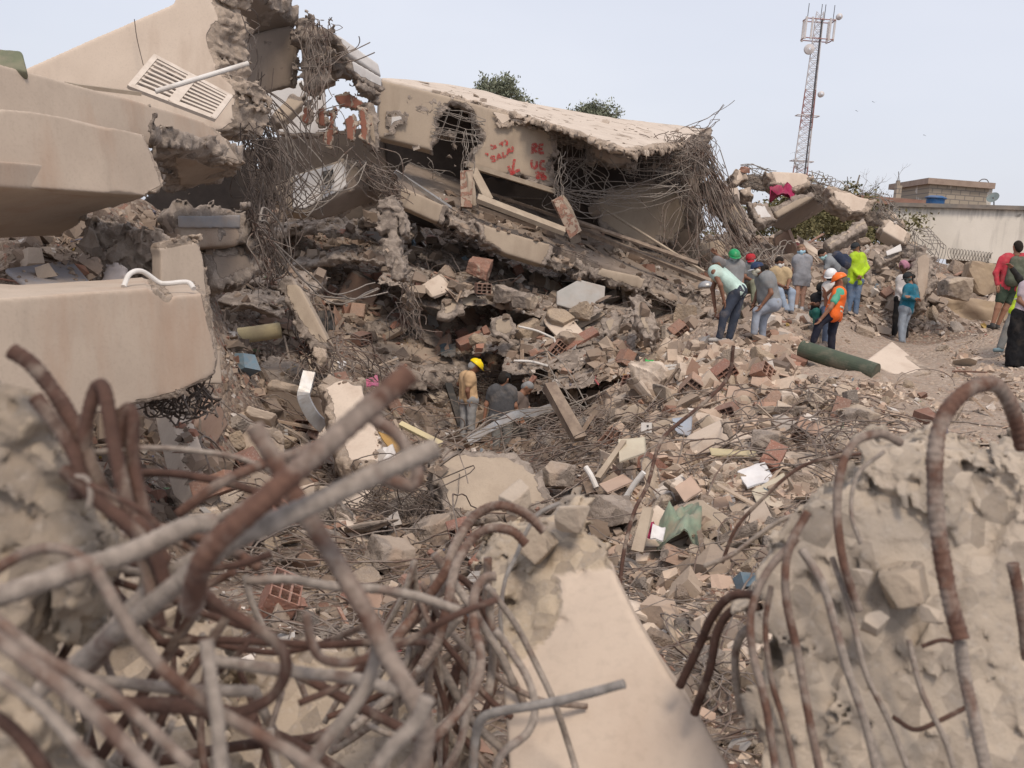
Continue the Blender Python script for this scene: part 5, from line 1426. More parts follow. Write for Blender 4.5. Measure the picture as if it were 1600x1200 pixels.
# planks and long strips under the roof
for i_, (a, b, wd, ht, m_, lab) in enumerate((((746, 310, 20.9), (882, 362, 21.2), .25, .10, m_woodl, 'pale thick plank lying on the floor slab below the spray paint'), ((748, 322, 20.95), (838, 352, 21.2), .2, .08, m_wood, 'darker plank just under the pale thick one'),
        ((890, 352, 22.6), (1110, 440, 22), .14, .08, m_wood, 'long brown lath sloping right below the roof'), ((940, 325, 23.8), (1100, 425, 22.4), .06, .05, m_woodl, 'thin pale lath leaning on the raw inner panel'),
        ((760, 300, 22.6), (920, 355, 22.8), .06, .05, m_wood, 'thin dark strip in the shade of the fallen roof'), ((900, 345, 22.3), (1090, 412, 22), .12, .05, m_wood, 'upper brown lath of the bunch at the roof end'),
        ((617, 268, 20.6), (704, 326, 20.9), .09, .09, m_galv, 'grey steel channel leaning on the first block of the edge beam'), ((738, 264, 21.6), (764, 312, 21.4), .22, .05, m_woodl, 'short upright board with a bluish side under the spray paint'),
        ((858, 602, 13.6), (905, 688, 13.1), .17, .12, m_wood, 'thick brown post leaning left over the rebar in front of the pit'), ((975, 690, 10.8), (933, 748, 10.5), .07, .05, m_woodl, 'narrow timber standing at a slant beside the cream board'),
        ((1006, 851, 8.6), (1180, 884, 8.3), .09, .04, m_woodl, 'long pale plank lying below the green cloth'), ((1012, 795, 8.4), (995, 862, 8.2), .09, .04, m_woodl, 'short rough plank end left of the green cloth'),
        ((812, 552, 19.6), (882, 545, 19.5), .25, .12, m_brick, 'long flat red brick course in the rubble face'), ((880, 546, 19.5), (932, 517, 19.6), .25, .12, m_brick, 'red brick course rising to the right'), ((716, 540, 20.4), (764, 522, 20.6), .25, .16, m_brick, 'dark red brick course left of the rounded fragment'),
        ((700, 600, 19.4), (728, 690, 18.6), .12, .08, m_black, 'dark metal channel slanting down into the pit'), ((625, 662, 12.3), (690, 694, 12.2), .09, .03, m_foam, 'pale foam strip behind the thick foreground bar'))):
    nm = {0: 'plank'}.get(0)
    nm = 'brick_course' if 'brick' in lab else ('steel_channel' if 'channel' in lab else ('post' if ' post' in lab else 'plank'))
    A, B = P(*a), P(*b)
    V, Fc = beam_box(A, B, wd, ht, (0, -.5, 1))
    obj(nm, V + RG.normal(0, .006, V.shape), Fc, m_, label=lab, cat=nm.replace('_', ' '))
for a, b, r, lab, d2 in (((810, 510), (868, 530), .022, 'white bent pipe in the rubble face behind the pit', 19.6), ((803, 564), (856, 572), .025, 'long pale pipe end above the grey haired man', 18.6), ((866, 530), (885, 600), .022, 'lower leg of the bent pipe in the rubble face', 19.4), ((975, 782), (1006, 738), .028, 'white pipe with an open end in the debris', 9.8), ((915, 730), (932, 762), .03, 'small white conduit piece beside the pinkish board', 10.3)):
    pth = smooth_path([P(*a, d2), P((a[0] + b[0]) / 2, (a[1] + b[1]) / 2 - 3, d2 - .05), P(*b, d2 - .1)], .1)
    obj('plastic_pipe', *tube(pth, r, 10), m_pvc, label=lab, cat='pipe')
def sheet(name, label, cat, pts, mt, bend=.03, n=10, th=.008, seed=0):
    """thin crumpled sheet stretched over four corners"""
    q = [P(*p) for p in pts]
    u = np.linspace(0, 1, n)
    U, Vv = np.meshgrid(u, u, indexing='ij')
    U, Vv = U.ravel()[:, None], Vv.ravel()[:, None]
    p = (q[0] * (1 - U) + q[1] * U) * (1 - Vv) + (q[3] * (1 - U) + q[2] * U) * Vv
    nn = unit(np.cross(q[1] - q[0], q[3] - q[0]))
    p = p + nn * (fbm(np.hstack([U * 3, Vv * 3, U * 0 + seed]), 3, seed)[:, None] * bend)
    k = np.arange(n - 1)
    a = (k[:, None] * n + k[None]).ravel()
    Q = np.stack([a, a + n, a + n + 1, a + 1], 1)
    N_ = len(p)
    bd = np.concatenate([np.arange(n - 1), (n - 1) + n * np.arange(n - 1), N_ - 1 - np.arange(n - 1), n * (n - 1) - n * np.arange(n - 1)])
    bd2 = np.roll(bd, -1)
    Q = np.vstack([Q, Q[:, ::-1] + N_, np.stack([bd, bd + N_, bd2 + N_, bd2], 1)])
    return obj(name, np.vstack([p, p - nn * th]), Q, mt, label=label, cat=cat, smooth=True)
m_cardb = m_plain('pinkish_board', (.47, .34, .26), (.42, .30, .23), 3, dirt=.25)
m_cbrd = m_plain('cream_board', (.53, .48, .37), (.47, .42, .33), 3, dirt=.3)
m_brd = m_plain('brown_board', (.33, .245, .18), (.28, .21, .155), 3, dirt=.3)
m_cloth = m_plain('pale_green_cloth', (.25, .31, .23), (.17, .22, .17), 9, dirt=.6)
m_mag = m_plain('magenta_cloth', (.36, .03, .10), (.25, .02, .07), 6, dirt=.2)
m_pap = m_plain('paper_white', (.70, .69, .68), (.62, .60, .6), 5, dirt=.2)
SH = [('board', 'cream rectangular board standing in the debris below the mound', [(966,688,10.9),(1008,684,10.9),(1010,708,10.6),(968,724,10.5)], m_cbrd, .006),
 ('board', 'pinkish flat board beside the white pipe', [(936,758,10.3),(974,742,10.6),(991,754,10.3),(950,772,9.9)], m_cardb, .006),
 ('board', 'brown square board lying on the green cloth', [(1034,812,8.8),(1058,790,9.1),(1098,822,8.7),(1084,840,8.4)], m_brd, .006),
 ('board', 'tan board piece left of the leaning books', [(1054,764,9.6),(1080,745,9.8),(1098,768,9.6),(1070,786,9.3)], m_cardb, .01),
 ('board', 'cream stone board at the far right of the lower debris', [(1174,768,9.5),(1225,740,9.9),(1240,790,9.3),(1190,802,9)], m_cbrd, .01),
 ('cloth', 'pale green cloth crumpled under the brown square board', [(1022,800,8.8),(1085,796,8.9),(1096,842,8.4),(1030,848,8.3)], m_cloth, .3),
 ('cloth', 'bright magenta cloth scrap by the green cloth', [(1010,822,8.5),(1022,816,8.5),(1024,838,8.35),(1008,842,8.3)], m_mag, .05),
 ('cloth', 'dark pink cloth draped on the broken frame', [(1202,296,25.9),(1243,296,25.9),(1240,307,25.4),(1204,307,25.4)], m_mag, .3),
 ('paper', 'white sheet beside the magenta scrap', [(1020,820,8.45),(1040,826,8.4),(1036,846,8.3),(1016,842,8.3)], m_pap, .02),
 ('paper', 'white paper bundle behind the thick foreground bar', [(594,703,12.3),(615,696,12.3),(622,718,12.1),(596,730,12)], m_pap, .04),
 ('paper', 'crumpled white paper on the slope above the fallen column', [(528,567,16),(540,563,16),(541,574,15.8),(531,577,15.8)], m_pap, .06),
 ('foam_board', 'long yellowish foam board lying below the wire band', [(1108,702,11.4),(1182,706,11.2),(1180,714,11),(1112,712,11.1)], m_foam, .01),
 ('blue_plate', 'pale blue plate with a round edge in the debris', [(1050,655,12.8),(1082,652,12.8),(1080,684,12.5),(1056,676,12.5)], m_plain('pale_blue', (.33, .37, .42), (.28, .31, .36), 4, dirt=.3), .01),
 ('yellow_plastic', 'bright yellow plastic scrap in the wire nest', [(512,800,10.2),(545,797,10.2),(540,815,10.1),(514,812,10.1)], m_plain('bright_yellow', (.65, .45, .03), (.5, .33, .03), 9, dirt=.3), .05),
 ('pink_bag', 'pink bag on the ledge left of the pit', [(571,592,17.4),(590,585,17.5),(592,604,17.1),(573,606,17.1)], m_plain('pink_cloth', (.5, .14, .22), (.35, .1, .2), 9, dirt=.2), .1),
 ('green_bottle_scrap', 'bright green plastic scrap above the white grille', [(1008,562,15.8),(1024,566,15.8),(1026,572,15.6),(1010,570,15.6)], m_plain('bright_green', (.06, .40, .10), dirt=.1), .05),
 ('plywood', 'orange brown board scrap behind the thick foreground bar', [(590,676,12.9),(615,682,12.9),(640,706,12.6),(612,710,12.5)], m_plain('orange_ply', (.42, .26, .09), (.33, .2, .08), 4, dirt=.3), .02),
 ('book', 'open book lying against the right slope', [(1152,736,10),(1195,722,10.2),(1212,752,9.8),(1168,765,9.6)], m_pap, .03),
 ('black_bag', 'black plastic bag on the brick strewn ledge', [(494,492,17.4),(520,487,17.6),(524,515,17.2),(500,518,17.1)], m_black, .15),
 ('bin_bag', 'dark blue grey bag on the far ledge', [(686,540,20.5),(712,538,20.6),(712,556,20.2),(690,557,20.2)], m_plain('bluegrey_bag', (.07, .09, .10), (.05, .06, .07), 4, dirt=.3), .12)]
for n_, lab, pl, mt, bd in SH: sheet(n_, lab, n_.replace('_', ' '), pl, mt, bd, 12, .012, len(lab))
# galvanised strips, mattress roll, grille, socket plate, brick slab
def strip(name, label, pts, wd, mt):
    c = smooth_path([P(*p) for p in pts], .06)
    t = np.gradient(c, axis=0)
    t /= np.linalg.norm(t, axis=1)[:, None]
    s_ = np.cross(t, f0)
    s_ /= np.linalg.norm(s_, axis=1)[:, None]
    b_ = np.cross(s_, t)
    prof = [(-1, .25), (-.9, 0), (.9, 0), (1, .25)]
    V = np.concatenate([c + s_ * wd * a + b_ * wd * h for a, h in prof] + [c + s_ * wd * a + b_ * (wd * h + .004) for a, h in prof])
    n = len(c)
    k = np.arange(n - 1)
    Q = np.vstack([np.stack([k + i * n, k + 1 + i * n, k + 1 + (i + 1) * n, k + (i + 1) * n], 1) for i in (0, 1, 2, 4, 5, 6)])
    obj(name, V, Q, mt, label=label, cat='metal strip', smooth=False)
strip('metal_strip', 'shiny folded metal strip pointing up right in front of the dark shirted worker', [(732,690,16.2),(770,667,16.4),(805,648,16.6),(835,645,16.6),(870,634,16.6)], .07, m_galv)
strip('metal_strip', 'bent grey sheet metal strip left of the fallen column', [(483,580,13.4),(477,604,13.3),(474,622,13.2),(488,650,12.9),(506,668,12.7)], .09, m_galv)
obj('mattress_roll', *tube(smooth_path([P(336, 528, 14.6), P(380, 524, 14.8), P(438, 516, 15)], .1), .12, 14), m_foam, label='yellowish foam roll lying left of the leaning column', cat='foam roll', smooth=True)
t = thing('plastic_grille', 'small white plastic grille on the mound left of the hollow brick slab', 'grille', P(1030, 582, 15.7))
for k in range(5): obj('slat', *beam_box(P(1036, 572 + 5 * k, 15.9 - .06 * k), P(1068 - k * 3, 570 + 5 * k, 15.9 - .06 * k), .03, .03), m_pvc, t)
for x0, x1 in ((1036, 1034), (1068, 1054)): obj('frame', *beam_box(P(x0, 571, 15.92), P(x1, 593, 15.64), .04, .04), m_pvc, t)
t = thing('socket_plate', 'white socket plate standing in the debris above the cream board', 'socket plate', P(1010, 672, 12.2))
A = P(1010, 668, 12.2)
obj('plate', *obox(A, RT * .13, f0 * .02, UP * .12), m_pvc, t)
for dy in (.02, -.03): obj('socket', *obox(A + UP * dy + RT * .015 - f0 * .012, RT * .022, f0 * .02, UP * .02), m_black, t)
t = thing('hollow_brick_slab', 'slab of hollow bricks with reddish recesses on the mound', 'brick slab', P(1095, 600, 15))
solid('mortar_back', [(1072,572,15.6),(1098,562,15.8),(1120,570,15.7),(1124,618,14.7),(1073,618,14.7)], .18, .02, m_cream, t, rough='*', amp=.04)
for k in range(5): obj('brick_recess', *obox(P(1086, 577 + k * 8, 15.3 - .16 * k), RT * .2, f0 * .05, UP * .05), m_brick, t)
for k in range(4): obj('brick_recess', *obox(P(1113, 578 + k * 9, 15.35 - .18 * k), RT * .07, f0 * .05, UP * .05), m_brick, t)
for (cx, cy, d, s_, lab, mt_) in ((748, 420, 20.7, .62, 'big block with a reddish brick heart in the middle of the rubble face', m_red1), (790, 462, 20.2, .5, 'grey lump left of the striped stone', m_stone), (820, 470, 20, .5, 'striped pale stone under the edge beam', m_raw), (1018, 590, 15.2, .62, 'big pale block at the left edge of the mound', m_cream),
        (613, 873, 8.9, .42, 'big beige stone in the hollow behind the foreground bars', m_stone), (610, 690, 14, .0, '', m_raw), (680, 835, 9.8, .5, 'wide grey block left under the rust stained slab', m_stone), (868, 742, 11, .45, 'round grey boulder right of the rust stained slab', m_stone), (1492, 450, 22.6, .72, 'large rounded boulder at the foot of the pale wall', m_raw),
        (1455, 560, 18, .0, '', m_raw), (1230, 625, 13.6, .36, 'smooth beige block on the mound right slope', m_cream), (1195, 690, 11.6, .38, 'cubic grey block in the wire band', m_stone), (955, 800, 9.6, .5, 'tan block half hidden behind the centre column', m_raw), (1250, 735, 10.6, .5, 'flat beige block right of the wire band', m_creamp), (1330, 655, 13, .5, 'tan wedge at the right end of the wire band', m_raw), (790, 855, 9, .4, '', m_stone)):
    if not lab or not s_: continue
    V, Fc = rock((s_, s_ * .8, s_ * .7), 5, 7, int(cx), .07)
    V = V @ rotm(RG, .15).T + P(cx, cy, d)
    obj('concrete_block', V, Fc, mt_, label=lab, cat='concrete block', smooth=False, attr={'brk': np.clip(.5 + .9 * fbm(V * 2.5, 3, 5), 0, 1)})
obj('plank', *beam_box(P(112, 133, 10.2), P(210, 145, 10.9), .22, .04, (0, -.3, 1)), m_woodl, label='thin pale board lying on the top of the far parapet', cat='plank')
# ochre soil at the wall foot
V, Fc = rock((4.2, 2.4, 2.0), 5, 9, 77, .28, .7)
obj('soil_heap', V + P(1535, 520, 27), Fc, m_plain('ochre_soil', (.37, .285, .195), (.31, .235, .165), 2, bs=.8, bsc=12, dirt=.3), kind='stuff', label='ochre soil heap at the foot of the pale wall', cat='soil', smooth=True)
V, Fc = rock((.95, .7, 1.0), 4, 5, 78, .08)
obj('soil_block', V + P(1532, 435, 28), Fc, bpy.data.materials['ochre_soil'], label='squarish ochre soil block against the grey plinth of the wall', cat='soil block')
# ---------------------------------------------------------------- people
def sdf_mesh(prims, h, k=.025, fold=0.0, seed=0, cut=None):
    """smooth union of tapered limbs (a, b, ra, rb) turned into one closed surface"""
    A = np.array([p[0] for p in prims])
    B = np.array([p[1] for p in prims])
    R = max(max(p[2], p[3]) for p in prims)
    lo = np.minimum(A, B).min(0) - R - 3 * h
    hi = np.maximum(A, B).max(0) + R + 3 * h
    n = np.ceil((hi - lo) / h).astype(int) + 1
    D = np.full(n, 1.0)
    for a, b, ra, rb in prims:
        r = max(ra, rb) + k + 2 * h
        l0 = np.clip(((np.minimum(a, b) - r - lo) / h).astype(int), 0, n - 1)
        l1 = np.clip(((np.maximum(a, b) + r - lo) / h).astype(int) + 2, 1, n)
        g = [lo[i] + np.arange(l0[i], l1[i]) * h for i in range(3)]
        X, Y, Z = np.meshgrid(*g, indexing='ij')
        ab = b - a
        t = np.clip(((X - a[0]) * ab[0] + (Y - a[1]) * ab[1] + (Z - a[2]) * ab[2]) / (ab @ ab + 1e-9), 0, 1)
        d = np.sqrt((X - a[0] - t * ab[0]) ** 2 + (Y - a[1] - t * ab[1]) ** 2 + (Z - a[2] - t * ab[2]) ** 2) - (ra + (rb - ra) * t)
        s = (slice(l0[0], l1[0]), slice(l0[1], l1[1]), slice(l0[2], l1[2]))
        c = D[s]
        m = np.maximum(k - np.abs(c - d), 0)
        D[s] = np.minimum(c, d) - m * m / (4 * k)
    if fold or cut:
        I = np.argwhere(np.abs(D) < .05)
        q = lo + I * h
        if fold:
            w_ = q * np.array([11, 11, 7])
            D[I[:, 0], I[:, 1], I[:, 2]] += fold * (fbm(w_, 3, seed) - .1)
        if cut:
            for c0, nn in cut:
                dd = (q - c0) @ nn
                D[I[:, 0], I[:, 1], I[:, 2]] = np.maximum(D[I[:, 0], I[:, 1], I[:, 2]], dd)
    D[0], D[-1] = 1, 1
    V, Q = surfnet(D, h)
    return V + lo, Q[:, ::-1]
MC = {}
def cloth(c, fold=.3):
    k = tuple(c)
    if k not in MC:
        g = G('fabric')
        col = g.mix(g.mapr(g.noise(7, 5), .35, .65), c, tuple(x * .78 for x in c))
        col = g.mix(g.math('MULTIPLY', g.mapr(g.noise(4, 6, .65), .5, .65), .22 if max(c) > .04 else .06), col, (.36, .29, .23))
        MC[k] = g.fin(col, .9, g.bump(g.noise(22, 5), .35, .02))
    return MC[k]
def skinm(c):
    k = ('s',) + tuple(c)
    if k not in MC:
        g = G('skin')
        MC[k] = g.fin(g.mix(g.mapr(g.noise(9, 4), .35, .65), c, tuple(x * .82 for x in c)), .55)
    return MC[k]
SK = {'tan': (.30, .155, .10), 'mid': (.22, .11, .07), 'dark': (.09, .05, .035), 'light': (.42, .25, .18)}
def ell(c, ax, r, n=14, m=10, z0=-1.0):
    """ellipsoid cap; ax = 3 axes, z from z0..1"""
    V = []
    for i in range(m + 1):
        z = z0 + (1 - z0) * i / m
        rr = math.sqrt(max(0, 1 - z * z)) + 1e-4
        for j in range(n):
            a = 2 * math.pi * j / n
            V.append(c + ax[0] * r[0] * rr * math.cos(a) + ax[1] * r[1] * rr * math.sin(a) + ax[2] * r[2] * z)
    Fq = [[i * n + j, i * n + (j + 1) % n, (i + 1) * n + (j + 1) % n, (i + 1) * n + j] for i in range(m) for j in range(n)]
    V, Fq = np.array(V), np.array(Fq)
    return V, [Fq, np.array([list(range(n))[::-1]])]
def person(label, d, J, look, skin='tan', top=(.3, .3, .3), sleeve=.55, pants=(.1, .1, .14), leg=1.0, w=1.0, hair=(.02, .015, .012), hat=None, mask=None, long_hair=False, vest=None, pack=None, dress=False, skirt=None, shoes=(.12, .1, .09), tank=False, scarf=None, seed=0, curl=.5, sc=1.0, bun=False):
    def Q(j):
        x, y, dz = (tuple(J[j]) + (0,))[:3]
        return P(x, y, d) + f0 * dz
    H, N_, SL, SR, EL, ER, WL_, WR, PL, PR, KL, KR, AL, AR = [Q(i) for i in range(14)]
    fw = unit(look[0] * RT + look[1] * f0 + look[2] * UP)
    up = unit(H - N_)
    upw = unit(UP * .7 + up * .6)
    upw = unit(upw - fw * (upw @ fw))
    sd_ = np.cross(fw, upw)
    t = thing('person', label, 'person', np.minimum(AL, AR) * np.array([1, 1, 1]), 'people at the ruin')
    sm = skinm(SK[skin])
    C = (SL + SR) / 2
    PC = (PL + PR) / 2
    s1 = C + (PC - C) * .1
    def lerp(a, b, k): return a + (b - a) * k
    aL, aR = lerp(SL, C, .12), lerp(SR, C, .12)
    T = [(lerp(SL, PC, .12), lerp(SR, PC, .12), .085 * w, .085 * w), (lerp(SL, C, .45), lerp(PL, PC, .2), .105 * w, .105 * w), (lerp(SR, C, .45), lerp(PR, PC, .2), .105 * w, .105 * w),
         (lerp(C, PC, .25) , lerp(C, PC, .8) + unit(np.array([fw[0], fw[1], 0])) * .03 * (w - .9) * 4, .12 * w, .13 * w), (PL, PR, .105 * w, .105 * w)]
    shs = [(aL, SL, .06, .055), (aR, SR, .06, .055), (N_, C, .06, .07)]
    arms = [(SL, EL, .052, .040), (EL, WL_, .041, .027), (SR, ER, .052, .040), (ER, WR, .041, .027)]
    legs = [(PL, KL, .088 * w, .058), (KL, AL, .060, .038), (PR, KR, .088 * w, .058), (KR, AR, .060, .038)]
    hd = [(H + upw * .035 - fw * .012, H - upw * .015 - fw * .004, .088, .082), (H - upw * .065 + fw * .03, H - upw * .03 + fw * .02, .052, .062), (H + fw * .088 + upw * .01, H + fw * .102 - upw * .018, .010, .015),
          (H - upw * .05 - fw * .01, N_, .052, .056), (H + sd_ * .082 - upw * .012, H + sd_ * .086 + upw * .018, .013, .015), (H - sd_ * .082 - upw * .012, H - sd_ * .086 + upw * .018, .013, .015),
          (H + fw * .078 - upw * .055, H + fw * .075 - upw * .06, .016, .014)]
    V, Fc = sdf_mesh([(a, b, r * .93, s * .93) for a, b, r, s in T] + shs + arms + legs + hd, .012)
    prt = [(V, Fc)]
    for E, W_, s_ in ((EL, WL_, 1), (ER, WR, -1)):
        x = unit(W_ - E)
        z = unit(np.cross(x, fw) if abs(x @ fw) < .95 else np.cross(x, UP))
        y = np.cross(z, x)
        hp = [(W_, W_ + x * .035, .024, .03), (W_ + x * .04 + z * .018, W_ + x * .085 + z * .026, .020, .016), (W_ + x * .04 - z * .018, W_ + x * .085 - z * .024, .020, .016)]
        for k, (ln, off) in enumerate(((.062, .033), (.074, .012), (.07, -.010), (.055, -.031))):
            a = W_ + x * .085 + z * off
            b = a + x * ln * .5 + y * .008
            c = b + unit(x * (1 - curl * .6) + y * curl) * ln * .5
            hp += [(a, b, .0095, .0088), (b, c, .0088, .0075)]
        a = W_ + x * .03 + z * .03 * s_
        b = a + unit(x * .6 + z * s_ * .7 + y * .3) * .045
        hp += [(a, b, .014, .011), (b, b + unit(x + y * .5) * .03, .011, .008)]
        prt.append(sdf_mesh(hp, .006, .006))
    V, Fc = merge(prt)
    body = obj('body', V, Fc, sm, t, smooth=True)
    # eyes and brows
    for s_ in (1, -1):
        e, ef = ell(H + fw * .079 + sd_ * .032 * s_ + upw * .012, (sd_, upw, fw), (.014, .007, .006), 8, 4)
        obj('eye', e, ef, m_black, t)
        if skin: obj('eyebrow', *tube([H + fw * .083 + sd_ * .018 * s_ + upw * .03, H + fw * .078 + sd_ * .048 * s_ + upw * .028], .004, 5), cloth((.03, .02, .015)), t)
    # garments
    inf = lambda L, a, m=1: [(p, q, (r + a) * m, (s + a) * m) for p, q, r, s in L]
    sl = []
    if not tank:
        for S_, E, W_ in ((SL, EL, WL_), (SR, ER, WR)):
            if sleeve <= 1: sl.append((S_, lerp(S_, E, sleeve), .070, .062))
            else: sl += [(S_, E, .066, .056), (E, lerp(E, W_, .93), .056, .043)]
    base_ = inf(T, .014) + ([(aL, SL, .070, .068), (aR, SR, .070, .068)] if not tank else [(lerp(SL, C, .5), lerp(SL, C, .25), .078, .062), (lerp(SR, C, .5), lerp(SR, C, .25), .078, .062)])
    if not tank: base_.append((lerp(N_, C, .55), C, .066, .075))
    if dress:
        hem = lerp(PC, (KL + KR) / 2, .55)
        sdv = unit(PR - PL)
        base_ += [(PL, hem + sdv * -.12, .12, .08), (PR, hem + sdv * .12, .12, .08), (PC, hem, .13, .1)]
    V, Fc = sdf_mesh(base_ + sl, .012, .03, .012, seed, cut=[(hem, unit(hem - PC))] if dress else None)
    obj('dress' if dress else ('tank_top' if tank else 'shirt'), V, Fc, cloth(top), t, smooth=True)
    if skirt:
        mA = (AL + AR) / 2
        sdv = unit(PR - PL)
        sk_ = [(PL, AL - sdv * .06, .13, .13), (PR, AR + sdv * .06, .13, .13), (PC, mA, .14, .16)]
        V, Fc = sdf_mesh(sk_, .014, .06, .03, seed, cut=[(mA + unit(mA - PC) * .02, unit(mA - PC))])
        obj('skirt', V, Fc, cloth(skirt), t, smooth=True)
    elif pants is not None:
        lp = []
        for Pp, Kk, Aa in ((PL, KL, AL), (PR, KR, AR)):
            if leg >= 1: lp += [(Pp, Kk, .104 * w, .074), (Kk, lerp(Kk, Aa, .97), .074, .060)]
            else: lp += [(Pp, lerp(Pp, Kk, leg), .108 * w, .092)]
        V, Fc = sdf_mesh(lp + inf([T[4]], .02), .012, .03, .013, seed + 3)
        obj('shorts' if leg < 1 else 'trousers', V, Fc, cloth(pants), t, smooth=True)
        if not dress and leg >= 1: pass
    fh = unit(np.array([fw[0], fw[1], 0]) + 1e-3)
    for Aa in (AL, AR):
        V, Fc = sdf_mesh([(Aa + fh * -.04 - np.array([0, 0, .04]), Aa + fh * .15 - np.array([0, 0, .05]), .046, .036), (Aa, Aa - np.array([0, 0, .03]), .048, .045)], .012, .02)
        obj('shoe', V, Fc, cloth(shoes), t, smooth=True)
    # hair, hats, masks
    if hair is not None:
        hp = [(H + upw * .045 - fw * .02, H - fw * .035 + upw * .0, .092, .088), (H - fw * .045 - upw * .04, H - fw * .03, .07, .08)]
        if long_hair: hp += [(H - fw * .07, N_ - fw * .06, .06, .045)]
        if bun: hp += [(H - fw * .13 + upw * .0, H - fw * .16 - upw * .02, .05, .045)]
        V, Fc = sdf_mesh(hp, .01, .02, .012, seed + 5, cut=[(H + fw * .062, fw)])
        obj('hair', V, Fc, cloth(hair), t, smooth=True)
    if hat:
        kind, hc = hat
        hm = m_plain('hard_shell_' + kind, hc, tuple(x * .85 for x in hc), 8, .35, .02, dirt=.25) if kind == 'helmet' else cloth(hc)
        c = H + upw * (.042 if kind == 'helmet' else .035)
        if kind == 'helmet':
            V, Fc = merge([ell(c, (sd_, fw, upw), (.118, .142, .118), 24, 10, -.05), ell(c + fw * .02 + upw * .0, (sd_, fw, upw), (.13, .165, .014), 24, 4), tube([c - fw * .11 + upw * .06, c + upw * .121, c + fw * .11 + upw * .06], .012, 6)])
            obj('helmet', V, Fc, hm, t, smooth=True)
        else:
            V, Fc = merge([ell(c, (sd_, fw, upw), (.104, .116, .098), 20, 8, -.15)])
            ho = obj('cap', V, Fc, hm, t, smooth=True)
            vz = [c + fw * .09 + sd_ * .075 * math.sin(a) + fw * .095 * math.cos(a) - upw * .012 * (1 + abs(math.sin(a))) for a in np.linspace(-1.57, 1.57, 9)]
            V = np.array([c + fw * .06] + vz + [c + fw * .06 - upw * .01] + [q - upw * .01 for q in vz])
            Fq = [np.array([[0, i, i + 1] for i in range(1, 9)] + [[10, 11 + i, 10 + i] for i in range(1, 9)]), np.array([[i, 10 + i, 11 + i, i + 1] for i in range(1, 9)])]
            obj('visor', V, Fq, cloth(J[14]) if len(J) > 14 else hm, ho)
    if scarf:
        V, Fc = sdf_mesh([(H + upw * .05 - fw * .03, H - fw * .06 + upw * .02, .112, .105), (H - fw * .12 + upw * .02, H - fw * .17 - upw * .03, .06, .05), (H + upw * .09, H + upw * .06 + fw * .03, .08, .08)], .01, .03, .02, seed, cut=[(H + fw * .06, fw)])
        obj('headscarf', V, Fc, cloth(scarf), t, smooth=True)
    if mask:
        V, Fc = sdf_mesh([(H + fw * .062 - upw * .022, H + fw * .05 - upw * .075, .05, .046), (H + fw * .08 - upw * .025, H + fw * .08 - upw * .05, .034, .034), (H + sd_ * .05 + fw * .02 - upw * .03, H - sd_ * .05 + fw * .02 - upw * .03, .045, .045)], .008, .02)
        obj('face_mask', V, Fc, cloth(mask), t, smooth=True)
    if vest:
        V, Fc = sdf_mesh(inf(T, .024) + [(lerp(SL, C, .45), lerp(SR, C, .45), .078, .078)], .012, .03, .012, seed + 8)
        vo = obj('safety_vest', V, Fc, cloth(vest), t, smooth=True)
        for k_ in (.62, .8):
            c = lerp(C, PC, k_)
            V, Fc = sdf_mesh([(lerp(SL, PL, k_) * .6 + c * .4, lerp(SR, PR, k_) * .6 + c * .4, (.139 if w <= 1 else .14) * w, .139 * w)], .012, .03, 0, 0, cut=[(c + unit(C - PC) * .02, unit(C - PC)), (c - unit(C - PC) * .02, unit(PC - C))])
            obj('reflective_band', V, Fc, cloth((.62, .62, .5)), vo, smooth=True)
    if pack:
        bd = unit(np.cross(SR - SL, PC - C))
        if bd @ fw > 0: bd = -bd
        a, b = lerp(C, PC, .12) + bd * .17, lerp(C, PC, .82) + bd * .18
        s_ = unit(SR - SL)
        V, Fc = sdf_mesh([(a - s_ * .06, b - s_ * .08, .10, .12), (a + s_ * .06, b + s_ * .08, .10, .12), (lerp(a, b, .6) + bd * .08, lerp(a, b, .9) + bd * .08, .09, .09)], .014, .03, .015, seed)
        po = obj('backpack', V, Fc, cloth(pack), t, smooth=True)
        for q in (-1, 1):
            S_ = lerp(C, SR if q > 0 else SL, .6)
            obj('strap', *tube(smooth_path([a + s_ * .08 * q, S_ + UP * .085, S_ - bd * .13, lerp(S_, PC, .5) - bd * .15, b + s_ * .1 * q], .03), .018, 6), cloth(tuple(x * .6 for x in pack)), po, smooth=True)
    return t
GT, DJ = (.24, .245, .25), (.045, .055, .08)
person('person bending forward with hands on knees in a pale mint tank top and dark trousers', 17, [(1121,413,-.05),(1124,421),(1113,427,-.17),(1127,421,.17),(1121,448,-.25),(1118,449,.25),(1127,470,-.2),(1121,480,.2),(1149,456,-.1),(1158,453,.1),(1130,492,-.12),(1150,493,.08),(1122,528,-.1),(1141,528,.1)], (-.75,.1,-.65), 'mid', (.50,.66,.60), tank=True, pants=DJ, hair=(.18,.17,.17), w=1.05, seed=1, shoes=(.4,.38,.36))
person('person in a green hard hat and grey shirt reaching one arm out to the left', 20, [(1147,401),(1148,412),(1137,414,.05),(1158,413),(1129,404,.1),(1160,430),(1121,396,.1),(1158,444,-.1),(1142,449),(1154,449),(1141,480,-.1),(1155,480),(1141,512),(1155,512)], (.1,-.8,-.55), 'mid', GT, hat=('helmet',(.02,.30,.11)), mask=(.5,.6,.6), pants=(.2,.2,.17), seed=2, hair=None)
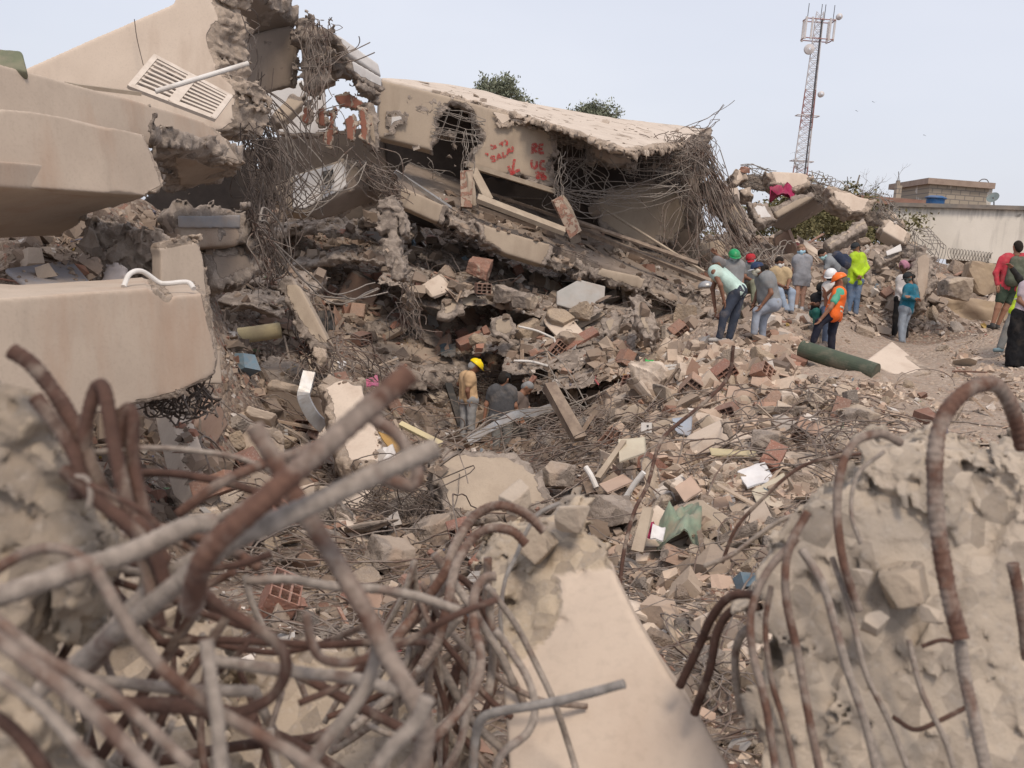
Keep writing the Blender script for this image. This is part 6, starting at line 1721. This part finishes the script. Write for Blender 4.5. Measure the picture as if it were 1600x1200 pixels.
person('person in a red cap and dark grey shirt sitting by the green hard hat', 20.5, [(1173,405),(1175,414),(1164,418),(1186,417),(1162,434,-.1),(1188,433,-.1),(1171,441,-.3),(1178,442,-.3),(1168,449,.1),(1181,449,.1),(1171,445,-.35),(1184,447,-.3),(1171,474,-.4),(1183,476,-.35)], (-.15,-.8,-.5), 'mid', (.16,.17,.18), hat=('cap',(.42,.03,.04)), mask=(.35,.55,.62), pants=(.20,.21,.15), seed=3)
person('person facing left in a navy and white cap, grey tee and pale jeans', 17.3, [(1184,420),(1193,430),(1197,437,-.17),(1194,436,.17),(1199,460,-.24),(1188,458,.22),(1186,478,-.2),(1181,474,.15),(1205,475,-.1),(1205,474,.12),(1180,488,-.1),(1194,498,.12),(1176,521,-.1),(1195,524,.15),(.5,.52,.56)], (-.95,-.05,-.3), 'mid', (.23,.235,.24), hat=('cap',(.03,.05,.11)), mask=(.62,.58,.48), pants=(.33,.37,.44), w=1.28, bun=True, seed=4)
person('person in a sand yellow tee and jeans sitting left of the grey dress', 21, [(1218,411),(1219,421),(1207,424),(1231,425),(1206,440,-.05),(1232,440,-.05),(1218,449,-.25),(1225,450,-.25),(1212,450,.1),(1227,450,.1),(1213,458,-.3),(1231,459,-.3),(1221,486,-.35),(1229,487,-.35)], (-.15,-.8,-.5), 'mid', (.50,.38,.23), mask=(.62,.62,.6), pants=(.30,.37,.47), seed=5)
person('person standing in a loose grey tee shirt dress with bare legs and blue mask', 22.6, [(1252,391),(1253,401),(1243,405),(1264,404),(1241,421,.03),(1266,420,.03),(1245,432,.2),(1262,431,.2),(1247,434),(1259,434),(1246,458),(1255,459),(1244,478),(1253,481)], (-.3,-.85,-.35), 'light', (.29,.30,.33), dress=True, pants=None, mask=(.36,.55,.66), hair=(.22,.14,.09), bun=True, seed=6, shoes=(.45,.45,.45))
person('person bending down with a dark blue backpack and grey shirt behind the white helmet', 22, [(1283,399,-.1),(1289,405,-.05),(1291,410,-.18),(1301,402,.18),(1284,429,-.2),(1301,424,.05),(1287,444,-.2),(1297,441,0),(1312,424,-.1),(1318,424,.12),(1308,455,-.1),(1318,456,.1),(1312,484),(1321,486)], (-.35,-.55,-.75), 'light', (.25,.27,.29), mask=(.38,.6,.62), pack=(.03,.04,.07), pants=(.12,.12,.13), seed=7)
person('person standing in a bright lime long sleeved shirt, jeans and dark cap', 23.5, [(1337,387),(1339,397),(1330,401,-.1),(1351,401,.1),(1329,418,-.05),(1355,419,0),(1336,432,-.22),(1340,433,-.2),(1328,440),(1342,440),(1329,464),(1339,464),(1325,487),(1337,489)], (-.7,-.45,-.4), 'tan', (.42,.62,.03), sleeve=2, hat=('cap',(.03,.035,.04)), pants=(.13,.19,.29), w=.98, seed=8)
person('person in a white helmet and white top crouching behind the orange vest', 18.8, [(1299,432),(1301,443),(1291,448),(1311,447),(1286,463,-.1),(1312,465),(1294,453,-.3),(1300,452,-.3),(1294,482,.1),(1307,482,.1),(1286,498,-.3),(1300,498,-.1),(1284,533,-.2),(1296,534,0)], (-.4,-.75,-.5), 'mid', (.6,.58,.56), hat=('helmet',(.72,.72,.72)), mask=(.05,.05,.05), pants=(.12,.16,.24), seed=9, hair=None)
person('person in an orange helmet, orange safety vest and green shirt leaning on one knee', 17.8, [(1313,439),(1311,451),(1306,459,-.18),(1316,458,.18),(1290,483,-.25),(1300,474,.3),(1278,499,-.2),(1296,458,.25),(1298,492,-.1),(1308,493,.12),(1278,504,-.1),(1303,518,.1),(1268,534,-.1),(1302,545,.1)], (-.9,.15,-.4), 'tan', (.09,.40,.27), hat=('helmet',(.85,.17,.02)), vest=(.85,.16,.03), pants=(.018,.02,.035), w=1.0, seed=10, long_hair=True, hair=(.12,.12,.08))
person('small person in a black cap and black shirt squatting left of the white helmet', 19.2, [(1284,452),(1283,460),(1273,464),(1292,465),(1275,479,-.15),(1293,480,-.05),(1263,477,-.3),(1281,474,-.3),(1276,489,.1),(1288,489,.1),(1268,489,-.3),(1281,489,-.3),(1270,510,-.25),(1283,511,-.25)], (-.35,-.7,-.6), 'mid', (.018,.018,.022), hat=('cap',(.02,.02,.02)), pants=(.03,.16,.14), w=.85, seed=11)
person('person with a dusky pink headscarf, white top and black trousers behind the teal jacket', 23.2, [(1412,418),(1413,430),(1405,436),(1421,436),(1403,453,-.05),(1422,454),(1408,463,-.2),(1416,463,-.2),(1405,467),(1415,467),(1400,495),(1414,496),(1398,524),(1415,526)], (-.8,-.45,-.35), 'dark', (.60,.57,.56), sleeve=2, scarf=(.42,.20,.27), pants=(.012,.012,.014), seed=12, hair=None, w=.95)
person('person in a teal jacket with crossed arms, grey jeans, dark cap and grey mask', 22.3, [(1419,434),(1422,445),(1414,451,-.12),(1432,451,.12),(1409,466,-.15),(1432,468,-.05),(1421,469,-.3),(1413,466,-.3),(1411,483,-.05),(1422,484,.1),(1407,508,-.05),(1414,508,.1),(1406,533,-.1),(1413,535,.1)], (-.85,-.35,-.35), 'tan', (.02,.15,.22), sleeve=2, hat=('cap',(.025,.03,.032)), mask=(.09,.11,.10), pants=(.27,.31,.36), w=.98, bun=True, seed=13)
person('person seen from behind in a red shirt, olive backpack and dark green shorts', 20, [(1590,387),(1588,398),(1568,405,.05),(1607,405,.05),(1556,427,0),(1617,427,.05),(1557,446,-.05),(1612,446,-.2),(1569,449),(1587,449),(1558,482,-.02),(1572,483,.05),(1551,507,0),(1562,509,.1)], (-.1,.95,-.15), 'tan', (.48,.05,.07), sleeve=2, pack=(.10,.11,.08), pants=(.045,.065,.045), leg=.62, w=1.15, seed=14, shoes=(.05,.05,.05))
person('person at the right edge in a yellow hi-vis vest pointing with a black sleeved arm', 18, [(1622,428),(1612,440),(1599,448),(1622,449),(1588,436,-.1),(1632,470),(1572,421,-.2),(1630,490),(1588,487),(1604,488),(1574,513),(1594,516),(1563,543),(1592,547)], (-.6,-.3,-.2), 'tan', (.02,.022,.025), sleeve=2, vest=(.55,.75,.03), pants=(.20,.205,.20), seed=15, shoes=(.15,.22,.25))
person('person at the right edge in a long black skirt and pale top', 16.6, [(1622,424),(1618,436),(1600,446),(1634,447),(1590,470,-.05),(1640,470),(1598,484,-.2),(1630,490,-.2),(1592,492),(1618,492),(1590,532),(1618,533),(1589,570),(1618,572)], (.3,-.8,-.3), 'mid', (.5,.42,.46), sleeve=.6, pants=None, skirt=(.010,.010,.012), seed=16, shoes=(.55,.5,.45), long_hair=True)
person('person in a yellow helmet and sand coloured tee standing in the pit', 18.0, [(742,573),(737,584),(725,588,.15),(737,590,-.15),(716,600,.2),(731,611,-.2),(723,606,.3),(734,627,-.15),(726,624,.08),(738,625,-.08),(725,652,.08),(737,653,-.08),(724,682,.08),(737,684,-.08)], (.75,.15,-.6), 'mid', (.56,.38,.22), hat=('helmet',(.85,.62,.0)), pants=(.33,.33,.33), seed=17, hair=(.3,.3,.3))
person('person in a charcoal tee and black cap seen from behind in the pit', 17.4, [(788,592),(785,603),(768,611),(801,611),(760,632),(805,634),(757,652,.02),(806,652,.1),(774,652),(793,652),(776,682),(792,683),(776,705),(792,706)], (.6,.7,-.35), 'tan', (.085,.085,.09), hat=('cap',(.02,.02,.02)), pants=(.22,.22,.21), w=1.12, seed=18)
person('grey haired person in a dusty brown shirt bending down beside the charcoal tee', 17.9, [(824,607),(817,614),(806,620,-.1),(818,624,.15),(805,636,-.2),(827,640,.1),(812,650,-.2),(822,655,0),(804,652),(815,652),(806,676),(817,677),(806,700),(817,702)], (.4,-.3,-.8), 'tan', (.16,.125,.11), pants=(.12,.11,.1), hair=(.25,.25,.25), seed=19)
obj('spare_helmet', *merge([ell(P(1103, 449, 17.6), (RT, f0, UP), (.14, .16, .12), 20, 8, -.1)]), m_galv, label='dull grey hard hat lying left of the mint tank top', cat='hard hat', smooth=True)
# ---------------------------------------------------------------- nearest blocks and thick rebar
m_fgs = m_conc('sandy_broken_concrete', ((.40, .33, .255), (.34, .28, .22)), ((.37, .30, .225), (.26, .215, .175)), patch=.5, pscale=6, stain=.15, agg=38, fb=.5, bd=.012)
m_fgc = m_conc('smooth_beige_render', ((.58, .48, .39), (.51, .42, .34)), ((.46, .375, .275), (.35, .29, .235)), patch=.85, pscale=5, stain=.22, agg=50, bd=.012)
m_fgb = m_conc('rough_pale_concrete', ((.46, .385, .31), (.40, .335, .27)), ((.44, .37, .295), (.34, .285, .23)), patch=.8, pscale=6, stain=.2, agg=42, fb=.5, bd=.013)
slab('broken_block', 'sandy broken concrete block at the left edge behind the rusty bars', 'concrete block', [(-120,545,1.3),(10,562,1.32),(55,600,1.32),(85,660,1.32),(100,720,1.3),(150,790,1.3),(166,850,1.28),(140,890,1.25),(60,1000,1.25),(60,1600,1.1),(-120,1600,1.1)], .3, .0065, m_fgs, rough='*', amp=.022, reach=.3, nsc=14, seed=90, rmin=.8)
slab('column_piece', 'tall smooth beige column piece in the centre foreground with a torn top', 'column', [(742,870,2.75),(762,820,2.78),(800,800,2.8),(838,815,2.75),(885,800,2.7),(912,812,2.65),(935,845,2.58),(965,905,2.48),(1000,975,2.38),(1050,1060,2.28),(1100,1130,2.18),(1150,1220,2.08),(1230,1400,1.95),(1330,1750,1.75),(800,1750,1.8),(795,1200,2.25),(786,1050,2.45),(780,950,2.6)], .42, .0095, m_fgc, wdir=(.08, .95, -.25), rough='0,1,2,3,4,17', amp=.05, reach=.17, nsc=8, seed=91, base=.006)
slab('broken_block', 'big pale rough concrete block at lower right with stones embedded', 'concrete block', [(1168,980,1.95),(1185,890,1.98),(1230,830,2.02),(1290,770,2.06),(1345,708,2.12),(1420,697,2.14),(1500,702,2.14),(1600,690,2.14),(1850,690,2.14),(1850,1800,1.75),(1300,1800,1.6),(1222,1300,1.8),(1185,1120,1.88)],   .6, .0095, m_fgb, wdir=(.42, .9, -.1), rough='0,1,2,3,4,5,6,7', amp=.036, reach=.5, nsc=9, seed=92, rmin=.6)
slab('broken_block', 'brown grey block low behind the tangled foreground bars', 'concrete block', [(335,1080,2.7),(400,1035,2.8),(480,1008,2.85),(560,1000,2.85),(640,1040,2.8),(700,1130,2.7),(760,1500,2.3),(330,1500,2.3)], .5, .012, m_fgs, rough='0,1,2,3,4', amp=.05, reach=.2, nsc=7, seed=93)
slab('broken_block', 'dusky block in the bottom left corner under the thick bars', 'concrete block', [(160,1180,1.9),(230,1140,1.95),(330,1150,1.95),(400,1210,1.9),(420,1500,1.7),(120,1500,1.7)], .4, .012, m_fgs, rough='*', amp=.03, reach=.2, nsc=7, seed=94)
slab('broken_block', 'shaded lump behind the thick bars below the sandy block', 'concrete block', [(-100,900,2.6),(120,860,2.6),(260,900,2.7),(330,980,2.7),(300,1500,2.3),(-100,1500,2.3)], .5, .014, m_fgs, rough='*', amp=.06, reach=.5, nsc=6, seed=95, rmin=.6)
for i_, (px, py, d, s_, lab, mt_) in enumerate(((808, 782, 2.75, .085, 'round white stone on top of the centre column piece', m_fgb), (893, 812, 2.6, .09, 'angular pale stone at the top edge of the centre column piece', m_fgb), (1347, 902, 1.93, .04, 'small loose stone in the pocket of the big pale block', m_fgb), (1415, 918, 1.97, .105, 'squarish stone embedded in the big pale block', m_fgs),
      (1363, 975, 1.9, .055, 'rounded stone below the squarish embedded stone', m_fgb), (1455, 962, 1.9, .04, 'small square stone right of the embedded stones', m_fgb), (840, 850, 2.62, .10, 'rough lump left on the torn top of the column piece', m_fgs))):
    V, Fc = rock((s_, s_ * .8, s_ * .8), 5, 6, 400 + i_, .05)
    obj('stone', V @ rotm(RG, .2).T + P(px, py, d), Fc, mt_, label=lab, cat='stone', smooth=True, attr={'brk': np.ones(len(V)) * .2})
def rebar(label, pts, wpx, mt=m_rustd, jit=0, name='rebar'):
    """thick ribbed bar through (px, py, depth); wpx = width in the photograph at its first point"""
    r = wpx * .41 * pts[0][2] / F
    p = smooth_path(Pn(pts), .0035)
    s = np.concatenate([[0], np.cumsum(np.linalg.norm(np.diff(p, axis=0), axis=1))])
    rr = r * (1 + .07 * np.clip(np.sin(s / (r * 1.05) * 2 * math.pi) * 2, -.3, 1) + .05 * vn(np.stack([s * 40, s * 0, s * 0 + wpx], 1), 3))
    V, Fc = tube(p, rr, 14)
    V = V + RG.normal(0, r * .012, V.shape)
    return obj(name, V, Fc, mt, label=label, cat='rebar', smooth=True)
RB = [
 ('thickest bar rising from the lower left to the centre, its cut end up', [(640,582,1.02),(560,652,1.0),(480,722,.98),(400,792,.96),(335,850,.95),(312,890,.96),(298,950,1.0)], 42, 0),
 ('thick grey bar just below and parallel to the thickest bar', [(682,700,1.06),(600,735,1.04),(510,778,1.02),(430,815,1.0),(355,850,1.0),(300,895,1.02),(225,955,1.06),(150,1015,1.1),(100,1065,1.14)], 38, 1),
 ('dusty bar crossing under the thickest bar and diving to the lower right', [(396,665,1.1),(420,705,1.1),(470,790,1.1),(520,870,1.1),(570,955,1.08),(612,1035,1.06),(650,1100,1.05),(665,1150,1.05),(650,1210,1.05)], 36, 0),
 ('thick bar entering from the left edge at mid height of the tangle', [(-60,950,.95),(40,918,.97),(120,890,1.0),(200,865,1.02),(260,838,1.05),(300,820,1.08),(335,818,1.1)], 44, 1),
 ('second dusty bar running up to the bend of the thickest bar', [(60,1080,1.2),(150,1010,1.2),(220,935,1.18),(280,890,1.16),(320,868,1.15)], 32, 1),
 ('slim rusty bar rising behind the thickest bar toward the right', [(280,802,1.3),(350,752,1.3),(420,722,1.32),(470,705,1.35),(510,690,1.4),(560,665,1.45)], 20, 0),
 ('open rusty hook hanging under the thickest bar end', [(560,640,1.25),(590,658,1.25),(622,682,1.25),(640,712,1.25),(652,738,1.24),(644,758,1.24),(618,752,1.24),(590,744,1.24)], 24, 0),
 ('leftmost upright rusty hairpin bar with a round top', [(118,780,1.2),(130,700,1.2),(140,640,1.2),(152,605,1.2),(164,612,1.19),(175,680,1.18),(190,750,1.17),(210,830,1.16),(232,900,1.15),(250,980,1.15)], 27, 2),
 ('second upright rusty hairpin bar right of the first', [(185,700,1.2),(188,660,1.2),(197,640,1.2),(207,650,1.2),(208,720,1.19),(222,790,1.18),(240,860,1.17),(255,930,1.16)], 25, 2),
 ('dark brown bar arching in from the upper left beside the sandy block', [(18,548,1.25),(50,570,1.25),(90,620,1.24),(118,670,1.22),(138,720,1.2),(165,780,1.2),(200,820,1.2)], 30, 2),
 ('rusty bar below the dark arching bar', [(55,620,1.2),(85,660,1.2),(115,705,1.19),(130,750,1.18),(170,790,1.17),(225,825,1.16),(260,880,1.16)], 27, 2),
 ('rusty bar lying low across the feet of the hairpins', [(100,735,1.18),(150,780,1.16),(200,820,1.15),(240,865,1.14),(262,920,1.14)], 26, 2),
 ('thin dark bar over the low rusty bar', [(110,742,1.1),(170,772,1.1),(225,800,1.1),(262,840,1.1)], 11, 2),
 ('small pale wire loop on the sandy block', [(118,745,1.1),(135,748,1.1),(142,770,1.1),(138,795,1.1)], 11, 1),
 ('long rusty bar dropping diagonally to the bottom edge', [(148,885,.98),(172,930,.98),(212,995,.98),(262,1052,.98),(330,1105,.99),(400,1145,1.0),(470,1185,1.0),(540,1235,1.0)], 25, 0),
 ('rusty bar bent like a knee at the left of centre', [(300,905,1.2),(340,945,1.2),(395,978,1.2),(435,1008,1.2),(447,1045,1.2),(425,1088,1.2),(375,1112,1.2),(320,1115,1.2)], 22, 2),
 ('upright grey bar standing in the bottom left tangle', [(322,1000,.98),(330,1060,.97),(340,1130,.96),(348,1240,.95)], 26, 1),
 ('rust arc curving over the bar from the left edge', [(-30,910,1.1),(10,880,1.1),(60,858,1.1),(110,862,1.1),(155,895,1.1)], 20, 0),
 ('horizontal grey bar in the lower left tangle', [(120,1060,1.3),(200,1068,1.3),(300,1078,1.3),(400,1080,1.3)], 22, 1),
 ('thick horizontal bar below the grey one', [(130,1105,1.25),(220,1100,1.25),(320,1108,1.25),(400,1125,1.25)], 30, 2),
 ('grey bar running right toward the centre of the tangle', [(320,1030,1.35),(400,1042,1.35),(480,1052,1.35),(560,1062,1.35),(620,1080,1.35)], 23, 1),
 ('small rusty hook with a dusty tip in the middle of the tangle', [(478,958,1.3),(486,1000,1.3),(502,1028,1.3),(540,1036,1.3),(580,1028,1.3)], 18, 0),
 ('bar descending left from the tangle centre to the bottom edge', [(592,1000,1.1),(584,1040,1.1),(565,1085,1.1),(530,1135,1.1),(490,1185,1.1),(465,1240,1.1)], 26, 1),
 ('short stout bar at the bottom centre of the tangle', [(668,1090,1.0),(650,1130,1.0),(610,1170,1.0),(570,1230,1.0)], 30, 1),
 ('rusty flat bar crossing the lower left corner, upper one', [(-80,950,.85),(40,1030,.84),(140,1110,.83),(260,1230,.82)], 30, 0),
 ('pale bar beside the rusty one in the lower left corner', [(-80,1010,.86),(60,1100,.85),(160,1215,.84)], 24, 1),
 ('lowest rusty bar in the lower left corner', [(-80,1080,.9),(20,1140,.9),(90,1230,.9)], 26, 2),
 ('rusty bar just above the lower left corner group', [(-60,920,.95),(60,1020,.93),(180,1090,.92),(300,1200,.9)], 22, 0),
 ('outer rusty arch left of the centre column piece', [(850,830,2.3),(820,802,2.3),(780,790,2.3),(742,806,2.3),(712,850,2.25),(692,900,2.2),(655,950,2.2),(618,1000,2.15)], 18, 0),
 ('inner rusty arch left of the centre column piece', [(822,850,2.2),(800,830,2.2),(765,826,2.2),(735,845,2.2),(712,885,2.15),(700,940,2.1),(685,1000,2.1),(660,1040,2.1)], 18, 0),
 ('long S shaped rusty bar in front of the column piece', [(775,900,2.0),(755,905,2.0),(741,930,1.98),(740,975,1.95),(751,1022,1.9),(746,1062,1.88),(722,1105,1.85),(685,1148,1.8),(640,1192,1.8),(600,1240,1.8)], 18, 0),
 ('dusty curved bar lying against the column piece', [(774,985,1.95),(800,1020,1.95),(825,1062,1.93),(836,1105,1.9),(824,1145,1.88),(782,1182,1.85),(770,1240,1.85)], 15, 1),
 ('short grey cut bar pointing right in front of the column piece', [(976,1068,1.7),(910,1086,1.72),(850,1100,1.74),(780,1112,1.76),(752,1125,1.78),(742,1160,1.8),(738,1240,1.8)], 18, 3),
 ('thin pale wire curling over the top of the column piece', [(875,786,2.4),(843,802,2.4),(822,832,2.4),(806,870,2.38),(790,905,2.35),(782,960,2.3),(786,1010,2.3)], 8, 3),
 ('big rusty loop rising above the large pale block', [(1502,1000,1.7),(1485,940,1.72),(1472,870,1.74),(1462,790,1.76),(1462,700,1.78),(1478,645,1.8),(1515,608,1.82),(1552,600,1.84),(1575,625,1.86),(1588,660,1.88),(1597,700,1.9)], 31, 0),
 ('dusty lower end of the big rusty loop', [(1500,1000,1.72),(1508,1060,1.72),(1524,1130,1.7),(1548,1240,1.68)], 24, 1),
 ('medium loop over the left shoulder of the large pale block', [(1408,692,1.95),(1375,678,1.94),(1335,692,1.92),(1314,735,1.9),(1308,800,1.88),(1318,880,1.86),(1342,955,1.86)], 16, 0),
 ('rusty bar hugging the left edge of the large pale block', [(1245,842,1.85),(1200,892,1.84),(1174,955,1.83),(1176,1020,1.82),(1196,1100,1.8),(1216,1230,1.78)], 15, 0),
 ('second bar down the left side of the large pale block', [(1262,800,1.85),(1232,860,1.84),(1228,930,1.83),(1246,1020,1.82),(1262,1110,1.8),(1288,1240,1.78)], 16, 0),
 ('dusty bar down the middle left of the large pale block', [(1252,858,1.84),(1285,912,1.83),(1305,980,1.82),(1325,1050,1.81),(1352,1130,1.8),(1378,1240,1.78)], 16, 1),
 ('thin wire bar by the medium loop', [(1382,705,1.9),(1340,742,1.9),(1330,800,1.88),(1345,850,1.87)], 8, 1),
 ('leftmost drooping bar beside the large pale block', [(1062,1072,2.2),(1092,1010,2.15),(1112,965,2.1),(1142,932,2.05),(1185,930,2.0)], 16, 2),
 ('second drooping bar beside the large pale block', [(1085,1115,2.15),(1108,1050,2.1),(1122,985,2.08),(1148,952,2.05),(1188,950,2.0)], 16, 2),
 ('third drooping bar with a pale face beside the large pale block', [(1158,1115,2.1),(1150,1060,2.08),(1150,1015,2.05),(1165,985,2.0),(1190,980,1.98)], 15, 1),
 ('first thin rib bar embedded in the face of the large pale block', [(1300,870,1.88),(1330,960,1.87),(1352,1050,1.85),(1390,1130,1.84),(1430,1230,1.82)], 11, 1),
 ('second thin rib bar embedded in the face of the large pale block', [(1420,1000,1.88),(1440,1080,1.86),(1478,1160,1.84),(1500,1240,1.82)], 11, 1),
 ('crusted bar embedded low in the large pale block', [(1395,1120,1.86),(1430,1140,1.85),(1470,1125,1.85),(1520,1100,1.85)], 9, 2),
 ('short crossing bar left of the big loop foot', [(1440,1010,1.87),(1475,1000,1.86),(1510,1012,1.86)], 8, 2),
 ('outermost thin rib bar along the left flank of the large pale block', [(1205,915,1.87),(1196,980,1.86),(1205,1060,1.85),(1228,1140,1.83),(1250,1240,1.8)], 11, 0),
 ('rusty bar end at the right edge of the picture', [(1582,880,1.8),(1596,950,1.8),(1606,1030,1.8)], 22, 0),
 ('long thin brown bar rising in front of the debris mound', [(1146,540,6.2),(1138,588,6.2),(1104,626,6.1),(1048,672,6),(1028,700,5.9),(1012,757,5.8),(991,800,5.7),(974,868,5.6),(965,960,5.5)], 7, 2),
 ('thin bar arching from the medium loop to the left', [(1382,706,3.2),(1309,714,3.2),(1249,731,3.2),(1192,779,3.2),(1150,826,3.2),(1128,880,3.2)], 7, 2),
 ('thin dusty bar below the arching one', [(1260,800,2.4),(1222,812,2.4),(1180,840,2.4),(1142,868,2.4),(1100,885,2.4)], 9, 1),
]
m_rust, m_rustd = m_steel('scaly_rust', c=((.085, .045, .034), (.155, .085, .06)), dust=(.30, .245, .205), thr=.47, sc=22), m_steel('cement_crusted_rust', c=((.12, .075, .058), (.18, .115, .09)), dust=(.36, .31, .265), thr=.40, sc=22)
MT = [m_rust, m_rustd, m_steel('dark_rusty_steel', c=((.06, .034, .026), (.11, .06, .045)), thr=.56), m_steel('grey_cut_steel', c=((.15, .11, .09), (.2, .15, .12)), dust=(.30, .28, .26), thr=.40)]
for lab, pts, wp, mi in RB: rebar(lab, pts, wp, MT[mi])
# the dense lower layers of the tangle, each bar a part of its bundle
def heap(name, label, n, box, dr, wr, g=random.Random(5), mts=(0, 1, 2), L=(200, 520), vert=.5):
    ps = []
    for _ in range(n):
        x, y = g.uniform(box[0], box[2]), g.uniform(box[1], box[3])
        d = g.uniform(*dr)
        a = g.gauss(math.pi / 2, .5) if g.random() < vert else g.uniform(-.5, .5)
        l = g.uniform(*L)
        bend = g.gauss(0, .5)
        pt = []
        for k in range(6):
            pt.append((x, y, d + g.uniform(-.03, .03)))
            x += math.cos(a) * l / 5
            y += math.sin(a) * l / 5
            a += bend / 4 + g.gauss(0, .12)
        ps.append((pt, g.uniform(*wr) / 2 * d / F, g.choice(mts)))
    t = thing(name, label, 'rebar', P((box[0] + box[2]) / 2, box[3], dr[1]))
    for pt, r, m in ps:
        p = smooth_path(Pn(pt), .012)
        obj('bar', *tube(p, r, 9), MT[m], t, smooth=True)
heap('rebar_bundle', 'deep tangle of dark rusty bars filling the lower left corner behind the thick ones', 50, (-60, 870, 500, 1190), (1.4, 1.9), (9, 19), mts=(0, 2, 2, 1), vert=.8)
heap('rebar_bundle', 'sheaf of slim rusty bars running down between the tangle and the column piece', 30, (640, 860, 770, 1050), (2.1, 2.5), (9, 15), L=(160, 360), vert=1, mts=(0, 2, 1, 1))
heap('rebar_bundle', 'slim dusty bars behind the hairpins beside the sandy block', 16, (100, 700, 260, 900), (1.35, 1.8), (8, 18), L=(140, 300), vert=.7, mts=(2, 1, 0))
